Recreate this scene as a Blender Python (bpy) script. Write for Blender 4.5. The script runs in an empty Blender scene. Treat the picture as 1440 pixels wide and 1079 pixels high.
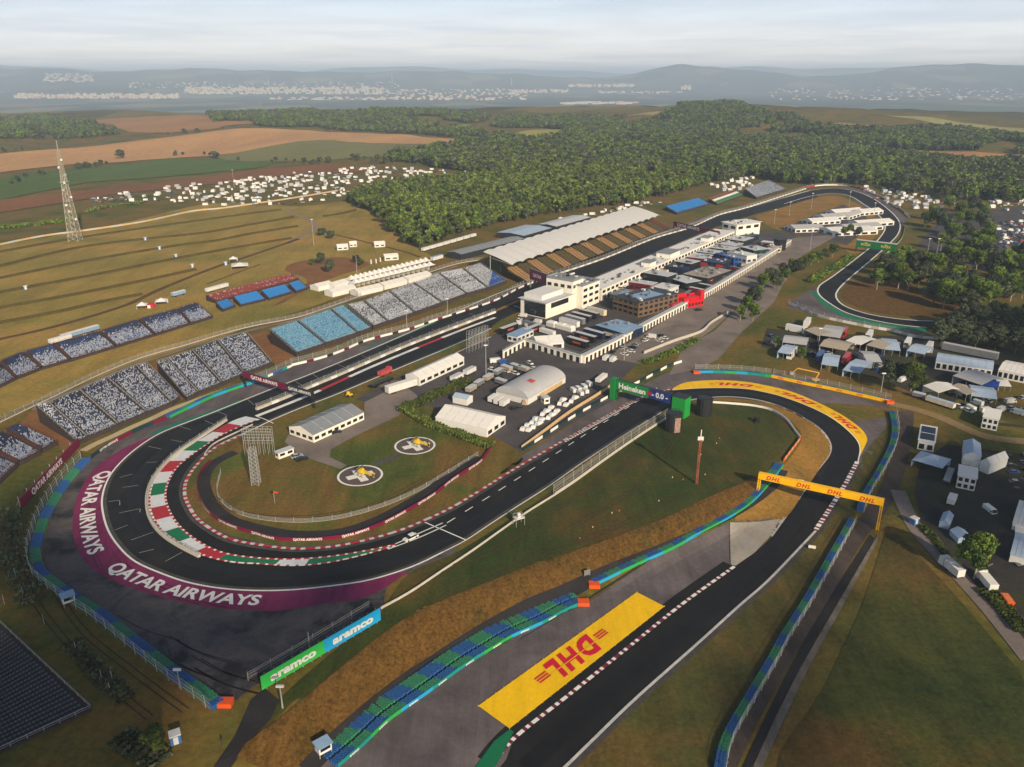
HAZE=0.00009
import time as _t; _t0=_t.time()
import bpy, bmesh, math, random
import numpy as np
from mathutils import Vector, Matrix
random.seed(7); RS = np.random.RandomState(11)
SC = bpy.context.scene; COL = SC.collection
FOC, CX, CY, CAMZ, PIT = 1131.0, 719.5, 539.5, 135.0, math.radians(21.0)
SP, CP = math.sin(PIT), math.cos(PIT)
# ------------------------------------------------------------------ terrain
def sst(a, b, x):
    t = np.clip((x - a) / (b - a), 0, 1); return t * t * (3 - 2 * t)
def plane_pt(px, py, z=0.0):
    v = (py - CY) / FOC; u = (px - CX) / FOC
    t = (CAMZ - z) / (SP + v * CP)
    return np.array([u * t, (CP - v * SP) * t])
BANK = [(1180,560),(1122,618),(1064,678),(1002,704),(930,738),(850,768),(760,798),(690,825),(620,853),(560,884),(500,930),(440,980),(390,1022),(330,1070),(250,1150)]
BANKW = np.array([plane_pt(*p) for p in BANK])
BD = 5.5
def bank_dist(x, y):
    """signed distance to the crest of the grass bank: positive on the low side"""
    best = np.full(np.shape(x), 1e9); sgn = np.ones(np.shape(x))
    for a, b in zip(BANKW[:-1], BANKW[1:]):
        d = b - a; L = d @ d
        t = np.clip(((x - a[0]) * d[0] + (y - a[1]) * d[1]) / L, 0, 1)
        ex, ey = x - a[0] - t * d[0], y - a[1] - t * d[1]
        q = ex * ex + ey * ey
        cr = d[0] * (y - a[1]) - d[1] * (x - a[0])
        m = q < best
        best = np.where(m, q, best); sgn = np.where(m, np.sign(cr), sgn)
    return np.sqrt(best) * sgn
def vnoise(x, y, s, seed=0):
    return (np.sin(x / s * 1.7 + seed) * np.cos(y / s * 1.3 + seed * 2.1) + .5 * np.sin(x / s * 3.9 + y / s * 2.7 + seed * 1.3)
            + .3 * np.sin(x / s * 7.3 - y / s * 6.1 + seed * 3)) / 1.8
def H(x, y):
    x = np.asarray(x, float); y = np.asarray(y, float)
    r = np.hypot(x, y)
    z = np.zeros(np.shape(x))
    near = (r < 420)
    if np.any(near):
        bd = bank_dist(x, y)
        drop = -BD * sst(-3, 14, bd) * (1 - sst(225, 330, y)) 
        rise = sst(70, 130, bd) * (1 - sst(120, 260, y)) * 2.0
        z = z + np.where(near, drop + rise, 0)
    z = z + 12 * sst(1500, 2500, r) + 30 * np.exp(-(((x - 640) / 520) ** 2 + ((y - 2560) / 520) ** 2)) \
        + 9 * np.exp(-(((x + 60) / 700) ** 2 + ((y - 2750) / 350) ** 2))
    z = z + sst(1000, 2000, r) * (13.0 * vnoise(x, y, 420, 1) + 6.0 * vnoise(x, y, 190, 4)) * (1 - sst(4000, 6000, r))
    edge = 3000 + 300 * np.sin(x / 700.0) - 500 * sst(700, 1800, x)
    z = z - 135 * sst(0, 2300, y - edge)
    az = np.arctan2(x, np.maximum(y, 1))
    prof = 320 + 26 * np.sin(az * 11 + .8) + 20 * np.sin(az * 23 + 2) + 14 * np.sin(az * 47) + 9 * np.sin(az * 90 + 1) + 6 * np.sin(az * 170) \
        + 120 * np.exp(-((az - .186) / .028) ** 2) + 70 * np.exp(-((az - .235) / .035) ** 2) + 120 * np.exp(-((az - .47) / .08) ** 2) + 45 * np.exp(-((az + .155) / .05) ** 2) + 40 * np.exp(-((az + .33) / .06) ** 2) - 130 * np.exp(-((az - .06) / .09) ** 2) - 60 * np.exp(-((az - .33) / .05) ** 2)
    z = z + sst(12500, 17000, r) * prof * (1 - .75 * sst(17500, 20000, r))
    z = z + sst(20500, 26000, r) * (330 + 60 * np.sin(az * 14 + 3) + 35 * np.sin(az * 31) + 18 * np.sin(az * 67 + 2))
    z = z + sst(11000, 12500, r) * (1 - sst(13500, 15500, r)) * 110 * np.exp(-((az + .45) / .10) ** 2)
    return z
def rayd(px, py):
    u = (px - CX) / FOC; v = (py - CY) / FOC
    return np.array([u, CP - v * SP, -SP - v * CP])
_T = np.geomspace(120, 30000, 1400)
def G(px, py, dz=0.0):
    """point of the ground (raised by dz) seen at photo pixel px, py"""
    d = rayd(px, py)
    if d[2] < -1e-6:
        t = (CAMZ - dz) / -d[2]
        for _ in range(12):
            p = d * t
            if not (90 < t < 3200): break
            zz = float(H(p[0], p[1])) + dz
            t2 = (CAMZ - zz) / -d[2]
            if abs(t2 - t) < .02:
                return Vector((d[0] * t2, d[1] * t2, CAMZ + d[2] * t2))
            t = t * .3 + t2 * .7
    z = CAMZ + d[2] * _T - H(d[0] * _T, d[1] * _T) - dz
    k = np.argmax(z < 0)
    if k == 0: k = len(_T) - 1
    a, b = _T[k - 1], _T[k]
    for _ in range(25):
        m = .5 * (a + b)
        if CAMZ + d[2] * m - float(H(d[0] * m, d[1] * m)) - dz < 0: b = m
        else: a = m
    return Vector((d[0] * a, d[1] * a, CAMZ + d[2] * a))
def hz(x, y): return float(H(x, y))
# ------------------------------------------------------------------ materials
MATS = {}
def rgb(s):
    s = s.lstrip('#'); c = [int(s[i:i + 2], 16) / 255 for i in (0, 2, 4)]
    return tuple(v / 12.92 if v <= .04045 else ((v + .055) / 1.055) ** 2.4 for v in c)
def new_mat(name):
    m = bpy.data.materials.new(name); m.use_nodes = True; MATS[name] = m
    nt = m.node_tree; return m, nt, nt.nodes['Principled BSDF']
def ramp(nt, stops):
    r = nt.nodes.new('ShaderNodeValToRGB'); e = r.color_ramp.elements
    while len(e) < len(stops): e.new(.5)
    for k, (p, c) in zip(e, stops): k.position = p; k.color = (*c[:3], 1)
    return r
def noise(nt, scale, detail=4, rough=.6, dist=0, stretch=None, rot=0):
    g = nt.nodes.new('ShaderNodeNewGeometry'); n = nt.nodes.new('ShaderNodeTexNoise')
    src = g.outputs['Position']
    if stretch:
        mp = nt.nodes.new('ShaderNodeMapping'); mp.inputs['Scale'].default_value = stretch; mp.inputs['Rotation'].default_value = (0, 0, rot)
        nt.links.new(src, mp.inputs[0]); src = mp.outputs[0]
    nt.links.new(src, n.inputs['Vector'])
    n.inputs['Scale'].default_value = scale; n.inputs['Detail'].default_value = detail; n.inputs['Roughness'].default_value = rough; n.inputs['Distortion'].default_value = dist
    return n
def mix(nt, fac, a, b):
    m = nt.nodes.new('ShaderNodeMix'); m.data_type = 'RGBA'
    for s, v in (('Factor', fac), ('A', a), ('B', b)):
        i = [q for q in m.inputs if q.name == s and q.type == ('VALUE' if s == 'Factor' else 'RGBA')][0]
        if hasattr(v, 'links'): nt.links.new(v, i)
        elif s == 'Factor': i.default_value = v
        else: i.default_value = (*v[:3], 1)
    return [o for o in m.outputs if o.type == 'RGBA'][0]
def flat(name, c, rough=.7, var=.25, scale=.6, metal=0, spec=.3):
    """painted or plain surface with slight uneven wear"""
    if name in MATS: return MATS[name]
    m, nt, b = new_mat(name)
    n = noise(nt, scale, 5, .65)
    r = ramp(nt, [(.3, tuple(v * (1 - var) for v in c)), (.7, tuple(min(1, v * (1 + var * .6)) for v in c))])
    nt.links.new(n.outputs['Fac'], r.inputs[0]); nt.links.new(r.outputs[0], b.inputs['Base Color'])
    b.inputs['Roughness'].default_value = rough; b.inputs['Metallic'].default_value = metal; b.inputs['Specular IOR Level'].default_value = spec
    return m
def patchy(name, stops, big=.02, fine=.5, finea=.35, rough=.95, detail=6, bump=0, stretch=None, rot=0, streak=None):
    """ground cover: large patches from a ramp, broken up by a fine grain"""
    if name in MATS: return MATS[name]
    m, nt, b = new_mat(name)
    n = noise(nt, big, detail, .62, .4, stretch, rot); r = ramp(nt, stops); nt.links.new(n.outputs['Fac'], r.inputs[0])
    f = noise(nt, fine, 5, .75)
    k = ramp(nt, [(.3, (1 - finea,) * 3), (.7, (1 + finea,) * 3)]); nt.links.new(f.outputs['Fac'], k.inputs[0])
    mm = nt.nodes.new('ShaderNodeVectorMath'); mm.operation = 'MULTIPLY'
    nt.links.new(r.outputs[0], mm.inputs[0]); nt.links.new(k.outputs[0], mm.inputs[1])
    if streak:          # worn lines in one direction: mowing, tyres, drainage
        sn = noise(nt, streak[0], 4, .7, .3, (1, streak[1], 1), streak[2]); sr = ramp(nt, [(.34, (1 - streak[3],) * 3), (.62, (1 + streak[3] * .7,) * 3)]); nt.links.new(sn.outputs['Fac'], sr.inputs[0])
        m2 = nt.nodes.new('ShaderNodeVectorMath'); m2.operation = 'MULTIPLY'; nt.links.new(mm.outputs[0], m2.inputs[0]); nt.links.new(sr.outputs[0], m2.inputs[1]); mm = m2
    nt.links.new(mm.outputs[0], b.inputs['Base Color']); b.inputs['Roughness'].default_value = rough; b.inputs['Specular IOR Level'].default_value = .15
    if bump:
        bp = nt.nodes.new('ShaderNodeBump'); bp.inputs['Strength'].default_value = .6; bp.inputs['Distance'].default_value = bump
        nt.links.new(f.outputs['Fac'], bp.inputs['Height']); nt.links.new(bp.outputs[0], b.inputs['Normal'])
    return m
# ------------------------------------------------------------------ mesh building
class MB:
    def __init__(s): s.v = []; s.f = []; s.m = []
    def add(s, vs, fs, mi=0):
        o = len(s.v); s.v += [tuple(q) for q in vs]; s.f += [tuple(i + o for i in f) for f in fs]; s.m += [mi] * len(fs); return s
    def hexa(s, p, mi=0):      # 8 corners: bottom 0-3, top 4-7
        return s.add(p, [(3, 2, 1, 0), (4, 5, 6, 7), (0, 1, 5, 4), (1, 2, 6, 5), (2, 3, 7, 6), (3, 0, 4, 7)], mi)
    def box(s, x0, x1, y0, y1, z0, z1, mi=0):
        return s.hexa([(x0, y0, z0), (x1, y0, z0), (x1, y1, z0), (x0, y1, z0), (x0, y0, z1), (x1, y0, z1), (x1, y1, z1), (x0, y1, z1)], mi)
    def bar(s, a, b, w, mi=0, h=None):
        a = Vector(a); b = Vector(b); d = (b - a)
        if d.length < 1e-6: return s
        d.normalize(); up = Vector((0, 0, 1)) if abs(d.z) < .9 else Vector((1, 0, 0))
        q = d.cross(up).normalized() * w * .5; r = d.cross(q).normalized() * (h or w) * .5
        return s.hexa([a - q - r, a + q - r, a + q + r, a - q + r, b - q - r, b + q - r, b + q + r, b - q + r], mi)
    def cyl(s, c, r, z0, z1, n=10, mi=0, r2=None, cap=True):
        r2 = r if r2 is None else r2; vs = []
        for z, q in ((z0, r), (z1, r2)):
            vs += [(c[0] + q * math.cos(2 * math.pi * k / n), c[1] + q * math.sin(2 * math.pi * k / n), z) for k in range(n)]
        fs = [(k, (k + 1) % n, n + (k + 1) % n, n + k) for k in range(n)]
        if cap: fs += [tuple(range(n, 2 * n)), tuple(range(n - 1, -1, -1))]
        return s.add(vs, fs, mi)
    def xcyl(s, c, r, w, n=10, mi=0):       # wheel: axis along local y
        vs = []
        for y in (c[1] - w / 2, c[1] + w / 2):
            vs += [(c[0] + r * math.cos(2 * math.pi * k / n), y, c[2] + r * math.sin(2 * math.pi * k / n)) for k in range(n)]
        return s.add(vs, [(k, (k + 1) % n, n + (k + 1) % n, n + k) for k in range(n)] + [tuple(range(n, 2 * n)), tuple(range(n - 1, -1, -1))], mi)
    def gable(s, x0, x1, y0, y1, z0, ze, zr, mi=0, ov=.0, mr=None, thick=.12):
        """gabled roof, ridge along x"""
        ym = (y0 + y1) / 2; mr = mi if mr is None else mr
        if z0 is not None:
            s.box(x0, x1, y0, y1, z0, ze, mi)
            s.add([(x0, y0, ze), (x0, y1, ze), (x0, ym, zr)], [(0, 2, 1)], mi); s.add([(x1, y0, ze), (x1, y1, ze), (x1, ym, zr)], [(0, 1, 2)], mi)
        sl = (zr - ze) / (ym - y0)
        for yo, sg in ((y0, 1), (y1, -1)):
            ya = yo - sg * ov; za = ze - ov * sl
            s.hexa([(x0 - ov, ya, za), (x1 + ov, ya, za), (x1 + ov, ym, zr), (x0 - ov, ym, zr), (x0 - ov, ya, za + thick), (x1 + ov, ya, za + thick), (x1 + ov, ym, zr + thick), (x0 - ov, ym, zr + thick)], mr)
        return s
    def prism(s, poly, z0, z1, mi=0):
        n = len(poly)
        return s.add([(x, y, z0) for x, y in poly] + [(x, y, z1) for x, y in poly], [tuple(range(n - 1, -1, -1)), tuple(range(n, 2 * n))] + [(k, (k + 1) % n, n + (k + 1) % n, n + k) for k in range(n)], mi)
    def build(s, name, mats, parent=None, loc=None, smooth=False):
        me = bpy.data.meshes.new(name)
        if loc is not None: lx, ly, lz = loc; vv = [(a - lx, b - ly, c - lz) for a, b, c in s.v]
        else: vv = s.v
        me.from_pydata(vv, [], s.f)
        if not isinstance(mats, (list, tuple)): mats = [mats]
        for m in mats: me.materials.append(m)
        if len(mats) > 1: me.polygons.foreach_set('material_index', s.m)
        if smooth: me.polygons.foreach_set('use_smooth', [True] * len(me.polygons))
        me.update()
        o = bpy.data.objects.new(name, me); COL.objects.link(o)
        if loc is not None: o.location = loc
        if parent: o.parent = parent
        return o
def tag(o, label=None, cat=None, group=None, kind=None):
    for k, v in (('label', label), ('category', cat), ('group', group), ('kind', kind)):
        if v: o[k] = v
    return o
def thing(name, label, cat, loc, rz=0, group=None):
    o = bpy.data.objects.new(name, None); COL.objects.link(o); o.empty_display_size = .5
    o.location = loc; o.rotation_euler = (0, 0, rz); return tag(o, label, cat, group)
def dup(root, loc, rz=None, label=None, group=None, scale=None):
    r = root.copy(); COL.objects.link(r); r.location = loc
    if rz is not None: r.rotation_euler = (0, 0, rz)
    if scale: r.scale = (scale,) * 3 if not isinstance(scale, tuple) else scale
    if label: r['label'] = label
    if group: r['group'] = group
    for ch in list(root.children):
        c = ch.copy(); COL.objects.link(c); c.parent = r
        for g in list(ch.children):
            d = g.copy(); COL.objects.link(d); d.parent = c
    return r
# ------------------------------------------------------------------ lines and sheets on the ground
def catmull(P, step):
    P = [Vector(p) for p in P]
    if len(P) < 3: Q = P
    else:
        Q = []
        for i in range(len(P) - 1):
            p0 = P[max(i - 1, 0)]; p1 = P[i]; p2 = P[i + 1]; p3 = P[min(i + 2, len(P) - 1)]
            n = max(1, int((p2 - p1).length / step))
            for k in range(n):
                t = k / n
                Q.append(.5 * ((2 * p1) + (p2 - p0) * t + (2 * p0 - 5 * p1 + 4 * p2 - p3) * t * t + (3 * p1 - p0 - 3 * p2 + p3) * t ** 3))
        Q.append(P[-1])
    return Q
def line(pts, step=3.0, dz=0.0, smooth=True):
    """photo pixels -> evenly spaced ground points along a smooth curve"""
    P = [G(x, y, dz) for x, y in pts]
    Q = catmull(P, step) if smooth else P
    L = [0]
    for a, b in zip(Q[:-1], Q[1:]): L.append(L[-1] + (b - a).length)
    n = max(2, int(L[-1] / step) + 1); out = []
    j = 0
    for k in range(n):
        s = L[-1] * k / (n - 1)
        while j < len(L) - 2 and L[j + 1] < s: j += 1
        t = (s - L[j]) / max(L[j + 1] - L[j], 1e-9); p = Q[j].lerp(Q[j + 1], min(max(t, 0), 1))
        p.z = hz(p.x, p.y) + dz; out.append(p)
    return out
def side(P, i):
    d = P[min(i + 1, len(P) - 1)] - P[max(i - 1, 0)]; d.z = 0; d.normalize()
    return Vector((d.y, -d.x, 0))       # right-hand side of travel
def offs(P, w): return [p + side(P, i) * w for i, p in enumerate(P)]
def sheet(name, pts, mat, dz=.02, smooth=True, step=5, kind='structure', sub=None, label=None, cat=None, world=False):
    if world: Q = pts
    else: Q = line(list(pts) + [pts[0]], step, 0, smooth)[:-1] if smooth else [G(x, y) for x, y in pts]
    bm = bmesh.new(); vs = [bm.verts.new((p.x, p.y, 0)) for p in Q]
    es = [bm.edges.new((vs[i], vs[(i + 1) % len(vs)])) for i in range(len(vs))]
    bmesh.ops.triangle_fill(bm, edges=es, use_beauty=True)
    if sub:
        for _ in range(7):
            e = [q for q in bm.edges if q.calc_length() > sub]
            if not e: break
            bmesh.ops.subdivide_edges(bm, edges=e, cuts=1); bmesh.ops.triangulate(bm, faces=bm.faces[:])
    X = np.array([v.co[:] for v in bm.verts]); Z = H(X[:, 0], X[:, 1])
    for v, z in zip(bm.verts, Z): v.co.z = z + dz
    bmesh.ops.recalc_face_normals(bm, faces=bm.faces[:])
    if sum(f.normal.z for f in bm.faces) < 0: bmesh.ops.reverse_faces(bm, faces=bm.faces[:])
    me = bpy.data.meshes.new(name); bm.to_mesh(me); bm.free(); me.materials.append(mat)
    o = bpy.data.objects.new(name, me); COL.objects.link(o); return tag(o, label, cat, kind=kind)
def strip_mb(P, wl, wr, dz, mb=None, mi=0, alt=None, drop=True):
    """flat ribbon along P from -wl (left) to +wr (right); alt=(length, [material indices]) stripes it"""
    mb = mb or MB(); acc = 0; k = 0
    for i in range(len(P) - 1):
        a, b = P[i], P[i + 1]; na, nb = side(P, i), side(P, i + 1)
        q = [a - na * wl, b - nb * wl, b + nb * wr, a + na * wr]
        q = [Vector((p.x, p.y, (hz(p.x, p.y) if drop else p.z) + dz)) for p in q]
        m = mi
        if alt: m = alt[1][int(acc / alt[0]) % len(alt[1])]
        mb.add(q, [(3, 2, 1, 0)], m); acc += (b - a).length
    return mb
def between(A, B, dz, mb=None, mi=0, n=None):
    """sheet between two lines resampled to the same count"""
    mb = mb or MB(); n = n or max(len(A), len(B))
    def rs(P): return [P[int(k * (len(P) - 1) / (n - 1))].lerp(P[min(int(k * (len(P) - 1) / (n - 1)) + 1, len(P) - 1)], (k * (len(P) - 1) / (n - 1)) % 1) for k in range(n)]
    a, b = rs(A), rs(B); c = 4
    for i in range(n - 1):
        for j in range(c):
            q = [a[i].lerp(b[i], j / c), a[i + 1].lerp(b[i + 1], j / c), a[i + 1].lerp(b[i + 1], (j + 1) / c), a[i].lerp(b[i], (j + 1) / c)]
            q = [(p.x, p.y, hz(p.x, p.y) + dz) for p in q]; mb.add(q, [(0, 1, 2, 3)], mi)
    return mb
def fixup(o):
    bm = bmesh.new(); bm.from_mesh(o.data); bmesh.ops.recalc_face_normals(bm, faces=bm.faces[:])
    if sum(f.normal.z for f in bm.faces) < 0: bmesh.ops.reverse_faces(bm, faces=bm.faces[:])
    bm.to_mesh(o.data); bm.free(); return o
_TX = {}
def text_geo(s, bold=.0, spacing=1.0, sub=False):
    """verts (N,2) with width, faces - lettering from the built-in font, cap height 1, x from 0"""
    key = (s, bold, spacing)
    if key in _TX: return _TX[key]
    cu = bpy.data.curves.new('t', 'FONT'); cu.body = s; cu.shear = .3 if s == 'DHL' else 0; cu.offset = bold; cu.space_character = 1.22 if s == 'DHL' else spacing; cu.resolution_u = 3
    ob = bpy.data.objects.new('t', cu); COL.objects.link(ob)
    dg = bpy.context.evaluated_depsgraph_get(); me = bpy.data.meshes.new_from_object(ob.evaluated_get(dg))
    v = np.array([q.co[:2] for q in me.vertices]); f = [tuple(p.vertices) for p in me.polygons]
    bpy.data.objects.remove(ob); bpy.data.curves.remove(cu); bpy.data.meshes.remove(me)
    v[:, 0] -= v[:, 0].min(); k = .69; lo = 0
    v[:, 1] = (v[:, 1] - lo) / k; v[:, 0] /= k
    _TX[key] = (v, f, v[:, 0].max()); return _TX[key]
def text_on(mb, s, org, ex, ey, h, mi=0, bold=.02, width=None, nrm=None, off=.03, center=True, spacing=1.0):
    """flat lettering: org = centre of the baseline span, ex reading direction, ey up"""
    v, f, w = text_geo(s, bold, spacing); ex = Vector(ex).normalized(); ey = Vector(ey).normalized(); n = ex.cross(ey)
    kx = h if width is None else width / w
    o = Vector(org) + n * off
    mb.add([o + ex * ((x - (w / 2 if center else 0)) * kx) + ey * (y * h) for x, y in v], f, mi); return mb
def text_along(mb, s, P, s0, s1, h, inner=1, base=0.0, dz=.05, mi=0, bold=.02, flip=False):
    """lettering laid on the ground along curve P between arc lengths s0, s1; glyph tops point to the left (inner=-1) or right (inner=1) of P"""
    L = [0]
    for a, b in zip(P[:-1], P[1:]): L.append(L[-1] + (b - a).length)
    v, f, w = text_geo(s, bold); vs = []
    for x, y in v:
        q = s0 + (s1 - s0) * x / w if not flip else s1 - (s1 - s0) * x / w
        j = max(0, min(len(L) - 2, int(np.searchsorted(L, q)) - 1)); t = (q - L[j]) / (L[j + 1] - L[j])
        p = P[j].lerp(P[j + 1], t); nn = side(P, j).lerp(side(P, j + 1), t)
        p = p + nn * inner * (base + y * h); vs.append((p.x, p.y, hz(p.x, p.y) + dz))
    mb.add(vs, f, mi); return mb
def plen(P): return sum((b - a).length for a, b in zip(P[:-1], P[1:]))
# ------------------------------------------------------------------ camera, light, air
cam = bpy.data.cameras.new('camera'); co = bpy.data.objects.new('camera', cam); COL.objects.link(co)
co.location = (0, 0, CAMZ); co.rotation_euler = (math.pi / 2 - PIT, 0, 0)
cam.sensor_width = 36; cam.lens = 36 * FOC / 1440; cam.clip_end = 200000; cam.clip_start = 1
SC.camera = co
SUN_EL = math.radians(26); SX, SY = -16.5, 34.7       # light travels this way on the ground
sl = bpy.data.lights.new('sun', 'SUN'); sl.energy = 5.0; sl.angle = math.radians(.53); sl.color = (1.0, .82, .58)
so = bpy.data.objects.new('sun', sl); COL.objects.link(so)
dv = Vector((SX, SY, 0)).normalized() * math.cos(SUN_EL) + Vector((0, 0, -math.sin(SUN_EL)))
so.rotation_euler = dv.to_track_quat('-Z', 'Y').to_euler(); so.location = (200, -300, 300)
W = bpy.data.worlds.new('World'); SC.world = W; W.use_nodes = True
nt = W.node_tree; bg = nt.nodes['Background']
sky = nt.nodes.new('ShaderNodeTexSky'); sky.sky_type = 'NISHITA'; sky.sun_disc = False; sky.sun_elevation = SUN_EL
sky.sun_rotation = math.atan2(-SX, -SY); sky.altitude = 300; sky.air_density = 1.0; sky.dust_density = 2.2; sky.ozone_density = 1.0
# thin layered cloud: noise on a horizontal layer, seen by direction
tc = nt.nodes.new('ShaderNodeTexCoord'); sx = nt.nodes.new('ShaderNodeSeparateXYZ'); nt.links.new(tc.outputs['Generated'], sx.inputs[0])
def math_n(op, a, b=None, clamp=False):
    m = nt.nodes.new('ShaderNodeMath'); m.operation = op; m.use_clamp = clamp
    for i, q in enumerate((a, b)):
        if q is None: continue
        if hasattr(q, 'links'): nt.links.new(q, m.inputs[i])
        else: m.inputs[i].default_value = q
    return m.outputs[0]
zc = math_n('MAXIMUM', math_n('ADD', sx.outputs[2], .035), .02)
cb = nt.nodes.new('ShaderNodeCombineXYZ')
nt.links.new(math_n('DIVIDE', sx.outputs[0], zc), cb.inputs[0]); nt.links.new(math_n('DIVIDE', sx.outputs[1], zc), cb.inputs[1])
n1 = nt.nodes.new('ShaderNodeTexNoise'); nt.links.new(cb.outputs[0], n1.inputs['Vector']); n1.inputs['Scale'].default_value = .42; n1.inputs['Detail'].default_value = 7; n1.inputs['Roughness'].default_value = .55; n1.inputs['Distortion'].default_value = .5
n2 = nt.nodes.new('ShaderNodeTexNoise'); nt.links.new(cb.outputs[0], n2.inputs['Vector']); n2.inputs['Scale'].default_value = .31; n2.inputs['Detail'].default_value = 6; n2.inputs['Roughness'].default_value = .5
r1 = ramp(nt, [(.40, (0, 0, 0)), (.62, (1, 1, 1))]); nt.links.new(n1.outputs['Fac'], r1.inputs[0])
r2 = ramp(nt, [(.50, (0, 0, 0)), (.62, (1, 1, 1))]); nt.links.new(n2.outputs['Fac'], r2.inputs[0])
mrz = nt.nodes.new('ShaderNodeMapRange'); nt.links.new(sx.outputs[2], mrz.inputs[0])
for k_, v_ in (('From Min', .06), ('From Max', .55), ('To Min', 1.0), ('To Max', .0)): mrz.inputs[k_].default_value = v_
mrc = nt.nodes.new('ShaderNodeMapRange'); nt.links.new(sx.outputs[2], mrc.inputs[0]); mrc.inputs['From Min'].default_value = .0; mrc.inputs['From Max'].default_value = .085
vcol = mix(nt, mrc.outputs[0], (17.5, 16.0, 14.2), (10.2, 12.0, 14.0))
veil = mix(nt, math_n('MULTIPLY', math_n('ADD', math_n('MULTIPLY', r1.outputs[0], .12), .78), mrz.outputs[0]), sky.outputs[0], vcol)
grey = mix(nt, math_n('MULTIPLY', math_n('MULTIPLY', r2.outputs[0], .30), mrz.outputs[0]), veil, (7.0, 8.2, 10.0))
nt.links.new(grey, bg.inputs[0]); bg.inputs[1].default_value = .07
vs = SC.view_settings; vs.view_transform = 'Standard'; vs.look = 'None'; vs.exposure = .2; vs.gamma = 1
# ------------------------------------------------------------------ terrain sheet
def polar():
    az = np.concatenate([np.linspace(-180, -42, 60, endpoint=False), np.linspace(-42, 42, 620), np.linspace(42, 180, 61)[1:]]) * math.pi / 180
    r = np.concatenate([[0, 25, 50, 75, 100], np.geomspace(115, 450, 300), np.geomspace(455, 40000, 330)])
    A, R = np.meshgrid(az, r); X = R * np.sin(A); Y = R * np.cos(A); Z = H(X, Y)
    na, nr = len(az), len(r)
    co_ = np.stack([X, Y, Z], -1).reshape(-1, 3)
    i = np.arange(nr - 1)[:, None] * na + np.arange(na - 1)[None]
    F = np.stack([i, i + 1, i + na + 1, i + na], -1).reshape(-1, 4)[:, ::-1]
    me = bpy.data.meshes.new('ground'); me.vertices.add(len(co_)); me.vertices.foreach_set('co', co_.ravel())
    me.loops.add(F.size); me.loops.foreach_set('vertex_index', F.ravel())
    me.polygons.add(len(F)); me.polygons.foreach_set('loop_start', np.arange(len(F)) * 4); me.polygons.foreach_set('loop_total', np.full(len(F), 4))
    me.polygons.foreach_set('use_smooth', np.ones(len(F), bool)); me.update(); me.validate()
    return me
GR = rgb('4a4a20'); BRN = rgb('6a4f2a'); OCH = rgb('7d6132'); DGR = rgb('37411c')
def ground_mat():
    m, nt, b = new_mat('ground')
    n = noise(nt, .022, 7, .66, .5); r = ramp(nt, [(.30, rgb('3d4a1d')), (.44, rgb('585628')), (.54, rgb('6b5a2b')), (.66, rgb('755a2e')), (.8, rgb('5f4a26'))]); nt.links.new(n.outputs['Fac'], r.inputs[0])
    # far plain: fields and woods in small patches
    nf = nt.nodes.new('ShaderNodeTexVoronoi'); g = nt.nodes.new('ShaderNodeNewGeometry'); mp = nt.nodes.new('ShaderNodeMapping'); mp.inputs['Scale'].default_value = (.0022, .0011, .001)
    nt.links.new(g.outputs['Position'], mp.inputs[0]); nt.links.new(mp.outputs[0], nf.inputs['Vector']); nf.inputs['Scale'].default_value = 1
    sc = nt.nodes.new('ShaderNodeSeparateColor'); nt.links.new(nf.outputs['Color'], sc.inputs[0])
    rf = ramp(nt, [(0, rgb('26331c')), (.42, rgb('2f3a20')), (.5, rgb('48512a')), (.66, rgb('6f6a40')), (.8, rgb('39431f')), (1, rgb('8a7a52'))]); rf.color_ramp.interpolation = 'CONSTANT'
    nt.links.new(sc.outputs[0], rf.inputs[0])
    sp = nt.nodes.new('ShaderNodeSeparateXYZ'); nt.links.new(g.outputs['Position'], sp.inputs[0])
    mr = nt.nodes.new('ShaderNodeMapRange'); mr.inputs['From Min'].default_value = 2300; mr.inputs['From Max'].default_value = 3300; nt.links.new(sp.outputs[1], mr.inputs[0])
    c = mix(nt, mr.outputs[0], r.outputs[0], rf.outputs[0])
    f = noise(nt, .45, 6, .75); k = ramp(nt, [(.28, (.62,) * 3), (.72, (1.35,) * 3)]); nt.links.new(f.outputs['Fac'], k.inputs[0])
    mm = nt.nodes.new('ShaderNodeVectorMath'); mm.operation = 'MULTIPLY'; nt.links.new(c, mm.inputs[0]); nt.links.new(k.outputs[0], mm.inputs[1])
    nt.links.new(mm.outputs[0], b.inputs['Base Color']); b.inputs['Roughness'].default_value = 1; b.inputs['Specular IOR Level'].default_value = .1
    bp = nt.nodes.new('ShaderNodeBump'); bp.inputs['Strength'].default_value = .5; bp.inputs['Distance'].default_value = .5; nt.links.new(f.outputs['Fac'], bp.inputs['Height']); nt.links.new(bp.outputs[0], b.inputs['Normal'])
    return m
gme = polar(); gme.materials.append(ground_mat())
go = bpy.data.objects.new('ground', gme); COL.objects.link(go); go['kind'] = 'structure'
# haze
hb = MB().box(-42000, 42000, -2500, 42000, -145, 345)
hm = bpy.data.materials.new('haze'); hm.use_nodes = True; hn = hm.node_tree; hn.nodes.clear()
ho = hn.nodes.new('ShaderNodeOutputMaterial'); pv = hn.nodes.new('ShaderNodeVolumePrincipled'); hn.links.new(pv.outputs[0], ho.inputs['Volume'])
pv.inputs['Color'].default_value = (.60, .77, 1.0, 1); pv.inputs['Density'].default_value = HAZE; pv.inputs['Anisotropy'].default_value = -.08
hob = hb.build('haze', hm); hob['kind'] = 'stuff'
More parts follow.
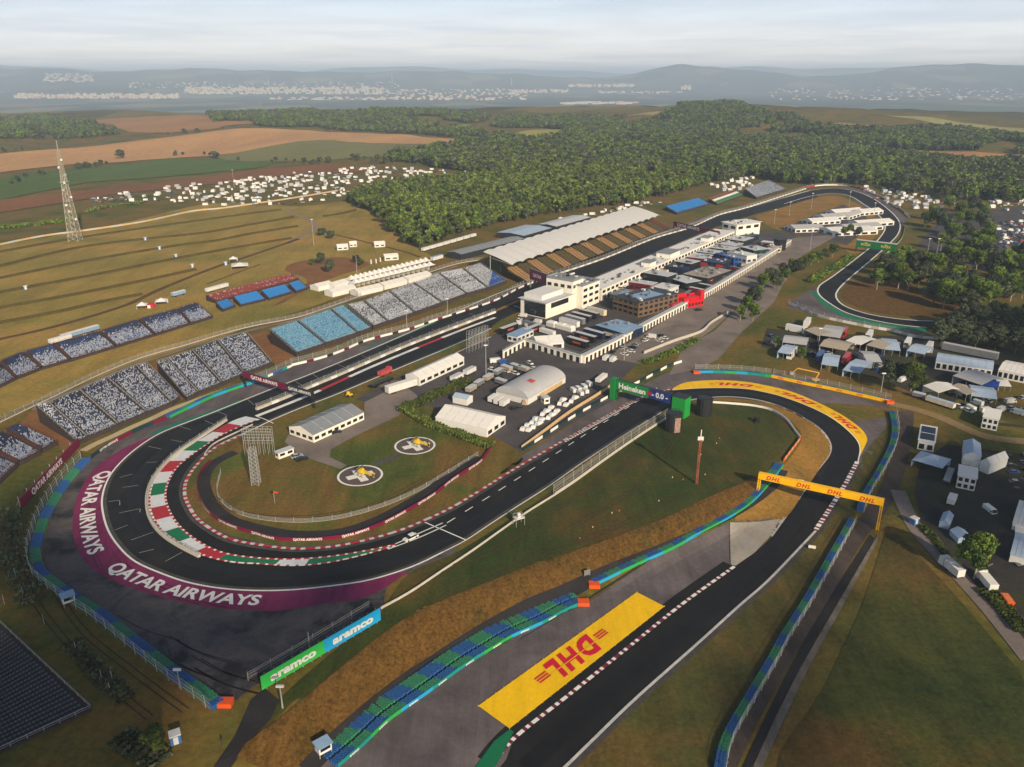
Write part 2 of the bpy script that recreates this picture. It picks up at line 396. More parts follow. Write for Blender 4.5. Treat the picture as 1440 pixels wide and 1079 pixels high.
# ------------------------------------------------------------------ ground covers
m_track = patchy('racing_asphalt', [(.3, rgb('18181a')), (.55, rgb('202021')), (.75, rgb('2b2a2b'))], .05, 1.5, .14, .8, streak=(.12, .2, .9, .2))
m_run = patchy('runoff_asphalt', [(.3, rgb('4b4648')), (.5, rgb('5f585a')), (.7, rgb('6d6566'))], .05, .8, .14, .9, streak=(.25, .08, .87, .16))
m_old = patchy('weathered_asphalt', [(.38, rgb('2e2c30')), (.46, rgb('4b484a')), (.55, rgb('5c5452')), (.7, rgb('464244'))], .07, .7, .18, .9, 8)
m_road = patchy('service_road', [(.3, rgb('665e5a')), (.7, rgb('857a73'))], .06, .9, .15, .95)
m_droad = patchy('dark_service_road', [(.3, rgb('242325')), (.7, rgb('353335'))], .08, .9, .15, .9)
m_conc = patchy('concrete', [(.3, rgb('8d877f')), (.7, rgb('a39c92'))], .1, .8, .12, .9)
m_pad = patchy('paddock_asphalt', [(.3, rgb('403e40')), (.7, rgb('545052'))], .07, .8, .15, .9)
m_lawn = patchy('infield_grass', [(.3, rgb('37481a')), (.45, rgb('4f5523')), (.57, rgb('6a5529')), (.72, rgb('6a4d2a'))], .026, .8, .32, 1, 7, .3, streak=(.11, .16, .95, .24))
m_blawn = patchy('bank_lawn_shade_grass', [(.3, rgb('2b3a14')), (.5, rgb('3e431c')), (.62, rgb('544320')), (.72, rgb('543d22'))], .026, .8, .32, 1, 7, .3, streak=(.11, .16, .95, .24))  # darker, greener copy of the infield grass, with the lawn's shade in it
m_dry = patchy('dry_grass', [(.28, rgb('6f5a2c')), (.5, rgb('84652f')), (.72, rgb('956d35'))], .05, .8, .35, 1, 6, .3)
m_bankg = patchy('bank_grass', [(.26, rgb('403c1b')), (.42, rgb('5e461f')), (.6, rgb('614720')), (.78, rgb('634721'))], .06, 1.1, .58, 1, 8, .6, streak=(.5, .35, -.7, .28))  # orange-brown grass, with some of the bank's sunlight put into the colour
m_hill = patchy('hill_grass', [(.28, rgb('6e6b2f')), (.5, rgb('8b783a')), (.72, rgb('a27e42'))], .02, .5, .28, 1, 6, .3, stretch=(.3, 1, 1), rot=-.55, streak=(.06, .25, .55, .18))
m_soil = patchy('bare_soil', [(.3, rgb('6e4b30')), (.7, rgb('86603c'))], .05, .7, .25, 1)
white = flat('white_paint', rgb('dcdcd8'), .6, .12, 1.2)
red = flat('red_paint', rgb('a3262e'), .6, .15, 1.2); green = flat('green_paint', rgb('0d6b45'), .6, .15, 1.2)
purple = patchy('purple_paint', [(.3, rgb('6a2148')), (.7, rgb('7b2a54'))], .09, .8, .14, .8, streak=(.3, .12, 1.1, .16))
yellow = patchy('yellow_paint', [(.3, rgb('e3b40a')), (.7, rgb('e8b90f'))], .1, .9, .09, .7, streak=(.3, .1, .85, .09))
dred = flat('logo_red', rgb('c41230'), .6, .1)
# edges of the circuit in photo pixels
OUT = [(1140,268),(1100,279),(1060,290),(1010,303),(940,325),(870,348),(800,372),(745,396),(690,417),(600,457),(520,492),(440,525),(385,546),(325,570),(295,582),(250,599),(220,612),(190,632),(165,655),(150,677),(143,702),(145,725),(152,747),(165,767),(185,787),(212,801),(262,819),(312,828),(360,831),(410,830),(460,825),(510,818),(545,809),(585,795),(622,777),(655,760),(685,740),(720,717),(770,685),(820,650),(870,617),(905,595),(930,580)]
INN = [(262,675),(259,695),(265,712),(277,730),(300,747),(325,759),(360,766),(410,772),(460,770),(510,761),(560,747),(597,732),(635,714),(672,692),(720,662),(792,620),(845,590),(895,562),(945,547)]
PITIN = [(690,462),(640,485),(575,512),(520,535),(470,556),(420,575),(380,592),(360,602),(337,612),(300,630),(277,652),(262,675)]
outl = line(OUT, 4); innl = line(PITIN[:-1] + INN, 4)
YIN = [(945,549),(995,546),(1045,547),(1080,553),(1105,560),(1137,572),(1167,587),(1190,604),(1205,620),(1209,632),(1207,645)]
REDGE = [(1206,650),(1192,676),(1172,708),(1147,747),(1132,763),(1080,817),(1040,852),(985,902),(895,982),(835,1040),(795,1079),(740,1130)]
IEDGE = [(930,580),(955,566),(985,560),(1020,558),(1050,560),(1080,566),(1110,577),(1137,592),(1157,607),(1168,625),(1166,640),(1155,655),(1142,672),(1130,692),(1105,727),(1085,755),(1066,773),(1031,797),(960,848),(880,912),(800,976),(725,1035),(690,1079),(640,1140)]
yinl = line(YIN, 3); redl = line(REDGE, 3); iel = line(IEDGE, 3)
# racing surface: one sheet from the far end of the straight through the hairpin and the last corner
loop1 = outl + innl[::-1]
# the straight beyond the pit entry is a strip of its own
far_in = line([(1150,277),(1100,291),(1050,305),(1000,322),(930,352),(870,378),(800,408),(740,434),(700,452),(690,462)], 6)
sheet('race_track', outl + yinl[0:1] + innl[::-1] + far_in[::-1], m_track, .06, world=True)
fixup(between(yinl + redl[1:], iel, .07, n=170).build('race_track_corner', m_track))['kind'] = 'structure'
tag(sheet('run_off', [(560,470),(447,506),(360,527),(300,557),(235,585),(180,610),(128,640),(104,672),(80,707),(68,740),(60,765),(63,790),(76,812),(110,840),(150,866),(187,893),(225,923),(262,951),(300,978),(322,994),(352,968),(420,930),(533,862),(548,818),(640,775),(600,700),(300,640),(400,560)], m_old, .03, step=4))
sheet('run_off_straight', [(1100,276),(1000,303),(870,346),(742,394),(610,453),(520,480),(447,507),(360,529),(300,559),(235,589),(190,612),(152,642),(165,655),(250,610),(440,530),(690,425),(870,352),(1080,286)], m_run, .045, step=6)
# painted band round the hairpin
PUR = [(230,607),(220,611),(185,625),(155,642),(132,660),(117,680),(107,702),(102,730),(102,752),(110,777),(125,797),(147,811),(175,824),(212,836),(250,846),(300,855),(360,859),(397,859),(460,849),(510,842),(547,823),(575,803)]
purl = line(PUR, 3); pin = line(OUT[15:35], 3)
fixup(between(purl, pin[:len(pin) - 8], .075, n=120).build('painted_band', purple))['kind'] = 'structure'
mid = line([(171,649),(148,668),(133,690),(127,712),(126,730),(128,748),(134,768),(146,785),(163,801),(200,818),(250,833),(310,843),(360,846),(410,846),(470,838),(520,826)], 2)
# ------------------------------------------------------------------ grass, aprons and roads
sheet('infield_lawn', [(262,672),(262,695),(268,710),(280,727),(303,744),(330,755),(362,762),(410,768),(460,766),(510,757),(560,744),(597,729),(635,711),(672,689),(720,660),(735,640),(700,612),(640,590),(580,560),(520,548),(420,590),(345,614),(303,632),(280,652)], m_lawn, .05, step=4)
sheet('paddock_apron', [(500,562),(560,530),(640,495),(700,468),(740,440),(870,385),(1040,322),(1120,330),(1110,345),(1060,380),(1000,420),(960,455),(905,500),(864,545),(864,562),(733,636),(690,612),(600,570),(540,575)], m_pad, .07, False)
sheet('parking_apron', [(850,503),(905,470),(1000,408),(1090,352),(1115,335),(1180,330),(1140,352),(1090,385),(1045,425),(1000,465),(965,490),(900,512)], m_road, .08, False)
sheet('access_road', [(940,528),(960,490),(1005,465),(1045,425),(1085,385),(1105,392),(1088,425),(1040,470),(1010,505),(985,518)], m_road, .075, False)
sheet('last_corner_run_off', [(700,668),(735,640),(862,562),(940,523),(985,521),(1085,532),(1170,551),(1252,570),(1248,592),(1240,614),(1228,636),(1216,652),(1206,662),(1209,632),(1219,616),(1200,596),(1142,564),(1080,546),(1007,538),(945,548),(895,563),(845,591),(792,621),(735,655)], m_run, .05, False)
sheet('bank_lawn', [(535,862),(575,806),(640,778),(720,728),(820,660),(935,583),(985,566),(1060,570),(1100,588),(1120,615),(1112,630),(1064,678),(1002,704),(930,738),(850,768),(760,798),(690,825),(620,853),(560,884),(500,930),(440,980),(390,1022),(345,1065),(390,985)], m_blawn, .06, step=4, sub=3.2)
FOOT = [(1080,690),(1042,717),(976,749),(922,772),(852,799),(792,826),(742,846),(706,865),(652,896),(612,923),(572,948),(532,978),(492,1011),(457,1043),(430,1075),(415,1092)]
tag(sheet('bank_slope', [(1096,648)] + [(x - 2, y - 6) for x, y in BANK[2:14]] + FOOT[::-1], m_bankg, .3, step=4, sub=1.7))
d0 = line([(1098,662),(1080,687),(1042,714),(976,746),(922,769),(852,796),(792,823),(742,843),(706,862),(652,893),(612,920),(572,945),(532,975),(492,1008),(457,1040),(420,1078)], 3)
d1_ = line([(1108,664),(1090,690),(1052,718),(986,752),(930,778),(862,810),(806,842),(760,860),(722,878),(666,910),(628,936),(590,962),(552,993),(514,1022),(480,1052),(440,1092)], 3)
fixup(between(d0, d1_, .4, n=150).build('ditch_road', m_droad))['kind'] = 'structure'
sheet('lower_run_off', [(440,1090),(475,1046),(547,1000),(640,945),(720,896),(820,850),(900,798),(970,762),(1035,733),(1096,731),(1066,773),(1031,797),(960,848),(880,912),(800,976),(725,1035),(680,1095)], m_run, .12, step=4, sub=4)
sheet('inside_verge', [(990,563),(1050,566),(1080,574),(1107,590),(1127,615),(1102,655),(1072,688),(1030,733),(1097,733),(1130,692),(1155,655),(1166,640),(1168,625),(1157,607),(1137,592),(1110,577),(1080,567),(1020,560)], m_dry, .12, step=4, sub=4)
sheet('concrete_patch', [(1026,736),(1097,731),(1080,758),(1060,779),(1034,797),(1027,795)], m_conc, .35, False, sub=3)
m_verge = patchy('verge_grass', [(.28, rgb('323b1c')), (.45, rgb('494924')), (.6, rgb('5c4d26')), (.75, rgb('5e4826'))], .04, .8, .32, 1, 7, .3, streak=(.2, .12, .75, .2))
sheet('outside_verge', [(1212,640),(1206,660),(1148,750),(1081,820),(1000,893),(896,985),(835,1045),(790,1095),(1005,1095),(1045,985),(1110,875),(1180,755),(1215,700),(1240,650),(1250,600)], m_verge, .05, step=5, sub=9)
sheet('tyre_wall_road', [(1258,580),(1283,576),(1281,620),(1270,670),(1245,722),(1216,757),(1172,832),(1112,932),(1062,1022),(1025,1100),(1000,1100),(1050,1000),(1110,890),(1190,760),(1215,720),(1240,680),(1256,620)], patchy('worn_road', [(.3, rgb('3c3633')), (.7, rgb('554b45'))], .06, .8, .18, .95, streak=(.3, .1, .5, .2)), .11, step=5, sub=9)
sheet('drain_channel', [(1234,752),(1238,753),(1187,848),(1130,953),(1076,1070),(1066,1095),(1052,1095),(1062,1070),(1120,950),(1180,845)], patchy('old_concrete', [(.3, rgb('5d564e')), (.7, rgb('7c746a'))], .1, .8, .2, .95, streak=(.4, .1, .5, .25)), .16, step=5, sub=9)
sheet('drain_shadow_side', [(1224,752),(1232,752),(1178,845),(1118,950),(1060,1070),(1050,1095),(1038,1095),(1050,1065),(1108,945),(1168,840)], m_droad, .15, step=5, sub=9)  # shaded side of the drain, laid as a dark strip
sheet('right_slope', [(1244,750),(1258,748),(1290,780),(1345,840),(1400,905),(1445,970),(1460,1100),(1105,1100),(1160,965),(1212,850)], patchy('slope_grass', [(.3, rgb('2e3a18')), (.48, rgb('44471f')), (.6, rgb('5b4923')), (.76, rgb('6a4b27'))], .022, .7, .36, 1, 7, .5, streak=(.14, .2, .3, .25)), .12, step=5, sub=9)
rr = line([(1262,690),(1285,740),(1318,778),(1350,812),(1395,862),(1450,930)], 4)
fixup(strip_mb(rr, 2.6, 2.6, .17).build('side_road', m_road))['kind'] = 'structure'
br = line([(1252,568),(1305,581),(1355,602),(1392,616),(1450,622)], 4)
fixup(strip_mb(br, 2.6, 2.6, .12).build('upper_side_road', patchy('dusty_road', [(.3, rgb('7d6748')), (.7, rgb('8f7a58'))], .07, .8, .2)))['kind'] = 'structure'
m_lot = patchy('lot_ground', [(.35, rgb('2b2c2a')), (.5, rgb('3a3732')), (.62, rgb('3d4028')), (.75, rgb('4a4436'))], .05, .8, .25, 1)
sheet('lower_lot', [(1295,650),(1330,625),(1445,640),(1450,910),(1400,862),(1340,795),(1295,735),(1285,690)], m_lot, .06, False)
sheet('upper_lot', [(1078,462),(1180,470),(1320,475),(1445,495),(1445,602),(1390,598),(1330,572),(1240,535),(1150,505),(1070,488)], m_lot, .06, False)
sheet('far_lot', [(1290,345),(1330,300),(1445,290),(1445,400),(1380,380)], m_pad, .06, False)
sheet('hillside', [(-40,350),(60,335),(180,312),(300,286),(420,290),(490,284),(530,306),(556,325),(590,352),(600,365),(470,420),(360,456),(290,482),(160,524),(0,585),(-60,612)], m_hill, .05, step=9)
# circuit beyond the pit straight
m_far = m_track
FO = [(1100,279),(1140,268),(1175,265),(1205,270),(1228,280),(1250,296),(1264,312),(1263,328),(1248,345),(1222,368),(1196,390),(1178,408),(1176,420),(1190,432),(1225,443),(1275,450),(1330,452),(1372,447),(1450,430)]
FI = [(1102,287),(1140,276),(1172,272),(1195,276),(1212,286),(1232,300),(1243,313),(1243,325),(1230,342),(1206,362),(1172,388),(1152,402),(1151,414),(1168,428),(1195,442),(1250,455),(1310,461),(1365,458),(1450,445)]
fo, fi = line(FO, 5), line(FI, 5)
sheet('far_run_off', [(1180,262),(1215,268),(1240,282),(1275,305),(1268,322),(1272,300),(1245,330),(1225,300),(1190,272)], m_run, .05, False)
sheet('far_corner_run_off', [(1148,402),(1110,425),(1108,433),(1180,452),(1240,465),(1300,468),(1320,463),(1250,455),(1195,443),(1168,430),(1152,414)], m_run, .05, False)
sheet('far_infield', [(1060,305),(1140,280),(1175,276),(1200,284),(1228,302),(1238,315),(1236,325),(1222,342),(1200,358),(1170,340),(1130,330),(1090,322)], m_dry, .045, step=6)
sheet('far_hollow', [(1190,400),(1240,390),(1330,420),(1370,440),(1300,446),(1230,440),(1190,425),(1182,412)], m_bankg, .05, step=6)
sheet('marquee_apron', [(1095,325),(1150,300),(1185,288),(1215,300),(1225,318),(1190,345),(1140,335)], m_pad, .07, False)
fixup(between(fo, fi, .09, n=220).build('far_circuit', m_track))['kind'] = 'structure'
for P, nm in ((fo, 'far_kerb'), (fi, 'far_inner_kerb')):
    fixup(strip_mb(P, .5, .5, .12).build(nm, white))['kind'] = 'structure'
gl = line([(1148,412),(1165,428),(1195,443),(1250,456),(1310,462),(1365,459)], 4)
fixup(between(gl, line([(1138,409),(1156,429),(1188,447),(1245,461),(1308,467),(1365,464)], 4), .11, n=60).build('far_painted_run_off', green))['kind'] = 'structure'
# ------------------------------------------------------------------ paint and kerbs
def paint(name, P, wl, wr, m, dz=.10, alt=None):
    o = fixup(strip_mb(P, wl, wr, dz, alt=alt).build(name, m)); o['kind'] = 'structure'; return o
paint('edge_line', pin, .3, .3, white, .11)
paint('edge_line', line(OUT[34:], 3), .2, .2, white, .11)
paint('edge_line', line(OUT[:16], 5), .35, .35, white, .11)
ik = line([(345,610),(337,613),(300,631),(277,653)] + INN, 1.5)
paint('infield_kerb', ik, .65, .55, [flat('worn_kerb_white', rgb('bdb9b4'), .7), red], .12, (1.7, [0, 1]))
IS_O = [(345,586),(325,593),(282,618),(245,643),(220,670),(210,695),(212,722),(227,746),(250,763),(282,780),(325,791),(360,793),(410,796),(460,792),(510,781),(535,774),(555,768)]
IS_I = [(365,590),(345,597),(310,613),(275,636),(250,656),(237,676),(232,695),(235,712),(245,732),(262,750),(287,767),(317,779),(360,785),(410,787),(472,782),(535,771),(556,766)]
iso, isi = line(IS_O, 3), line(IS_I, 3)
def rsm(P, n):
    return [P[int(k * (len(P) - 1) / (n - 1))].lerp(P[min(int(k * (len(P) - 1) / (n - 1)) + 1, len(P) - 1)], (k * (len(P) - 1) / (n - 1)) % 1) for k in range(n)]
A, B = rsm(iso, 121), rsm(isi, 121); mb = MB()
seq = [0, 1, 0, 2, 0, 1, 0, 2, 0, 1, 0, 2, 0, 1, 2, 2, 0, 2, 2, 2, 0, 1]
for i in range(120):
    q = [A[i], A[i + 1], B[i + 1], B[i]]; mb.add([(p.x, p.y, .13) for p in q], [(0, 1, 2, 3)], seq[min(i // 6, len(seq) - 1)])
fixup(mb.build('painted_island', [flat('grey_white_paint', rgb('c9cdd2'), .6, .12), red, green]))['kind'] = 'structure'
paint('island_kerb', rsm(isi, 200), .35, .35, [white, red], .15, (1.3, [0, 1])); paint('island_kerb', rsm(iso, 200)[70:], .35, .35, [white, red], .15, (1.3, [0, 1]))
paint('entry_edge_line', line(PITIN, 4), .35, .35, white, .11)
cl = line([(628,736),(725,675),(820,613),(895,565),(925,545)], 1.0)
mb = MB()
for i in range(0, len(cl) - 5, 9): strip_mb(cl[i:i + 5], .18, .18, .12, mb)
fixup(mb.build('centre_line_marking', white))['kind'] = 'structure'
for pts in ([(545,773),(590,756),(627,739)], [(550,768),(590,750),(622,736)], [(597,735),(655,760)], [(722,430),(756,443)], [(360,586),(372,590),(384,596)]):
    paint('line_marking', line(pts, 2), .22, .22, white, .12)
hk = line([(793,621),(845,592),(893,563)], .8); mb = MB()
for i in range(0, len(hk) - 1, 2): strip_mb(hk[i:i + 2], .9, .9, .12, mb)
fixup(mb.build('rumble_kerb', white))['kind'] = 'structure'
kb = line([(1031,797),(960,848),(880,912),(800,976),(725,1035),(690,1075)], 1)
paint('corner_asphalt', kb, -.3, 3.6, m_track, .16)
paint('corner_kerb', kb, .75, .25, [white, flat('kerb_maroon', rgb('6d2030'), .6)], .19, (1.25, [0, 1]))
paint('exit_kerb', line([(1206,650),(1190,680),(1170,712),(1147,747)], 1), .5, 1.0, [white, flat('kerb_maroon', rgb('6d2030'))], .13, (1.2, [0, 1]))
paint('edge_line', line(REDGE[3:], 2), .3, .45, flat('edge_grey', rgb('b9b8b8')), .13)
paint('inner_kerb_line', line(IEDGE[1:16], 2), .2, .9, flat('pale_kerb', rgb('a5a3a0')), .12)
paint('yellow_edge_line', line(YIN + REDGE[:1], 2), .2, .2, white, .13)
# grid slots: short L shaped marks
mb = MB()
for (x0, y0, x1, y1) in [(152,706,168,704),(168,705,168,711),(172,686,194,683),(168,672,186,667),(205,651,221,650),(208,628,226,632),(240,619,256,622),(252,600,268,605),(288,592,304,599),(305,579,318,584),(167,722,196,716),(197,716,196,721),(161,746,179,739),(184,760,215,749),(195,778,216,773),(232,790,256,777),(345,560,357,570),(440,527,448,533),(475,513,488,519),(508,500,522,506),(543,487,556,492),(577,474,588,479),(607,463,616,468),(635,451,646,456),(660,441,668,446),(390,545,400,551),(415,537,424,542)]:
    p = [G(x0, y0), G(x1, y1)]; strip_mb(p, .09, .09, .12, mb)
fixup(mb.build('grid_marking', flat('worn_white', rgb('a5a5a3'), .7)))['kind'] = 'structure'
gs = line([(360,548),(440,524),(520,490),(600,456),(650,436)], 4)
paint('green_verge_paint', line([(510,492),(560,474),(610,453)], 4), .2, 1.6, flat('pale_green_paint', rgb('1d6b56')), .09)
paint('green_verge_paint', line([(215,612),(250,597),(300,580),(340,565)], 4), 2.2, .4, flat('pale_green_paint', rgb('1d6b56')), .09)
paint('pit_lane_line', line([(590,520),(640,497),(690,474)], 4), .25, .25, white, .12); paint('pit_lane_line', line([(582,512),(630,490),(686,466)], 4), .5, .5, flat('pale_green_paint', rgb('1d6b56')), .12)
# wheel marks and the darker racing line
m_rub = patchy('rubbered_line', [(.3, rgb('151517')), (.7, rgb('1f1f21'))], .2, 1.2, .12, .6)
paint('rubbered_line', line([(690,430),(600,470),(520,502),(440,533),(340,572),(250,620),(200,665),(188,700),(205,745),(260,785),(340,806),(420,810),(490,800),(560,785),(640,750),(720,700),(820,640),(905,585)], 3), 2.2, 2.2, m_rub, .085)
paint('rubbered_line', line([(905,585),(960,557),(1030,552),(1090,562),(1145,590),(1180,622),(1178,650),(1150,690),(1110,745),(1050,810),(960,890),(850,980),(740,1080)], 3), 2.0, 2.4, m_rub, .095)
# lettering on the painted band, the yellow band and the yellow carpet
mb = MB(); Lm = plen(mid)
def arc_at(P, px):
    q = G(*px); best = min(range(len(P)), key=lambda i: (P[i] - q).length); return plen(P[:best + 1])
text_along(mb, 'QATAR AIRWAYS', mid, arc_at(mid, (150,664)), arc_at(mid, (142,778)), 4.3, -1, -2.8, .11, bold=.03)
text_along(mb, 'QATAR AIRWAYS', mid, arc_at(mid, (155,796)), arc_at(mid, (369,848)), 4.3, -1, -1.6, .11, bold=.03)
tag(mb.build('band_lettering', white), kind='structure')
YO = [(945,547),(965,538),(1007,535),(1045,537),(1080,543),(1112,551),(1142,563),(1175,579),(1200,595),(1213,606),(1219,617),(1217,625),(1207,645)]
yo = line(YO, 2)
fixup(between(yo, line(YIN, 2), .10, n=140).build('yellow_band', yellow))['kind'] = 'structure'
ymid = [a.lerp(b, .5) for a, b in zip(rsm(yo, 160), rsm(line(YIN, 2), 160))][::-1]
mb = MB(); Ly = plen(ymid)
for a, b in (((1210,605),(1180,583)), ((1148,570),(1098,551)), ((1062,543),(1005,540))):
    s0, s1 = arc_at(ymid, a), arc_at(ymid, b); text_along(mb, 'DHL', ymid, s0 + .5, s1 - .5, 3.0, -1, -1.5, .13, bold=.06)
    for k in range(3):
        for u, v in ((s0 - 2.6, s0 - .2), (s1 + .2, s1 + 2.6)):
            i0 = int(max(0, u) / Ly * 159); i1 = int(min(Ly, v) / Ly * 159)
            strip_mb(offs(ymid[i0:i1 + 1], 1.0 - k * .75), .16, .16, .13, mb)
tag(mb.build('yellow_band_lettering', dred), kind='structure')
CA, CB, CC, CD = G(672,994), G(895,834), G(934,854), G(716,1026)
top = [Vector((p.x, p.y, hz(p.x, p.y) + .25)) for p in (CA, CB, CC, CD)]
t = thing('advertising_carpet', 'huge yellow ground banner with red lettering beside the maroon and white kerb', 'ground banner', CA)
mb = between([CA.lerp(CB, k / 20) for k in range(21)], [CD.lerp(CC, k / 20) for k in range(21)], .3); o = mb.build('banner_sheet', yellow, t); o.data.transform(Matrix.Translation(-CA)); fixup(o)
ex = (CA - CB).normalized(); nrm = Vector((0, 0, 1)); ey = nrm.cross(ex).normalized(); ctr = (top[0] + top[1] + top[2] + top[3]) / 4
ctr = ctr.lerp((top[0] + top[3]) / 2, .07)
ex = (ex - Vector((0, 0, 0))); sl_ = ((top[0] - top[1]).normalized()); up_ = (top[3] - top[0]).normalized(); up_ = (up_ - sl_ * up_.dot(sl_)).normalized()
hw = (CD - CA).length
mb = MB(); text_on(mb, 'DHL', ctr - up_ * hw * .29, sl_, up_, hw * .58, 0, .05, hw * 1.72, sl_.cross(up_), .12)
for sgn in (-1, 1):
    for k in range(3):
        c = ctr + sl_ * sgn * hw * 1.12 + up_ * hw * (-.12 + .085 * k - .02) + sl_.cross(up_) * .12
        a, b = c - sl_ * hw * .2, c + sl_ * hw * .2; d = up_ * hw * .022
        mb.add([a - d, b - d, b + d, a + d], [(0, 1, 2, 3)])
mb.v = [(x, y, hz(x, y) + .42) for x, y, z in mb.v]; mb.build('banner_lettering', dred, t, None).data.transform(Matrix.Translation(-CA))
for k in range(23):
    for P, Q in ((CA, CB), (CD, CC)):
        p = P.lerp(Q, k / 22); q = (p.x - CA.x, p.y - CA.y); z = hz(p.x, p.y) - CA.z
        MB().cyl(q, .1, z + .1, z + .3, 6).cyl(q, .06, z + .3, z + .6, 6).build('edge_weight', flat('grey_weight', rgb('c8b060')), t)
sheet('green_run_off', [(722,1030),(716,1027),(695,1043),(660,1090),(690,1090),(708,1058)], green, .25, False, sub=9)
# hill terraces: low grass ridges, their shade lines darkened in the grass colour
m_ridge = patchy('ridge_shade_grass', [(.3, rgb('403a1d')), (.7, rgb('524722'))], .1, .6, .25, 1)
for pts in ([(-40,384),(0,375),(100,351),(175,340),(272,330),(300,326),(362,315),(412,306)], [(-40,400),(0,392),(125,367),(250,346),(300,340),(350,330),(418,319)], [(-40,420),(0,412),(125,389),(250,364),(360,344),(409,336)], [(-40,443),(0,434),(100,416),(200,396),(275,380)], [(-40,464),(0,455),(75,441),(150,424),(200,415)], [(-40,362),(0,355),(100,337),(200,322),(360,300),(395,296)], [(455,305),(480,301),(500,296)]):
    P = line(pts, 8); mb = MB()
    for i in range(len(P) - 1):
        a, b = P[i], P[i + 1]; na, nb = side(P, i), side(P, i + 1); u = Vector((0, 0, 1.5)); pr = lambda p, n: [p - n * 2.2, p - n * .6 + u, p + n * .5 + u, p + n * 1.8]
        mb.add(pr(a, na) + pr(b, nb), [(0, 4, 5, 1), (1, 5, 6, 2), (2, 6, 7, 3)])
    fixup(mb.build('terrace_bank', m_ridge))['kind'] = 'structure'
dirt = patchy('dirt_track', [(.3, rgb('4d3b25')), (.7, rgb('63492d'))], .08, .7, .2, 1)
for pts, w in (([(-40,486),(0,477),(75,460),(175,430),(225,407),(300,377),(360,357),(420,336)], 2.2), ([(388,296),(404,296),(416,302),(430,307),(442,316),(437,325),(422,332),(405,343)], 2.8), ([(290,400),(330,385),(365,372)], 1.0), ([(470,330),(560,352),(590,362)], 1.5), ([(0,262),(60,258),(150,247),(300,237),(400,232)], 3)):
    paint('dirt_track', line(pts, 6), w, w, dirt if w < 2.5 else patchy('grey_path', [(.3, rgb('7d6a5a')), (.7, rgb('8f7d6c'))], .08, .7, .2, 1), .09 if w != 3 else .5)
# far fields
def field(name, pts, c, big=.006, dz=.9, sub=60):
    c = rgb(c); m = patchy(name + '_cover', [(.3, tuple(v * .82 for v in c)), (.5, c), (.7, tuple(v * 1.12 for v in c))], big, .12, .18, 1, 5, stretch=(1, .25, 1), rot=.3)
    return sheet(name, pts, m, dz, False, sub=sub)
field('stubble_field', [(-20,246),(0,217),(82,210),(187,199),(262,190),(360,181),(435,184),(535,189),(647,197),(622,202),(572,203),(470,198),(360,211),(295,220),(200,226),(100,232)], 'b0875a')
field('pasture_field', [(360,210),(470,197),(572,203),(640,204),(560,215),(535,221),(500,222),(460,227),(360,228),(320,226),(295,221)], '6e6c3e')
field('green_field', [(-20,254),(125,236),(237,223),(337,225),(400,228),(360,237),(225,250),(125,257),(0,282),(-20,284)], '4d6128', .01, .8)
field('ploughed_field', [(-20,284),(100,270),(225,258),(360,239),(460,232),(540,238),(500,243),(420,246),(360,252),(325,257),(175,272),(0,300),(-20,303)], '77502f', .01, .7)
field('yellow_meadow', [(715,191),(740,184),(770,182),(792,184),(780,195),(745,197)], '8f8a45')
field('light_meadow', [(568,188),(620,179),(680,175),(650,181),(612,189)], '707c40')
field('tan_field', [(1200,209),(1300,213),(1440,220),(1460,228),(1350,228),(1305,223),(1240,218)], 'a97a50')
field('grey_meadow', [(1242,163),(1330,169),(1450,182),(1450,198),(1400,190),(1330,178)], '8d8a5a')
field('upper_stubble', [(75,167),(170,166),(345,167),(360,174),(300,182),(180,186),(160,176),(90,172)], '957048')
field('brown_field', [(1145,178),(1180,173),(1240,178),(1250,184),(1200,182)], '9a7a50')
field('ridge_meadow', [(875,164),(940,157),(998,151),(1000,155),(930,164)], '8f8358')
# helipads
for k, (px, py, r) in enumerate(((506,669,8.2), (583,627,8.0))):
    c = G(px, py); mb = MB(); mb.cyl((c.x, c.y), r, .06, .10, 48, 0); 
    for a in range(64):
        q = [(c.x + rr_ * math.cos(an), c.y + rr_ * math.sin(an), .115) for an, rr_ in ((a * math.pi / 32, r), ((a + 1) * math.pi / 32, r), ((a + 1) * math.pi / 32, r - .8), (a * math.pi / 32, r - .8))]
        mb.add(q, [(0, 1, 2, 3)], 1)
    dx, dy = Vector((.86, .5, 0)), Vector((-.5, .86, 0))
    for u, v in ((5.0, 1.5), (1.5, 5.0)):
        mb.add([Vector((c.x, c.y, .12 + .005 * (u > v))) + dx * a * u + dy * b * v for a, b in ((-1, -1), (1, -1), (1, 1), (-1, 1))], [(0, 1, 2, 3)], 1)
    tag(mb.build('helipad', [flat('pad_grey', rgb('5b4f4e'), .9, .2), white], loc=(c.x, c.y, 0)), ('round grey helipad with white ring and cross, the one closer to the hairpin', 'round grey helipad with white ring and cross, the one closer to the white marquee')[k], 'helipad', 'helipads on the infield lawn')
sheet('helipad_path', [(405,612),(400,622),(412,632),(420,640),(478,660),(488,655),(463,643),(465,632),(500,613),(560,585),(575,570),(590,560),(560,535),(530,538),(540,552),(512,566),(512,588),(470,607),(440,620)], m_road, .09, False)
sheet('helipad_path', [(530,656),(565,641),(560,638),(523,652)], m_pad, .09, False)
il = line([(325,634),(296,648),(279,667),(277,690),(289,715),(309,733),(334,743),(362,750),(400,757),(442,758),(480,754),(510,746),(540,734),(572,717),(610,694),(635,674),(660,659),(680,645)], 3)
paint('infield_service_road', offs(il, 0), 4.6, -.3, m_droad, .10)  # service road and the board wall's shadow, laid as one dark strip

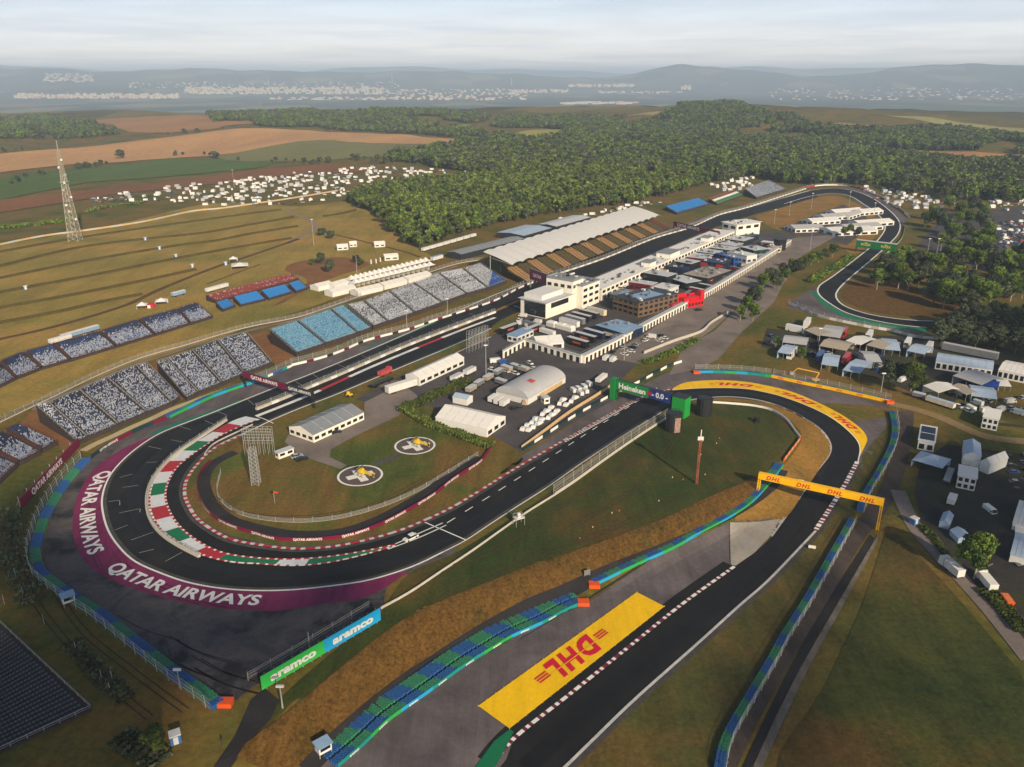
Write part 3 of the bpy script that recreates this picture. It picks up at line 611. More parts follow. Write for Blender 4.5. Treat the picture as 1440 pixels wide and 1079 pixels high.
# tyre marks and ruts
skid = flat('tyre_mark', rgb('2b2829'), .85, .3, .8); rut = flat('worn_rut', rgb('443820'), 1, .35, .5)
R_ = random.Random(3)
for k in range(12):
    x = R_.uniform(620, 900); y = 1000 - (x - 560) * .62 + R_.uniform(-20, 12); L_ = R_.uniform(50, 150); P = line([(x, y), (x + L_ * .5, y - L_ * .33 + R_.uniform(-3, 3)), (x + L_, y - L_ * .64)], 3); paint('tyre_mark', P, .1, .12, skid, .2)
for k in range(9):
    x = R_.uniform(110, 300); y = 840 + (x - 100) * .35 + R_.uniform(0, 40); P = line([(x, y), (x + 40, y + 22), (x + 90, y + 36)], 3); paint('tyre_mark', P, .2, .2, skid, .05)
for pts in ([(560,872),(650,828),(760,780),(860,745),(960,695)], [(30,690),(20,760),(40,830),(90,900),(150,960),(210,1010)], [(60,800),(110,880),(180,940),(260,1000)], [(600,810),(700,770),(800,705),(900,640)], [(960,600),(900,680),(800,745)], [(300,700),(340,722),(420,728),(520,712),(600,672)]):
    P = line(pts, 3)
    for o_ in (-.8, .8): paint('wheel_rut', offs(P, o_), .18, .18, rut, .2)

sheet('bare_slope', [(349,471),(376,466),(415,500),(410,512),(386,513)], m_soil, .08, False)
sheet('bare_slope', [(209,513),(219,510),(262,561),(254,562)], m_soil, .08, False)
sheet('bare_slope', [(28,597),(48,574),(108,622),(92,640),(82,624)], m_soil, .08, False)
sheet('soil_slope', [(380,432),(400,425),(445,400),(470,390),(520,372),(480,362),(420,368),(400,380),(432,396)], m_soil, .08, step=6)
walk = patchy('pale_walkway', [(.3, rgb('a89878')), (.7, rgb('bdae8c'))], .1, .8, .12)
paint('spectator_walkway', line([(112,634),(130,624),(155,613),(180,601),(210,588),(240,574),(270,563),(300,552),(330,542),(352,535)], 3), .4, 3.0, walk, .1)
paint('spectator_walkway', line([(45,577),(60,566),(110,545),(150,527),(200,507),(260,489),(320,472),(372,459),(420,448),(470,429),(520,413),(580,394),(640,374)], 4), .5, 2.6, m_road, .1)
paint('gravel_edge', line([(640,462),(700,436),(730,422)], 4), 1.5, 1.5, m_dry, .1)
sheet('service_yard_strip', [(300,1079),(330,1035),(352,985),(372,968),(392,985),(380,1012),(345,1050),(318,1090)], m_droad, .12, False, sub=5)

mb = MB(); q0 = ctr + up_ * hw * .03; a, b = q0 - sl_ * hw * .9, q0 + sl_ * hw * .9; d = up_ * hw * .012
mb.add([a - d, b - d, b + d, a + d], [(0, 1, 2, 3)]); mb.v = [(x, y, hz(x, y) + .47) for x, y, z in mb.v]; o = mb.build('lettering_split', yellow, bpy.data.objects['advertising_carpet']); o.data.transform(Matrix.Translation(-CA))
dust = patchy('dusty_asphalt', [(.3, rgb('3c3a3a')), (.7, rgb('4d4a49'))], .3, 1.0, .25, .95)
for P, a_, b_ in ((line(OUT[2:], 3), 1.5, -.3), (innl, -.8, 1.9), (iel[:80], -.9, 2.0), (redl, 1.7, -.5)): paint('dusty_edge', P, a_ if a_ > 0 else a_, b_, dust, .088)
scuff = flat('scuffed_purple', rgb('5a1e40'), .85, .3, .8)
for k in range(14):
    u = R_.uniform(.08, .9); i = int(u * (len(mid) - 30)); P = [p + side(mid, min(i + j, len(mid) - 1)) * (-3.4 + j * .32) for j, p in enumerate(mid[i:i + 22])]; paint('tyre_mark', P, .12, .14, scuff, .094)
# ------------------------------------------------------------------ barriers, fences, boards
def loc_of(P): return (P[0].x, P[0].y, hz(P[0].x, P[0].y))
def sub_loc(mb, t): 
    L = t.location; mb.v = [(a - L.x, b - L.y, c - L.z) for a, b, c in mb.v]; return mb
def part(t, name, mb, mats, label=None):
    o = sub_loc(mb, t).build(name, mats, t)
    if label: o['label'] = label
    return o
def text_wall(mb, s, P, s0, s1, z0, h, out=.04, mi=0, bold=.03):
    L = [0]
    for a, b in zip(P[:-1], P[1:]): L.append(L[-1] + (b - a).length)
    v, f, w = text_geo(s, bold); vs = []
    for x, y in v:
        q = s0 + (s1 - s0) * x / w; j = max(0, min(len(L) - 2, int(np.searchsorted(L, q)) - 1)); t = (q - L[j]) / max(L[j + 1] - L[j], 1e-6)
        p = P[j].lerp(P[j + 1], t); n = side(P, j).lerp(side(P, j + 1), t); p = p + n * out
        vs.append((p.x, p.y, hz(p.x, p.y) + z0 + y * h))
    mb.add(vs, f, mi)
def wall_mb(P, h, th, z0=0, mb=None, mi=0, alt=None):
    mb = mb or MB(); acc = 0
    for i in range(len(P) - 1):
        a, b = P[i], P[i + 1]; na, nb = side(P, i) * th / 2, side(P, i + 1) * th / 2
        za, zb = hz(a.x, a.y) + z0, hz(b.x, b.y) + z0
        c = [(a - na, za), (a + na, za), (b + nb, zb), (b - nb, zb)]
        m = alt[1][int(acc / alt[0]) % len(alt[1])] if alt else mi
        mb.hexa([(p.x, p.y, z) for p, z in c] + [(p.x, p.y, z + h) for p, z in c], m); acc += (b - a).length
    return mb
m_mesh, nt_, b_ = new_mat('fence_mesh')
tr = nt_.nodes.new('ShaderNodeBsdfTransparent'); mx = nt_.nodes.new('ShaderNodeMixShader'); mx.inputs[0].default_value = .16
b_.inputs['Base Color'].default_value = (.45, .45, .44, 1); b_.inputs['Roughness'].default_value = .5
nt_.links.new(tr.outputs[0], mx.inputs[1]); nt_.links.new(b_.outputs[0], mx.inputs[2]); nt_.links.new(mx.outputs[0], nt_.nodes['Material Output'].inputs[0])
steel = flat('galvanised_steel', rgb('a9aaa8'), .45, .2, 2, .3); dark = flat('dark_metal', rgb('26272a'), .5, .2); concw = flat('pale_concrete', rgb('b6b0a4'), .9, .15, .8)
tan_w = flat('tan_timber', rgb('c2a578'), .8, .2); orange = flat('orange_plastic', rgb('d9531a'), .55, .12); black = flat('black_plastic', rgb('17181a'), .6, .2)  # tan_w is one plain tan timber colour
t_blue = flat('tyre_blue', rgb('2a5792'), .6, .25, 2); t_green = flat('tyre_green', rgb('357a5c'), .6, .25, 2); t_hole = flat('tyre_hole', rgb('0b0f16'), .9, .2); teal = flat('teal_board', rgb('1b8580'), .5, .1); cyan = flat('cyan_board', rgb('2496c0'), .5, .1); bgreen = flat('board_green', rgb('2b9c4e'), .5, .1); pboard = flat('purple_board', rgb('6c0f36'), .5, .12); yboard = flat('yellow_board', rgb('f2b705'), .5, .1)
def tyre_bank(P, rows, sgn, h, run, start=.4, gap=None):
    """standing stacks of tyres, rows deep on side sgn of P; colour changes every run metres"""
    mb = MB(); n = 7; ang = [2 * math.pi * k / n for k in range(n)]
    Q = P; acc = 0; step = .74; L = plen(P); k = 0; s = 0
    cum = [0]
    for a, b in zip(P[:-1], P[1:]): cum.append(cum[-1] + (b - a).length)
    while s < L:
        j = max(0, min(len(P) - 2, int(np.searchsorted(cum, s)) - 1)); t = (s - cum[j]) / max(cum[j + 1] - cum[j], 1e-6)
        p = P[j].lerp(P[j + 1], t); nn = side(P, j) * sgn; z = hz(p.x, p.y)
        for r in range(rows):
            if gap is not None and r == gap: continue
            c = p + nn * (start + r * .74 + (.0 if k % 2 else .12)); hh = h * (.9 if gap is not None and r < gap else 1.0) * (1 + .05 * ((k * 7 + r * 3) % 3 - 1))
            vs = []
            for q, zz in ((.37, z), (.37, z + hh), (.2, z + hh), (.2, z + hh - .45)):
                vs += [(c.x + q * math.cos(a), c.y + q * math.sin(a), zz) for a in ang]
            fs = []; 
            for l in range(3): fs += [(l * n + i, l * n + (i + 1) % n, (l + 1) * n + (i + 1) % n, (l + 1) * n + i) for i in range(n)]
            m = int((s + r * .3) / run) % 2
            mb.add(vs, fs, m); mb.add(vs[3 * n:], [tuple(range(n))], 2)
        s += step; k += 1
    return mb
def debris_fence(t, P, h, sp=4.0, off=0, lean=.5):
    Q = offs(P, off) if off else P; mb = MB(); pm = MB(); wm = MB(); acc = 0; last = -99
    for i in range(len(Q) - 1):
        a, b = Q[i], Q[i + 1]; za, zb = hz(a.x, a.y), hz(b.x, b.y)
        mb.add([(a.x, a.y, za + .2), (b.x, b.y, zb + .2), (b.x, b.y, zb + h), (a.x, a.y, za + h)], [(0, 1, 2, 3)])
        for zz in (h * .35, h * .7, h): wm.bar((a.x, a.y, za + zz), (b.x, b.y, zb + zz), .06)
        if acc - last >= sp:
            n = side(Q, i) * lean; pm.bar((a.x, a.y, za), (a.x, a.y, za + h), .14); pm.bar((a.x, a.y, za + h), (a.x + n.x, a.y + n.y, za + h + .5), .1); last = acc
        acc += (b - a).length
    part(t, 'fence_mesh', mb, m_mesh); part(t, 'fence_cable', wm, steel)
    o = part(t, 'fence_post', pm, steel); o['kind'] = 'stuff'
    return t
def tyre_wall(label, pts, rows, sgn, h=1.1, run=6, board=None, fence=None, rev=False, gap=None, start=.4, end=None):
    P = line(pts[::-1] if rev else pts, 2.5); t = thing('tyre_wall', label, 'tyre wall', loc_of(P), 0, 'tyre walls along the circuit')
    part(t, 'tyre_stack', tyre_bank(P, rows, sgn, h, run, start, gap), [t_blue, t_green, t_hole])
    if fence: debris_fence(t, P, fence[0], 4, fence[1], fence[2])
    if board:
        cols, txt, bh, ln, lm = board; mb = wall_mb(P, bh, .14, 0, None, 0, (ln, list(range(len(cols)))))
        part(t, 'advert_board', mb, cols); L = plen(P); tb = MB(); s = 0
        while s + ln <= L and txt:
            tx = txt if isinstance(txt, str) else txt[int(s / ln) % len(txt)]
            tw = text_geo(tx, .03)[2] * bh * .55
            tw = min(tw, ln * .8)
            if tx: text_wall(tb, tx, P, s + (ln - tw) / 2, s + (ln + tw) / 2, bh * .22, bh * .56, .1)
            s += ln
        if tb.v: part(t, 'board_lettering', tb, lm)
    if end:
        q = P[-1] if end > 0 else P[0]; mb = MB(); mb.hexa([(q.x + a, q.y + b, hz(q.x, q.y) + c) for c in (0, 1.2) for a, b in ((-1.6, -1.2), (1.6, -1.2), (1.6, 1.2), (-1.6, 1.2))]); part(t, 'orange_end_block', mb, orange)
    return t
tyre_wall('blue and green tyre wall bending round the outside of the hairpin run-off', [(128,648),(112,664),(92,690),(72,725),(63,752),(58,775),(62,797),(74,812),(110,838),(150,863),(187,892),(225,922),(262,950),(300,976),(317,991)], 4, 1, 1.3, 9, None, (3.6, 3.6, .6), end=1)
tyre_wall('double tyre wall with teal lettered boards below the orange grass bank', [(475,1080),(510,1050),(547,1000+14),(567,1004-4),(590,984),(615,966),(642,946),(667,929),(692,914),(720,897),(765,877),(795,860),(820,850)], 9, -1, 1.25, 5.5, ([teal, bgreen, cyan, teal], 'aramco', 1.15, 9.5, white), None, gap=3, end=1)
tyre_wall('blue and green tyre wall running up to the yellow gantry from the lower run-off', [(835,825),(895,796),(950,771),(972,758),(1003,742),(1032,726),(1060,706),(1081,683),(1101,656)], 4, -1, 1.25, 5.5, ([cyan, bgreen], '', 1.1, 9, white), None, end=-1)
tyre_wall('narrow tyre wall right of the lower circuit, below the gantry', [(1002,1085),(1013,1040),(1046,982),(1080,925),(1093,900),(1111,872),(1128,845),(1148,810),(1161,787),(1181,752),(1192,732)], 3, 1, 1.2, 6, None, (3.2, 2.6, .3))
tyre_wall('narrow tyre wall between the gantry and the end of the yellow boards', [(1203,718),(1212,695),(1232,662),(1248,630),(1253,605),(1249,581)], 3, 1, 1.2, 6, None, (3.2, 2.6, .3))
tyre_wall('tyre wall faced with yellow and red lettered boards outside the last corner', [(1084,531),(1130,541),(1170,549),(1210,558),(1250,567)], 3, -1, 1.3, 6, ([yboard, yboard], 'DHL', 1.5, 9, dred), (3.4, -2.6, -.3), end=1)
tyre_wall('blue and teal tyre wall upstream of the yellow boards at the last corner', [(979,525),(1010,525),(1050,527),(1083,531)], 3, -1, 1.3, 6, ([cyan, teal, bgreen], '', 1.3, 6, white), (3.4, -2.6, -.3), end=-1)
tyre_wall('blue and green banded barrier under the stand at the hairpin exit', [(239,588),(270,573),(300,559),(330,548),(358,539)], 3, -1, 1.3, 8, ([bgreen, cyan], '', 1.2, 8, white), None)
# boards and walls
def board_wall(name, label, cat, pts, h, cols, ln, txt, lm, fence=None, th=.2, rev=False, step=2.0, group=None, bh=None, split=None):
    P = line(pts[::-1] if rev else pts, step); t = thing(name, label, cat, loc_of(P), 0, group)
    part(t, 'wall_panel', wall_mb(P, h, th, 0, None, 0, (split or ln / 2, list(range(len(cols))))), cols)
    if txt:
        tb = MB(); s = 0; L = plen(P)
        while s + ln <= L + .5:
            tw = min(text_geo(txt, .03)[2] * h * .6, ln * .86); text_wall(tb, txt, P, s + (ln - tw) / 2, min(L, s + (ln + tw) / 2), h * .2, h * .6, th / 2 + .03); s += ln
        part(t, 'wall_lettering', tb, lm)
    if fence: debris_fence(t, P, *fence)
    return t
board_wall('lettered_barrier', 'maroon lettered board wall curving round the infield lawn inside the hairpin', 'barrier', [(296,650),(280,668),(278,692),(289,717),(309,734),(334,745),(362,753),(388,760),(442,761),(480,757),(510,749),(540,737),(572,720),(610,697),(635,677),(660,661),(677,649),(691,629)], 1.3, [pboard, pboard], 15, 'QATAR AIRWAYS', white)
board_wall('lettered_barrier', 'dark board wall with white lettering below the stands at the hairpin entry', 'barrier', [(128,645),(152,628),(180,613),(208,600),(234,590)], 1.5, [flat('ink_board', rgb('12343f')), pboard], 21, 'QATAR AIRWAYS', white)
t = board_wall('lettered_billboard', 'long maroon billboard with white lettering behind the hairpin tyre wall', 'billboard', [(30,715),(50,694),(72,670),(95,645),(111,628)], 3.6, [pboard], 40, 'QATAR AIRWAYS', white, th=.4)
pm = MB(); P = line([(30,715),(50,694),(72,670),(95,645),(111,628)], 3)
for i in range(0, len(P), 2):
    n = side(P, i) * -1; q = (P[i].x + n.x * .4, P[i].y + n.y * .4); part(t, 'board_brace', MB().bar((*q, 0), (*q, 4.4), .18).bar((*q, 3), (P[i].x + n.x * 2.4, P[i].y + n.y * 2.4, 0), .12), steel)
board_wall('concrete_barrier', 'pale concrete wall below the covered stand, far end of the straight', 'barrier', [(760,394),(845,366),(920,336),(970,321),(1011,303),(1042,295),(1074,285),(1105,275),(1133,266)], 1.2, [white, concw], 16, '', white, (3.5, 5, -.4, -.3), step=5, split=5)
board_wall('concrete_barrier', 'white and maroon barrier in front of the pale speckled stand', 'barrier', [(410,515),(447,506),(480,495),(515,480),(572,465),(610,452),(635,444),(695,424),(730,406),(758,395)], 1.2, [white, white, pboard, white, white, dark], 14, '', white, (3.8, 4, -.5, -.4), step=4, split=4)
board_wall('concrete_barrier', 'teal and white barrier beside the lower end of the pit straight', 'barrier', [(362,537),(385,527),(410,516)], 1.2, [teal, white, t_blue], 12, '', white, (3.8, 4, -.5, -.4), step=3, split=5)
pitw = [(360,577),(400,561),(437,545),(480,527),(530,505),(575,486),(640,461),(696,440)]
board_wall('pit_wall', 'pale pit wall with glazed debris fence between straight and pit lane', 'pit wall', pitw, 1.1, [concw, white], 12, '', white, (3.0, 5, .2, 0), step=4, th=1.2)
mb = strip_mb(line([(360,586),(437,555),(530,513),(640,468),(696,447)], 4), 1.2, 1.0, .14, None, 0, (9, [0, 0, 1, 0, 2, 2, 0, 1])); o = fixup(mb.build('painted_strip', [white, flat('grey_white_paint', rgb('c9cdd2')), red])); o['kind'] = 'structure'
board_wall('concrete_barrier', 'grey island wall with low fence round the inside of the hairpin track', 'barrier', [(318,592),(282,616),(243,643),(217,672),(207,696),(208,724),(222,748),(246,766),(280,784)], .9, [concw], 12, '', white, (2.0, 6, -.1, 0), step=3, th=1.0)
board_wall('sponsor_barrier', 'dark and white banded barrier along the straight below the white covered carts', 'barrier', [(735,634),(770,611),(805,588),(840,568),(862,556),(905,535),(938,517),(958,510)], 1.3, [flat('ink_board', rgb('12343f')), white], 12, '', white, None, step=2, split=6.5)
board_wall('concrete_barrier', 'pale wall with tall mesh fence beside the tarmac, below the round dark towers', 'barrier', [(780,697),(810,677),(850,648),(890,620),(925,597),(940,587)], 1.2, [concw], 12, '', white, (4.0, 3.6, -.6, -.6), step=3)
board_wall('concrete_barrier', 'low pale rail along the lawn edge below the hairpin exit', 'barrier', [(535,857),(575,835),(620,805),(665,775),(700,750),(740,722),(780,697)], .8, [concw], 12, '', white, None, step=3)
board_wall('concrete_barrier', 'white wall curving along the inside of the last corner', 'barrier', [(1000,567),(1030,569),(1060,572),(1085,578),(1105,591),(1118,608),(1125,617)], 1.0, [white], 12, '', white, None, step=2)
board_wall('orange_barrier', 'short orange barrier ending at the tyre wall inside the last corner', 'barrier', [(1125,618),(1113,634),(1101,650)], 1.2, [orange, tan_w], 4, '', white, None, step=2)
board_wall('timber_fence', 'tan timber board fence behind the row of white covered carts', 'fence', [(733,632),(760,612),(800,582),(835,560),(858,545)], 1.6, [tan_w], 12, '', white, None, step=3)
board_wall('security_fence', 'thin fence on posts along the crest behind the lower stands', 'fence', [(-20,604),(40,575),(80,556),(140,527),(200,503),(260,486),(320,468),(360,458),(420,446),(480,426),(560,398),(640,372),(680,366)], .4, [concw], 12, '', white, (2.4, 4.5, 0, 0), step=5)
board_wall('security_fence', 'wire fence on thin posts round the helipad lawn', 'fence', [(310,665),(305,695),(325,718),(360,730),(420,735),(480,729),(540,712),(590,690),(640,660),(672,640)], .1, [concw], 12, '', white, (1.5, 3.2, 0, 0), step=3)
board_wall('timber_fence', 'pale wooden fence between hillside and campsite', 'fence', [(0,345),(60,333),(120,325),(200,313),(270,298),(310,294),(360,287),(420,278),(480,268)], 1.6, [tan_w, concw], 8, '', white, None, step=6)
board_wall('green_barrier', 'pale green barrier along the outside of the far descent', 'barrier', [(1272,318),(1268,335),(1255,350),(1240,362)], 1.3, [flat('sage_board', rgb('7d9a84'))], 9, '', white, None, step=5)
board_wall('concrete_barrier', 'white slab barrier outside the green painted corner', 'barrier', [(1108,428),(1130,437),(1155,447),(1200,457),(1225,462),(1260,468),(1290,476),(1320,478)], 1.6, [white, concw], 9, '', white, (3, 6, -.4, 0), step=4)
board_wall('concrete_barrier', 'pale wall round the outside of the first corner beyond the marquees', 'barrier', [(1134,264),(1160,261),(1190,262),(1215,268),(1240,280),(1262,294),(1278,306)], 1.4, [red, white, white, concw, pboard], 30, '', white, (3, 8, -.4, 0), step=6, split=18)
board_wall('lettered_barrier', 'low dark barrier with fence facing the hairpin exit stand', 'barrier', [(355,598),(330,610),(300,625),(287,640)], .6, [concw], 9, '', white, None, step=3)
# ------------------------------------------------------------------ seating
navy = flat('seat_navy', rgb('2d3349'), .6, .2); lblue = flat('seat_light_blue', rgb('858ea2'), .55, .15); swhite = flat('seat_white', rgb('a6abb6'), .55, .12); sblue = flat('seat_blue', rgb('2a4f96'), .55, .15); aqua = flat('seat_aqua', rgb('5389a6'), .55, .15); sky_b = flat('seat_sky', rgb('76a0ba'), .55, .12); sgrey = flat('seat_dark_grey', rgb('4b5058'), .6, .2)
sred = flat('seat_red', rgb('80403a'), .6, .2); bsky = flat('seat_bright_blue', rgb('2f78bd'), .55, .12); sgreen = flat('seat_flag_green', rgb('2f7a4c'), .6, .15); beige = flat('seat_beige', rgb('c09a66'), .6, .15); olive = flat('seat_olive', rgb('6a6238'), .6, .2)
SEATC = [navy, lblue, swhite, sblue, aqua, sky_b, sgrey, sred, bsky, sgreen, beige, olive, white]
rust = flat('rusty_frame', rgb('6b3f33'), .7, .25); cterr = flat('terrace_concrete', rgb('3d3433'), .9, .2)
ROWB = [random.uniform(-.16, .16) for _ in range(97)]
def pick(scheme, u, v):
    r = min(.999, max(0, random.random() + ROWB[int(v * 89)]))
    if scheme == 'speckle': return 0 if r < .30 + .35 * v else (1 if r < .72 else 2)
    if scheme == 'upper': return 0 if r < .15 + .75 * sst(.35, .8, v) else (1 if r < .75 else (2 if r < .92 else 3))
    if scheme == 'pale': return 6 if r < .22 + .25 * (abs(v - .55) < .2) else 2
    if scheme == 'palecorner': return 3 if v < .42 * u * 1.2 and r < .93 else (6 if r < .24 else 2)
    if scheme == 'aqua': return 4 if r < .5 else (5 if r < .88 else (1 if r < .95 else 3))
    if scheme == 'blue': return 8
    if scheme == 'red': return 7 if r < .95 else 2
    if scheme == 'flag': return 9 if v < .36 else (12 if v < .66 else 7)
    if scheme == 'beige': return 10
    if scheme == 'olive': return 11
    if scheme == 'shade_grey': return 6  # dark grey seats: shade of the lower corner stand put into their colour
    if scheme == 'far': return 1 if r < .5 else (6 if r < .7 else 2)
    return 2
def stand(label, c, zf, zb, scheme, group, rows=None, name='grandstand_block', sw=.62, pitch=.82, frame=True, parent=None):
    FL, FR, BR, BL = [Vector(G(*p, d)) for p, d in zip(c, (zf, zf, zb, zb))]
    bs = (FL + FR) / 2
    t = parent or thing(name, label, 'grandstand', (bs.x, bs.y, 0), 0, group)
    dep = ((BL - FL).length + (BR - FR).length) / 2; wid = ((FR - FL).length + (BR - BL).length) / 2
    rows = rows or max(4, int(dep / pitch)); cols = max(3, int(wid / sw))
    tm = MB(); V = []; F = []; MI = []
    for i in range(rows):
        a0, b0 = FL.lerp(BL, i / rows), FR.lerp(BR, i / rows); a1, b1 = FL.lerp(BL, (i + 1) / rows), FR.lerp(BR, (i + 1) / rows)
        z0 = a0.z
        z1 = a1.z
        tm.add([(a0.x, a0.y, z0), (b0.x, b0.y, z0), (b1.x, b1.y, z0), (a1.x, a1.y, z0), (b1.x, b1.y, z1), (a1.x, a1.y, z1)], [(0, 1, 2, 3), (3, 2, 4, 5)])
        mg = min(.09, 1.1 / wid); ed = (b0 - a0) * (1 - 2 * mg) / cols; s0_ = (b0 - a0) * mg; back = (a1 - a0); back.z = 0; back.normalize()
        h = ed * .38
        for j in range(cols):
            if scheme in ('pale', 'speckle') and random.random() < .01: continue
            p = a0.lerp(a1, .35); p = p + s0_ + ed * (j + .5); z = z0 + .42; q = p + back * .34; r = q + back * .08
            n = len(V)
            V += [(p.x - h.x, p.y - h.y, z), (p.x + h.x, p.y + h.y, z), (q.x + h.x, q.y + h.y, z - .04), (q.x - h.x, q.y - h.y, z - .04), (r.x + h.x, r.y + h.y, z + .4), (r.x - h.x, r.y - h.y, z + .4)]
            m = pick(scheme, j / cols, i / rows); F += [(n, n + 1, n + 2, n + 3), (n + 3, n + 2, n + 4, n + 5)]; MI += [m, m]
    # sides and back of the stepped base
    tm.add([FL, BL, (BL.x, BL.y, 0), (FL.x, FL.y, 0)], [(0, 1, 2, 3)]); tm.add([FR, BR, (BR.x, BR.y, 0), (FR.x, FR.y, 0)], [(3, 2, 1, 0)]); tm.add([BL, BR, (BR.x, BR.y, 0), (BL.x, BL.y, 0)], [(0, 1, 2, 3)]); tm.add([FL, FR, (FR.x, FR.y, 0), (FL.x, FL.y, 0)], [(3, 2, 1, 0)])
    part(t, 'terrace', tm, cterr); sm = MB(); sm.v, sm.f, sm.m = V, F, MI; used = sorted(set(MI)); mp = {u: k for k, u in enumerate(used)}; sm.m = [mp[k] for k in MI]
    part(t, 'seat_bank', sm, [SEATC[u] for u in used])
    if frame:
        fm = MB(); up = Vector((0, 0, 1.1))
        for a, b in ((BL, BR), (FL, FR), (FL, BL), (FR, BR)):
            n = max(1, int((b - a).length / 3)); fm.bar(a + up, b + up, .09); fm.bar(a + up * .5, b + up * .5, .06)
            for k in range(n + 1): q = a.lerp(b, k / n); fm.bar(q, q + up, .08)
        part(t, 'guard_rail', fm, rust if scheme in ('upper', 'red', 'blue') else steel)
    return t
g1 = 'speckled seating blocks beside the hairpin entry'; hh = 7.5
def joined(cs):
    cs = [list(c) for c in cs]
    for p, q in zip(cs[:-1], cs[1:]):
        if abs(q[0][0] - p[1][0]) < 8:
            for i, j in ((1, 0), (2, 3)):
                a, b = p[i], q[j]; p[i] = (a[0] * .55 + b[0] * .45, a[1] * .55 + b[1] * .45); q[j] = (a[0] * .45 + b[0] * .55, a[1] * .45 + b[1] * .55)
    return cs
names = ['narrow', 'wide', 'wide', 'wide', 'narrow', 'narrow', 'wide', 'wide', 'wide']
o9 = ['first', 'second', 'third', 'fourth', 'fifth', 'sixth', 'seventh', 'eighth', 'ninth']
for k, c in enumerate(joined([((108,622),(120,615),(67,568),(50,571)), ((124,615),(164,599),(110,551),(71,571-2)), ((167,595),(204,580),(148,533),(114,549)), ((208,580),(240,566),(190,515),(153,532)), ((242,566),(252,558),(207,512),(193,516)), ((262,560),(277,552),(232,506),(220,510)), ((279,551),(310,540),(269,494),(236,506)), ((313,537),(341,527),(304,480),(272,494)), ((344,523),(382,510),(347,469),(307,480))])):
    stand(f'{names[k]} navy and pale blue seating block, {o9[k]} from the hairpin end of the trackside row', c, 1.6, hh, 'speckle', g1)
for k, c in enumerate([((27,650),(57,634),(4,607),(-25,626)), ((59,632),(80,621),(27,596),(8,604)), ((-12,686),(24,652),(-28,630),(-64,652))]):
    stand(['navy and blue corner block, middle of the three behind the maroon billboard', 'small navy and blue corner block closest to the trackside row', 'corner block cut by the photo edge behind the maroon billboard'][k], c, 1.6, 6, 'upper', 'corner seating blocks behind the billboard')
for k, c in enumerate(joined([((416,497),(455,484),(417,453),(379,465)), ((459,482),(501,470),(465,436),(421,452)), ((504,466),(522,461),(484,430),(467,436))])):
    stand(['aqua blue seating block next to the bare brown slope', 'wide aqua blue seating block between two other aqua blocks', 'narrow aqua blue block touching the pale speckled blocks'][k], c, 2.2, hh, 'aqua', 'aqua blue seating blocks')
for k, c in enumerate(joined([((524,459),(544,452),(510,425),(488,430)), ((546,452),(581,440),(546,411),(515,424)), ((584,439),(620,426),(580,399),(550,410)), ((622,425),(654,414),(615,385),(583,398)), ((657,412),(684,405),(650,379),(619,385)), ((686,405),(712,395),(676,371),(653,378))])):
    stand(['narrow pale speckled block beside the aqua seats', 'pale speckled block, second from the aqua seats', 'pale speckled block, third from the aqua seats', 'pale speckled block, fourth from the aqua seats', 'pale speckled block, fifth from the aqua seats', 'pale block with a bright blue lower corner beside the covered stand'][k], c, 2.2, hh, 'pale' if k < 5 else 'palecorner', 'pale speckled seating blocks')
for k, c in enumerate(joined([((-20,552),(20,533),(-2,518),(-34,530)), ((24,530),(56,518),(28,496),(0,501)), ((60,517),(96,506),(72,484),(38,494)), ((101,506),(160,488),(136,466),(78,484)), ((165,486),(214,470),(192,450),(143,466)), ((220,471),(265,454),(247,435),(197,449)), ((269,456),(299,445),(277,426),(252,434))])):
    stand(['navy topped hillside block cut by the photo edge', 'navy topped hillside block, second from the photo edge', 'navy topped hillside block, third along the upper row', 'widest navy topped hillside block, mid row', 'navy topped hillside block, fifth along the upper row', 'navy topped hillside block, second from the red stand', 'last navy topped hillside block before the red and blue stand'][k], c, 1.2, 5.0, 'upper', 'hillside seating blocks')
for k, (c, s, l) in enumerate([(((303,425),(420,393),(410,385),(289,416)), 'red', 'long dull red seating block on the hillside above the bright blue blocks'), (((312,437),(331,430),(321,421),(303,427)), 'blue', 'small bright blue block under the hillside end of the red seats'), (((337,430),(374,421),(362,410),(327,419)), 'blue', 'bright blue block, second below the red seats'), (((377,421),(411,411),(402,401),(366,410)), 'blue', 'bright blue block, third below the red seats'), (((415,411),(433,405),(421,395),(405,400)), 'blue', 'narrow bright blue block at the grassy end of the red seats')]):
    stand(l, c, 1.0, 2.6 if s == 'blue' else 3.4, s, 'red and blue hillside seating')
stand('far rectangle of bright blue seats on grass beyond the covered stand', ((951,300),(997,287),(982,279),(935,291)), 1.5, 4, 'blue', 'far seating beyond the covered stand', pitch=1.2, sw=1.2)
stand('red, white and green striped far seating block', ((1008,287),(1044,274),(1032,268),(997,280)), 1.5, 4, 'flag', 'far seating beyond the covered stand', pitch=1.2, sw=1.2)
stand('far grey blue seating block at the first corner', ((1063,278),(1104,266),(1081,254),(1047,266)), 2, 8, 'far', 'far seating beyond the covered stand', pitch=1.2, sw=1.2)
stand('dark unlit timber stand at the lower corner beneath the tyre wall', ((-60,1085),(128,997),(0,877),(-120,960)), .6, 2.0, 'shade_grey', 'dark lower stand', pitch=1.4, sw=.9)
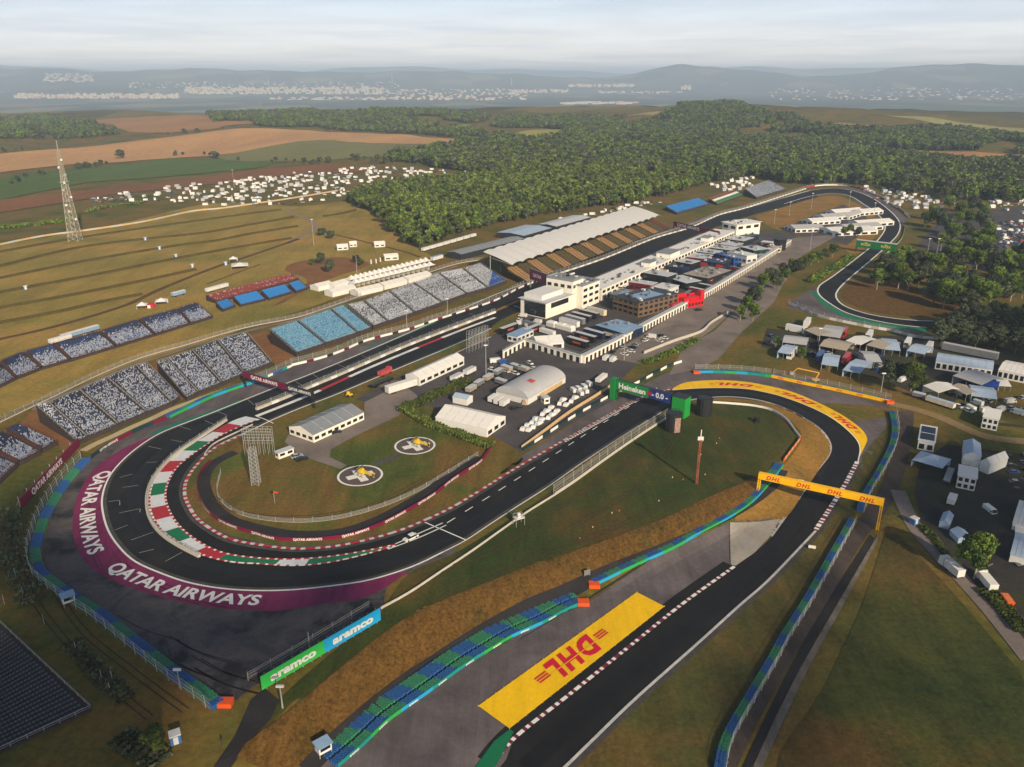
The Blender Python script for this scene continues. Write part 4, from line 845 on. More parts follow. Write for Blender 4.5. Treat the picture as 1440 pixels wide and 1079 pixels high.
# ------------------------------------------------------------------ buildings and large structures
def rect(A, B, C, h=0):
    a, b, c = G(*A, h), G(*B, h), G(*C, h); ex = b - a; ex.z = 0; L = ex.length; ex.normalize(); ey = Vector((-ex.y, ex.x, 0)); w = (c - a).dot(ey)
    ctr = a + ex * L / 2 + ey * w / 2
    return Vector((ctr.x, ctr.y, hz(ctr.x, ctr.y))), math.atan2(ex.y, ex.x), L, max(abs(w), 2.2)
glass = flat('window_glass', rgb('20262c'), .15, .2, 1, 0, .6); cream = flat('cream_render', rgb('e3ddd0'), .85, .1); offw = flat('white_panel', rgb('d4d3cf'), .6, .08); grey_roof = flat('grey_roof', rgb('7f848a'), .6, .12); canvas = flat('white_canvas', rgb('d8d6d2'), .8, .07); canvas_g = flat('grey_canvas', rgb('a8a9ac'), .85, .1); canvas_b = flat('bluish_canvas', rgb('9db0c6'), .8, .1); lroof = flat('pale_roof', rgb('b9bcc0'), .6, .1)
BCOL = {'black': '1b1c1f', 'navy': '1e2a48', 'teal': '1d4344', 'maroon': '6e1421', 'white': 'cfcfcc', 'grey': '6f7276', 'brown': '6b5846', 'blue': '1f4f96', 'red': 'c4151f', 'orange': 'c9812c', 'dark': '2b2d31', 'cream': 'cfc3aa', 'lblue': '7f9cba', 'tan': '9b8f80'}
def bm_(c): return flat('panel_' + c, rgb(BCOL[c]), .5, .14, .5)
def windows(t, L, w, z0, z1, n, sides=(-1, 1), ends=True, m=None, name='window'):
    m = m or glass
    for s in sides:
        for k in range(n):
            x0 = -L / 2 + L * (k + .18) / n; x1 = -L / 2 + L * (k + .82) / n; y = s * (w / 2 + .03)
            MB().box(x0, x1, y - .05, y + .05, z0, z1).build(name, m, t)
    if ends:
        ne = max(1, int(n * w / L))
        for s in (-1, 1):
            for k in range(ne):
                y0 = -w / 2 + w * (k + .2) / ne; y1 = -w / 2 + w * (k + .8) / ne; x = s * (L / 2 + .03)
                MB().box(x - .05, x + .05, y0, y1, z0, z1).build(name, m, t)
def block(name, label, cat, r, h, wall, roof, win=None, group=None, ov=.25, parapet=0, door=False):
    c, yaw, L, w = r; t = thing(name, label, cat, c, yaw, group)
    MB().box(-L / 2, L / 2, -w / 2, w / 2, 0, h - .2).build('wall', wall, t)
    mb = MB().box(-L / 2 - ov, L / 2 + ov, -w / 2 - ov, w / 2 + ov, h - .2, h)
    if parapet:
        for x0, x1, y0, y1 in ((-L / 2, L / 2, -w / 2, -w / 2 + .25), (-L / 2, L / 2, w / 2 - .25, w / 2), (-L / 2, -L / 2 + .25, -w / 2 + .25, w / 2 - .25), (L / 2 - .25, L / 2, -w / 2 + .25, w / 2 - .25)): mb.box(x0, x1, y0, y1, h + .002, h + parapet)
    mb.build('roof', roof, t)
    if L > 9 and w > 4 and cat in ('hospitality', 'pit building', 'control tower'):
        for k in range(max(3, int(L * w / 45)) if cat != 'pit building' else 46):
            x, y = random.uniform(-.45, .45) * L, random.uniform(-.4, .1 if cat == 'pit building' else .4) * w; a, b_ = random.uniform(.5, 1.3), random.uniform(.4, .9); MB().box(x - a, x + a, y - b_, y + b_, h + .13, h + random.uniform(.7, 1.4)).build('roof_unit', random.choice((lroof, grey_roof, flat('unit_dark', rgb('55585c')))), t)
    for q in win or (): windows(t, L, w, *q)
    if door: MB().box(L / 2 - .02, L / 2 + .05, -.6, .6, .05, 2.2).build('door', bm_('dark'), t)
    return t
def hall(name, label, cat, r, he, hr, wall, roof, win=None, group=None, bays=0, ov=.15):
    c, yaw, L, w = r
    if w > L and not bays: yaw += math.pi / 2; L, w = w, L
    t = thing(name, label, cat, c, yaw, group)
    mb = MB().box(-L / 2, L / 2, -w / 2, w / 2, 0, he); x = L / 2
    for s in (-1, 1): mb.add([(s * x, -w / 2, he), (s * x, w / 2, he), (s * x, 0, hr)], [(0, 1, 2) if s > 0 else (0, 2, 1)])
    mb.build('wall', wall, t)
    rf = MB().gable(-L / 2, L / 2, -w / 2, w / 2, None, he + .02, hr + .02, 0, ov); ro = rf.build('roof', roof, t)
    n = bays or int(L / 5)
    sm = MB()
    for k in range(1, n):
        x = -L / 2 + L * k / n
        for s in (-1, 1): sm.bar((x, s * w / 2, he + .16), (x, 0, hr + .16), .12)
    if sm.v: sm.build('roof_seam', flat('seam_grey', rgb('b7b6b4'), .8), ro)
    for q in win or (): windows(t, L, w, *q)
    return t
# long pit building, race control and end tower
ps = math.atan2((G(1032,325) - G(860,400)).y, (G(1032,325) - G(860,400)).x)
t = block('pit_building', 'very long low pit garage building with white roof beside the pit lane', 'pit building', rect((846,406),(1032,325),(860,382),8), 8, cream, canvas, [(4.6, 6.4, 40)], ov=.8)
c, yaw, L, w = rect((846,406),(1032,325),(860,382),8)
for k in range(34): MB().box(-L / 2 + L * (k + .12) / 34, -L / 2 + L * (k + .88) / 34, -w / 2 - .06, -w / 2 + .05, .1, 3.4).build('garage_door', bm_('dark' if k % 3 else 'grey'), t)
mb = MB()
for k in range(60): mb.bar((-L / 2 + L * k / 60, w / 2 - .2, 8.0), (-L / 2 + L * k / 60, w / 2 - .2, 9.1), .08)
mb.bar((-L / 2, w / 2 - .2, 9.1), (L / 2, w / 2 - .2, 9.1), .09); mb.build('roof_railing', steel, t)
for k, (x, dx, hh_) in enumerate(((-.18, 5, 3), (-.02, 9, 3.2), (.28, 5, 3))):
    MB().box(L * x - dx, L * x + dx, -w * .46, w * (.2 if k == 1 else -.05), 8.003, 8 + hh_).build('roof_pavilion', cream, t); MB().box(L * x - dx - .6, L * x + dx + .6, -w * .5, w * (.24 if k == 1 else 0), 8 + hh_ + .003, 8.3 + hh_).build('pavilion_roof', grey_roof, t)
t = block('control_tower', 'tall cream race control block with grey flat roof and balconies', 'control tower', rect((805,396.5),(820,391),(769,390),17.5), 17.5, cream, grey_roof, [(13, 15, 3, (-1, 1), True)], ov=.1, parapet=1.1)
mb = MB()
for k in range(9): mb.bar((-6 + 1.6 * k, -1 + k % 3, 17.5), (-6 + 1.6 * k, -1 + k % 3, 20 + (k % 3)), .12)
mb.build('roof_aerial', steel, t)
c, yaw, L, w = rect((805,396.5),(820,391),(769,390),17.5)
for k in range(3): MB().box(L / 2 - 2 - 1.5 * k, L / 2 - .9 - 1.5 * k, -w * .2, -w * .14, 19.5, 20.3).build('roof_flag', canvas, t)
block('control_wing', 'cream wing with dark window bands joined to the tall race control block', 'control tower', rect((819,403),(843,394),(806,393),14.5), 14.5, cream, grey_roof, [(10.6, 12.4, 3, (-1, 1), False), (6.6, 8.4, 3, (-1, 1), False), (2.6, 4.4, 3, (-1, 1), False)], ov=.1, parapet=.8)
t = block('control_annexe', 'low cream annexe with flared roof and glazed left face below race control', 'annexe', rect((767,449),(805,435),(732,441)), 10, cream, lroof, [(5.5, 8.6, 1, (-1, 1), False)], ov=1.2)
c, yaw, L, w = rect((767,449),(805,435),(732,441))
MB().box(-L / 2 - .08, -L / 2 + .02, -w * .48, w * .35, .6, 8.8).build('glazing', glass, t); MB().box(-L * .42, L * .35, -w * .25, w * .45, 10.003, 13).build('roof_volume', offw, t)
t = block('end_tower', 'square cream tower with white cap at the far end of the pit building', 'control tower', rect((1016,312),(1036,316),(1054,309),14), 14, cream, canvas, [(9.5, 12, 2)], ov=1.2)
# covered main stand
RA, RB, RC, RD = G(720,371,14), G(929,302,14), G(892,290,15.5), G(679,354,15.5)
t = thing('covered_grandstand', 'long grandstand under a white ribbed membrane roof beside the straight', 'grandstand', (RA.x, RA.y, 0))
N = 19; mb = MB(); rb = MB()
for i in range(N * 6):
    def rp(i, v):
        u = i / (N * 6); sag = 1.0 * abs(math.sin(math.pi * (i / 6))); a = RA.lerp(RB, u); d = RD.lerp(RC, u); p = a.lerp(d, v); return Vector((p.x, p.y, p.z - .9 + sag * (1.2 - .4 * v) + .9 * math.sin(v * 2.4)))
    for j in range(4): mb.add([rp(i, j / 4), rp(i + 1, j / 4), rp(i + 1, (j + 1) / 4), rp(i, (j + 1) / 4)], [(0, 1, 2, 3)])
o = part(t, 'roof_membrane', mb, canvas); 
for i in range(N + 1):
    u = i / N; a, d = RA.lerp(RB, u), RD.lerp(RC, u); m = a.lerp(d, .75)
    part(t, 'roof_column', MB().bar((m.x, m.y, 0), (m.x, m.y, 14.2), .5).bar((m.x, m.y, 13), (a.x, a.y, 13.0), .35), steel)
for i in range(N):
    f0, f1 = i / N, (i + 1) / N - .006
    P0, P1 = (738,397), (943,320); lerp = lambda p, q, u: (p[0] + (q[0] - p[0]) * u, p[1] + (q[1] - p[1]) * u)
    pers = lambda u: u * 1.0 / (1.0 + (1 - u) * .42) * 1.0
    F0, F1 = G(*P0, 2.5), G(*P1, 2.5); a, b = F0.lerp(F1, f0), F0.lerp(F1, f1); d = (RD - RA); d.z = 0; d.normalize(); dep = (RD - RA).length * .92
    A_, B_ = a, b; C_, D_ = b + d * dep, a + d * dep; rows = 20; sm = MB(); tm = MB()
    for k in range(rows):
        z0 = 2.5 + 7 * k / rows; p, q = A_.lerp(D_, k / rows), B_.lerp(C_, k / rows); p2, q2 = A_.lerp(D_, (k + 1) / rows), B_.lerp(C_, (k + 1) / rows)
        tm.add([(p.x, p.y, z0), (q.x, q.y, z0), (q2.x, q2.y, z0), (p2.x, p2.y, z0), (q2.x, q2.y, z0 + .35), (p2.x, p2.y, z0 + .35)], [(0, 1, 2, 3), (3, 2, 4, 5)])
        for jj in range(16):
            e, f = p.lerp(q, (jj + .1) / 16), p.lerp(q, (jj + .9) / 16); g = d * .4
            sm.add([(e.x, e.y, z0 + .45), (f.x, f.y, z0 + .45), (f.x + g.x, f.y + g.y, z0 + .45), (e.x + g.x, e.y + g.y, z0 + .45), (f.x + g.x, f.y + g.y, z0 + .85), (e.x + g.x, e.y + g.y, z0 + .85)], [(0, 1, 2, 3), (3, 2, 4, 5)])
    part(t, 'terrace', tm, cterr); part(t, 'seat_bank', sm, [sred] if i == N - 1 else [olive if i % 2 else beige], ('dull red seat section' if i == N - 1 else ('olive seat section' if i % 2 else 'beige seat section')))
F0, F1 = G(736,398,0), G(945,321,0)
part(t, 'front_wall', MB().hexa([F0, F1, F1 + d * .3, F0 + d * .3] + [q + Vector((0, 0, 2.5)) for q in (F0, F1, F1 + d * .3, F0 + d * .3)]), flat('stand_wall', rgb('4a4742'), .9, .2))
# paddock perimeter: colonnaded walkway wall
def colonnade(label, pts, h, th):
    P = line(pts, 4, 0, False) if len(pts) == 2 else line(pts, 4); t = thing('paddock_wall', label, 'wall', loc_of(P), 0, 'colonnaded paddock walls')
    part(t, 'wall', wall_mb(P, h, th), cream); part(t, 'walkway', wall_mb(P, .12, th + .8, h + .003), lroof); rl = MB(); 
    for i in range(len(P) - 1):
        for s in (-1, 1):
            a, b = P[i] + side(P, i) * s * (th / 2 + .02), P[i + 1] + side(P, i + 1) * s * (th / 2 + .02); m0, m1 = a.lerp(b, .25), a.lerp(b, .75); n = side(P, i) * s * .06
            op = MB().hexa([m0, m1, m1 + n, m0 + n] + [q + Vector((0, 0, h * .72)) for q in (m0, m1, m1 + n, m0 + n)])
            if i < 100: part(t, 'opening', op, bm_('dark'))
            c, e = P[i] + side(P, i) * s * (th / 2 + .3), P[i + 1] + side(P, i + 1) * s * (th / 2 + .3); rl.bar((c.x, c.y, h), (c.x, c.y, h + 1.1), .07); rl.bar((c.x, c.y, h + 1.1), (e.x, e.y, h + 1.1), .07)
    part(t, 'railing', rl, steel)
colonnade('short cream wall with openings running down from the pit lane to the corner', [(707,504),(737,487)], 4, .6)
colonnade('cream wall with openings facing the curved grey hall', [(738,487),(817,511)], 4, .6)
colonnade('long cream colonnaded walkway between paddock and empty parking apron', [(819,511),(866,487),(912,461),(1000,413),(1077,365),(1110,344)], 4.2, 2.2)
board_wall('concrete_barrier', 'low pale wall along the outer side of the empty parking apron', 'barrier', [(905,498),(945,482),(985,468),(1000,455),(1025,440)], 1.6, [concw], 9, '', white, None, step=4, th=.4)
# paddock motorhomes and hospitality
HOSP = [((838,457),(875,468),(892,456),5,'navy','lblue','low navy hospitality unit with pale roof below the brown building'), ((862,443-27),(898,453-27),(932,432-25),9.3,'brown','dark','brown three storey hospitality building with balcony and blue roof panels'), ((857,413),(885,418),(895,409),6,'teal','grey','dark teal box behind the brown building'), ((884,396),(916,401),(922,397),5,'maroon','lroof','maroon team unit with grey roof next to a white one'), ((917,403),(940,407),(946,400),5,'white','white','white two level unit beside the maroon unit'), ((904,383),(938,389),(942,383),8,'black','lroof','tall black unit with pale roof stripe close to the pit building'), ((938,390),(964,398),(976,392),5,'black','lroof','black unit with pale roof behind the red sculpted building'), ((948,367),(971,371),(978,366),7,'black','lroof','black unit with pale roof, on the pit side of the big tan canopy'), ((935,374),(962,378),(968,373),5,'navy','navy','navy unit squeezed between two black units'), ((961,385),(995,391),(1016,378),6,'dark','tan','wide tan flat canopy, dark walls standing for the shade beneath'), ((966,361),(992,364),(998,358),5,'maroon','lroof','maroon sided unit with pale roof beside the pit building'), ((986,367),(1016,371),(1024,365),6,'navy','navy','navy unit with bright red front panels'), ((1006,356),(1032,364),(1038,357),6,'blue','blue','bright blue unit with white roof panel'), ((977,353),(1004,357),(1008,352),5,'blue','lroof','blue sided unit with grey roof next to the bright blue one'), ((1041,347),(1060,352),(1067,346),7,'teal','lroof','dark teal unit with pale roof next to the white ribbed unit'), ((1025,354),(1050,360),(1057,356),9,'white','white','tall white ribbed unit at the walkway'), ((998,348),(1028,352),(1030,347),5,'navy','lroof','navy unit with pale roof, third from the end tower'), ((1005,342),(1032,346),(1036,341),5,'grey','lroof','grey unit with pale roof, second from the end tower'), ((1015,335),(1045,339),(1050,333),5,'dark','lroof','dark sided unit with wide pale roof close to the end tower'), ((1034,330),(1057,333),(1062,329),4.5,'navy','navy','low navy and white unit directly beside the end tower'), ((1078,345),(1086,348),(1089,344),4,'orange','orange','small orange cabin beside the walkway end'), ((1070,340),(1097,343),(1098,341),3,'grey','white','long thin white roofed unit near the black screen'), ((1088,336),(1096,338),(1098,335),9,'black','black','black box shaped video screen at the paddock end'), ((713,470),(727,473),(744,462),4,'white','lblue','white cabin with bluish roof between two black trailers'), ((1088,355-3),(1098,352-3),(1085,350-3),3.4,'cream','white','small cream kiosk by the walkway end')]  # the open canopy gets dark walls for the shade under it
for A_, B_, C_, h, wc, rc, lab in HOSP:
    r = rect(A_, B_, C_, h); n = max(2, int(r[2] / 4)); rm = lroof if rc == 'lroof' else bm_(rc)
    w_ = [(1.2, 2.6, n)] + ([(4.2, 5.8, n)] if h > 5.5 else []) + ([(7.2, 8.6, n)] if h > 9 else [])
    if 'screen' in lab or 'canopy' in lab: w_ = [(1.0, h * .6, 2, (-1, 1), False)]
    t = block('hospitality_unit' if 'screen' not in lab else 'video_screen', lab, 'hospitality' if 'screen' not in lab else 'screen', r, h, bm_(wc), rm, w_, ov=.4 if h < 7 else .25)
    if 'bright blue unit with' in lab or 'brown' in lab: MB().box(-r[2] * .25, r[2] * .3, -r[3] * .3, r[3] * .25, h + .003, h + .12).build('roof_panel', offw if 'blue unit' in lab else bm_('lblue'), t)
    if 'red front' in lab: MB().box(-r[2] / 2 - .1, -r[2] * .2, -r[3] / 2 - .12, -r[3] / 2 - .04, 1, 5).build('front_panel', red, t); MB().box(r[2] * .2, r[2] / 2, -r[3] / 2 - .12, -r[3] / 2 - .04, 1, 5).build('front_panel', red, t)
    if h > 9 and 'brown' in lab: MB().box(-r[2] / 2 - .9, r[2] / 2 + .9, -r[3] / 2 - .9, -r[3] / 2 - .05, 5.9, 6.1).build('balcony', bm_('brown'), t)
r = rect((933,434),(945,438),(962,421)); c, yaw, L, w = r; t = thing('red_pavilion', 'bright red sculpted pavilion with stepped towers by the walkway', 'hospitality', c, yaw); rd = bm_('red')
MB().box(-L / 2, L / 2, -w / 2, w / 2, 0, 4).build('ground_floor', rd, t)
for x0, x1, y0, y1, z in ((-.5, -.1, -.5, .1, 8), (-.05, .5, -.15, .35, 6.5), (.1, .5, .38, .5, 9.5), (-.5, -.2, .2, .5, 7)): MB().box(L * x0, L * x1, w * y0, w * y1, 4.003, z).build('red_tower', rd, t)
windows(t, L, w, 1, 2.6, 3)
# trailers, containers
def trailer(label, px, yaw, L=13.5, w=2.6, h=4, body='black', roof=None, name='trailer', cab=None, group=None, logo=None):
    c = G(*px); t = thing(name, label, name.replace('_', ' '), c, yaw, group); bm__ = bm_(body) if isinstance(body, str) else body
    MB().box(-L / 2, L / 2, -w / 2, w / 2, .9, h - .1).build('body', bm__, t); MB().box(-L / 2 - .03, L / 2 + .03, -w / 2 - .03, w / 2 + .03, h - .1, h).build('roof', roof or lroof, t)
    for x in (-L * .36, -L * .27, L * .3):
        for s in (-1, 1): MB().xcyl((x, s * (w / 2 - .3), .48), .48, .32).build('wheel', black, t)
    if logo: 
        for s in (-1, 1): MB().box(-L * .2, L * .2, s * (w / 2 + .02) - .015, s * (w / 2 + .02) + .015, 1.8, 2.8).build('side_panel', logo, t)
    if cab:
        MB().hexa([(L / 2 + .4, -w / 2, .6), (L / 2 + 2.6, -w / 2, .6), (L / 2 + 2.6, w / 2, .6), (L / 2 + .4, w / 2, .6), (L / 2 + .4, -w / 2, 3.4), (L / 2 + 2.2, -w / 2, 3.3), (L / 2 + 2.2, w / 2, 3.3), (L / 2 + .4, w / 2, 3.4)]).build('cab', bm_(cab), t); MB().hexa([(L / 2 + 2.54, -1.1, 1.9), (L / 2 + 2.58, -1.1, 1.9), (L / 2 + 2.58, 1.1, 1.9), (L / 2 + 2.54, 1.1, 1.9), (L / 2 + 2.28, -1.1, 3), (L / 2 + 2.34, -1.1, 3), (L / 2 + 2.34, 1.1, 3), (L / 2 + 2.28, 1.1, 3)]).build('windscreen', glass, t)
    return t
def yaw2(a, b): d = G(*b) - G(*a); return math.atan2(d.y, d.x)
y1, y2 = yaw2((707,503),(737,486)), yaw2((737,486),(818,511))
yt = yaw2((718,458),(745,448)); lg = flat('logo_patch', rgb('b2502f'), .6, .4, 1.5)
for px, yw, b, lab in [((715,468),yt,'black','black trailer with pale roof beside the pit lane'), ((748,469),yt,'black','black trailer with pale roof beside the white gabled tent'), ((812,487),y2,'black','black trailer with red side panel, lower of the pair by the wall corner'), ((823,480),y2,'black','black trailer with red side panel, upper of the pair by the wall corner'), ((835,475),y2,'navy','navy trailer behind the two black trailers'), ((800,459),y2,'white','pale trailer behind the white pods'), ((808,455),y2,'grey','grey trailer second behind the white pods'), ((817,451),y2,'dark','dark trailer third behind the white pods'), ((828,447),y2,'dark','dark trailer fourth behind the white pods'), ((838,443),y2,'cream','cream roofed trailer closest to the brown building')]:
    trailer(lab, px, yw, 13.5, 2.8, 4.2, b, None, group='trailers parked in the paddock', logo=lg if b == 'black' else None)
for k, px in enumerate([(776,459),(789,462),(800,465)]):
    c = G(*px); t = thing('white_pod', ['white rounded pod at the annexe end of the row of three', 'white rounded pod in the middle of the row of three', 'white rounded pod at the trailer end of the row of three'][k], 'pod', c, y2, 'white pods on a white plinth'); MB().box(-3, 3, -2, 2, 0, 2.4).build('body', offw, t); MB().hexa([(-3, -2, 2.4), (3, -2, 2.4), (3, 2, 2.4), (-3, 2, 2.4), (-2.2, -1.2, 3.2), (2.2, -1.2, 3.2), (2.2, 1.2, 3.2), (-2.2, 1.2, 3.2)]).build('roof', canvas, t)
hall('gable_tent', 'white gabled tent just inside the paddock wall corner', 'tent', rect((746,474),(755,485),(785,474),3), 3.2, 5.4, canvas, canvas, [(.3, 2.4, 2, (-1,), False)])
# hairpin side halls
hall('long_hall', 'long low white hall beside the pit lane entry', 'hall', rect((589,532),(652,503),(570,527),4), 4, 5.6, offw, canvas, [(1, 2.4, 7)])
trailer('white box trailer parked at the end of the long low white hall', (564,549), yaw2((544,552),(583,540)), 16, 3, 4, 'white', canvas)
for k, px in enumerate([(642,535),(660,526)]): trailer(['white container nearer the long hall on the grass strip', 'white container nearer the scaffold frame on the grass strip'][k], px, yaw2((632,540),(652,530)), 7.5, 2.6, 3, 'white', lroof, 'container', group='white containers by the hall')
hall('medical_building', 'cream single storey building with grey pitched roof beside the helipads', 'building', rect((440,612),(511,580),(406,600),3.4), 3.4, 5.6, cream, grey_roof, [(1.0, 2.3, 8)])
hall('white_marquee', 'large white gabled marquee behind the hedge at the end of the helipad lawn', 'marquee', rect((612,587),(684,604),(716,587),3.6), 3.6, 6.6, canvas, canvas, [(.8, 2.4, 5, (), True)], bays=6)
hall('small_hall', 'small bluish roofed hall tucked behind the large white marquee', 'hall', rect((636,558),(656,562),(662,556),3), 3, 4, offw, canvas_b)
c, yaw, L, w = rect((742,561),(795,530),(704,546),3); t = thing('barrel_hall', 'grey barrel roofed hall with a red roof patch in the service yard', 'hall', c, yaw)
mb = MB(); n = 14
for i in range(n):
    a0, a1 = math.pi * i / n, math.pi * (i + 1) / n; p = lambda a: (-math.cos(a) * w / 2, 2.6 + math.sin(a) * 4.2); (ya, za), (yb, zb) = p(a0), p(a1)
    mb.add([(-L / 2, ya, za), (L / 2, ya, za), (L / 2, yb, zb), (-L / 2, yb, zb)], [(0, 1, 2, 3)])
for s in (-1, 1): mb.add([(s * L / 2, -math.cos(math.pi * i / n) * w / 2, 2.6 + math.sin(math.pi * i / n) * 4.2) for i in range(n + 1)], [tuple(range(n + 1))])
mb.build('roof', canvas_g, t); MB().box(-L / 2 + .05, L / 2 - .05, -w / 2 + .05, w / 2 - .05, 0, 2.7).build('wall', offw, t)
mb = MB()
for i in range(4):
    a0, a1 = math.pi * (.33 + .03 * i), math.pi * (.36 + .03 * i); p = lambda a: (-math.cos(a) * (w / 2 + .06), 2.66 + math.sin(a) * 4.26); (ya, za), (yb, zb) = p(a0), p(a1); mb.add([(-L * .2, ya, za), (-L * .1, ya, za), (-L * .1, yb, zb), (-L * .2, yb, zb)], [(0, 1, 2, 3)])
mb.build('roof_patch', flat('faded_red', rgb('b4484c'), .8), t)
for k in range(5):
    p = G(706 + 8.5 * k, 551 + 4.0 * k); o = MB().hexa([(-2.6, -1.1, 0), (2.6, -1.1, 0), (2.6, 1.1, 0), (-2.6, 1.1, 0), (-2.2, -.5, 2.3), (2.2, -.5, 2.3), (2.2, .5, 2.3), (-2.2, .5, 2.3)]).build('canvas_bale', flat('tan_canvas', rgb('b09a7c'), .9, .2)); o.location = p; o.rotation_euler.z = y1; tag(o, f'tan canvas covered bale, {o9[k]} from the containers along the end of the barrel hall', 'bale', 'bales at the end of the barrel hall')
for k, px in enumerate([(693,565),(701,568),(709,571)]): trailer(['white box van body nearest the marquee', 'white box van body, middle of three beside the marquee', 'white box van body nearest the barrel hall'][k], px, y1, 5.5, 2.3, 3, 'white', canvas, 'box_van_body', group='white box bodies beside the marquee')
for k, px in enumerate([(662,551),(673,543),(686,535),(700,527),(712,522),(725,520),(736,523),(704,541)]): trailer('grey roofed equipment cabin, ' + o9[k] + ' along the row behind the barrel hall', px, y1 if k < 4 else y2, 6, 2.6, 2.8, 'grey' if k % 2 else 'tan', lroof, 'cabin', group='equipment cabins behind the barrel hall')
block('gate_house', 'small cream gate house beside the barrel hall fence', 'hut', rect((760,556),(765,560),(768,555),3), 3, cream, lroof, [(1, 2, 1)])
board_wall('timber_fence', 'tan panel fence between the barrel hall and the road', 'fence', [(746,567),(758,560),(772,552),(790,541)], 2.2, [tan_w], 9, '', white, None, step=3)
c = G(400,641); t = block('site_hut', 'small cream hut below the medical building beside two cars', 'hut', (c, yaw2((390,645),(412,637)), 6.5, 2.6), 2.6, cream, lroof, [(1, 2, 2)], door=True)
# gantries
def gantry(label, pL, pR, h, bh, segs, th=1.0, mk=dark, legs=(0, 1), zabs=False, name='gantry'):
    a, b = G(*pL), G(*pR); d = b - a; d.z = 0; L = d.length; yaw = math.atan2(d.y, d.x); z0 = a.z; t = thing(name, label, 'gantry', (a.x, a.y, a.z), yaw, 'gantries across the circuit')
    s = -1 if (Vector((d.y, -d.x, 0)).dot(Vector((-a.x, -a.y, 0))) > 0) else 1     # camera side
    for k, x in enumerate((.4, L - .4)):
        if k in legs:
            zb = 0 if k == 0 else b.z - a.z
            lm = MB(); [lm.bar((x + dx, dy, zb), (x + dx, dy, h), .18) for dx in (-.35, .35) for dy in (-th / 2 + .1, th / 2 - .1)]
            for q in range(int((h - zb) / 1.2)): lm.bar((x - .35, -th / 2 + .1, zb + q * 1.2), (x + .35, -th / 2 + .1, zb + q * 1.2 + 1.2), .09); lm.bar((x - .35, th / 2 - .1, zb + q * 1.2), (x + .35, th / 2 - .1, zb + q * 1.2 + 1.2), .09)
            lm.build('leg', mk, t)
    MB().box(0, L, -th / 2, th / 2, h - bh, h).build('beam', mk, t)
    x = 0
    for frac, col, txt, tm_, sc in segs:
        x1 = x + L * frac; pn = MB().box(x, x1 - .02, s * (th / 2 + .03) - .03, s * (th / 2 + .03) + .03, h - bh - .1, h + .1).build('banner', col, t)
        if txt:
            tb = MB(); ww = min((x1 - x) * .86, text_geo(txt, .03)[2] * bh * sc); ex = Vector((-s, 0, 0)); text_on(tb, txt, ((x + x1) / 2, s * (th / 2 + .06), h - bh + bh * (1 - sc) / 2), ex, (0, 0, 1), bh * sc, 0, .03, ww, Vector((0, s, 0)), .04); tb.build('banner_lettering', tm_, pn)
        x = x1
    return t, L, s, th
hgreen = flat('banner_green', rgb('157a38'), .5, .08); hblue = flat('banner_blue', rgb('20356f'), .5, .1)
t, L, s, th = gantry('green and blue gantry with white lettering and a red star by the round towers', (866,562), (943,583), 9.6, 4.4, [(.60, hgreen, 'Heineken', white, .55), (.40, hblue, '- 0.0 -', white, .5)], 1.6)
st = MB(); pts = [(math.cos(math.pi / 2 + k * math.pi / 5) * (1.7 if k % 2 == 0 else .7), math.sin(math.pi / 2 + k * math.pi / 5) * (1.7 if k % 2 == 0 else .7)) for k in range(10)]
st.add([(L * .62 + x, s * (th / 2 + .14), 7.4 + y) for x, y in pts], [tuple(range(10))]); st.build('red_star', red, t)
MB().box(-2.6, -.1, -1.6, 1.6, 0, 9.8).build('end_tower', hgreen, t)
r = rect((943,585),(961,590),(967,584)); block('green_tower', 'bright green square tower standing beside the gantry with the red star', 'tower', r, 9.2, flat('bright_green', rgb('1f8f3c'), .5, .08), dark, [(.2, 2.4, 1, (1,), False)], ov=.1)
gantry('yellow gantry beam with red lettering over the lower circuit', (1064,690), (1235,745), 7.2, 2.1, [(.25, yboard, 'DHL', dred, .7)] * 4, 1.6, yboard)
gantry('maroon and black gantry over the hairpin exit beneath the stands', (344,544), (442,574), 7.6, 2.6, [(.64, pboard, 'QATAR AIRWAYS', white, .6), (.36, bm_('dark'), 'QATAR AIRWAYS', white, .5)], .8)
gantry('dark maroon start gantry in front of the race control block', (745,406), (800,428), 14, 7, [(.4, pboard, 'QATAR', white, .3), (.6, bm_('dark'), 'AIRWAYS', white, .3)], .8, steel)
gantry('far maroon gantry across the straight before the end tower', (946,326), (1010,341), 9.5, 4.2, [(.68, pboard, 'QATAR AIRWAYS', white, .6), (.32, pboard, '', white, .5)], .8)
rg = flat('deep_green', rgb('0e6a3c'), .5, .08)
t, L, s, th = gantry('green gantry with yellow lettering over the far descent', (1202,354), (1258,361), 9.5, 5.4, [(.5, rg, 'ROLEX', yellow, .3), (.5, rg, 'ROLEX', yellow, .3)], 1.2)
cr = MB()
for f in (.25, .75):
    for k in range(5): a = math.pi * (.2 + .15 * k); cr.bar((L * f, s * .75, 7.4), (L * f - 1.3 * math.cos(a), s * .75, 7.4 + 1.3 * math.sin(a)), .28)
cr.build('crown_emblem', yellow, t); mb = MB()
for k in range(12): mb.box(L * k / 12 + .2, L * (k + 1) / 12 - .2, -1, 1, 9.6, 10.3)
mb.build('beam_cap', lroof, t)
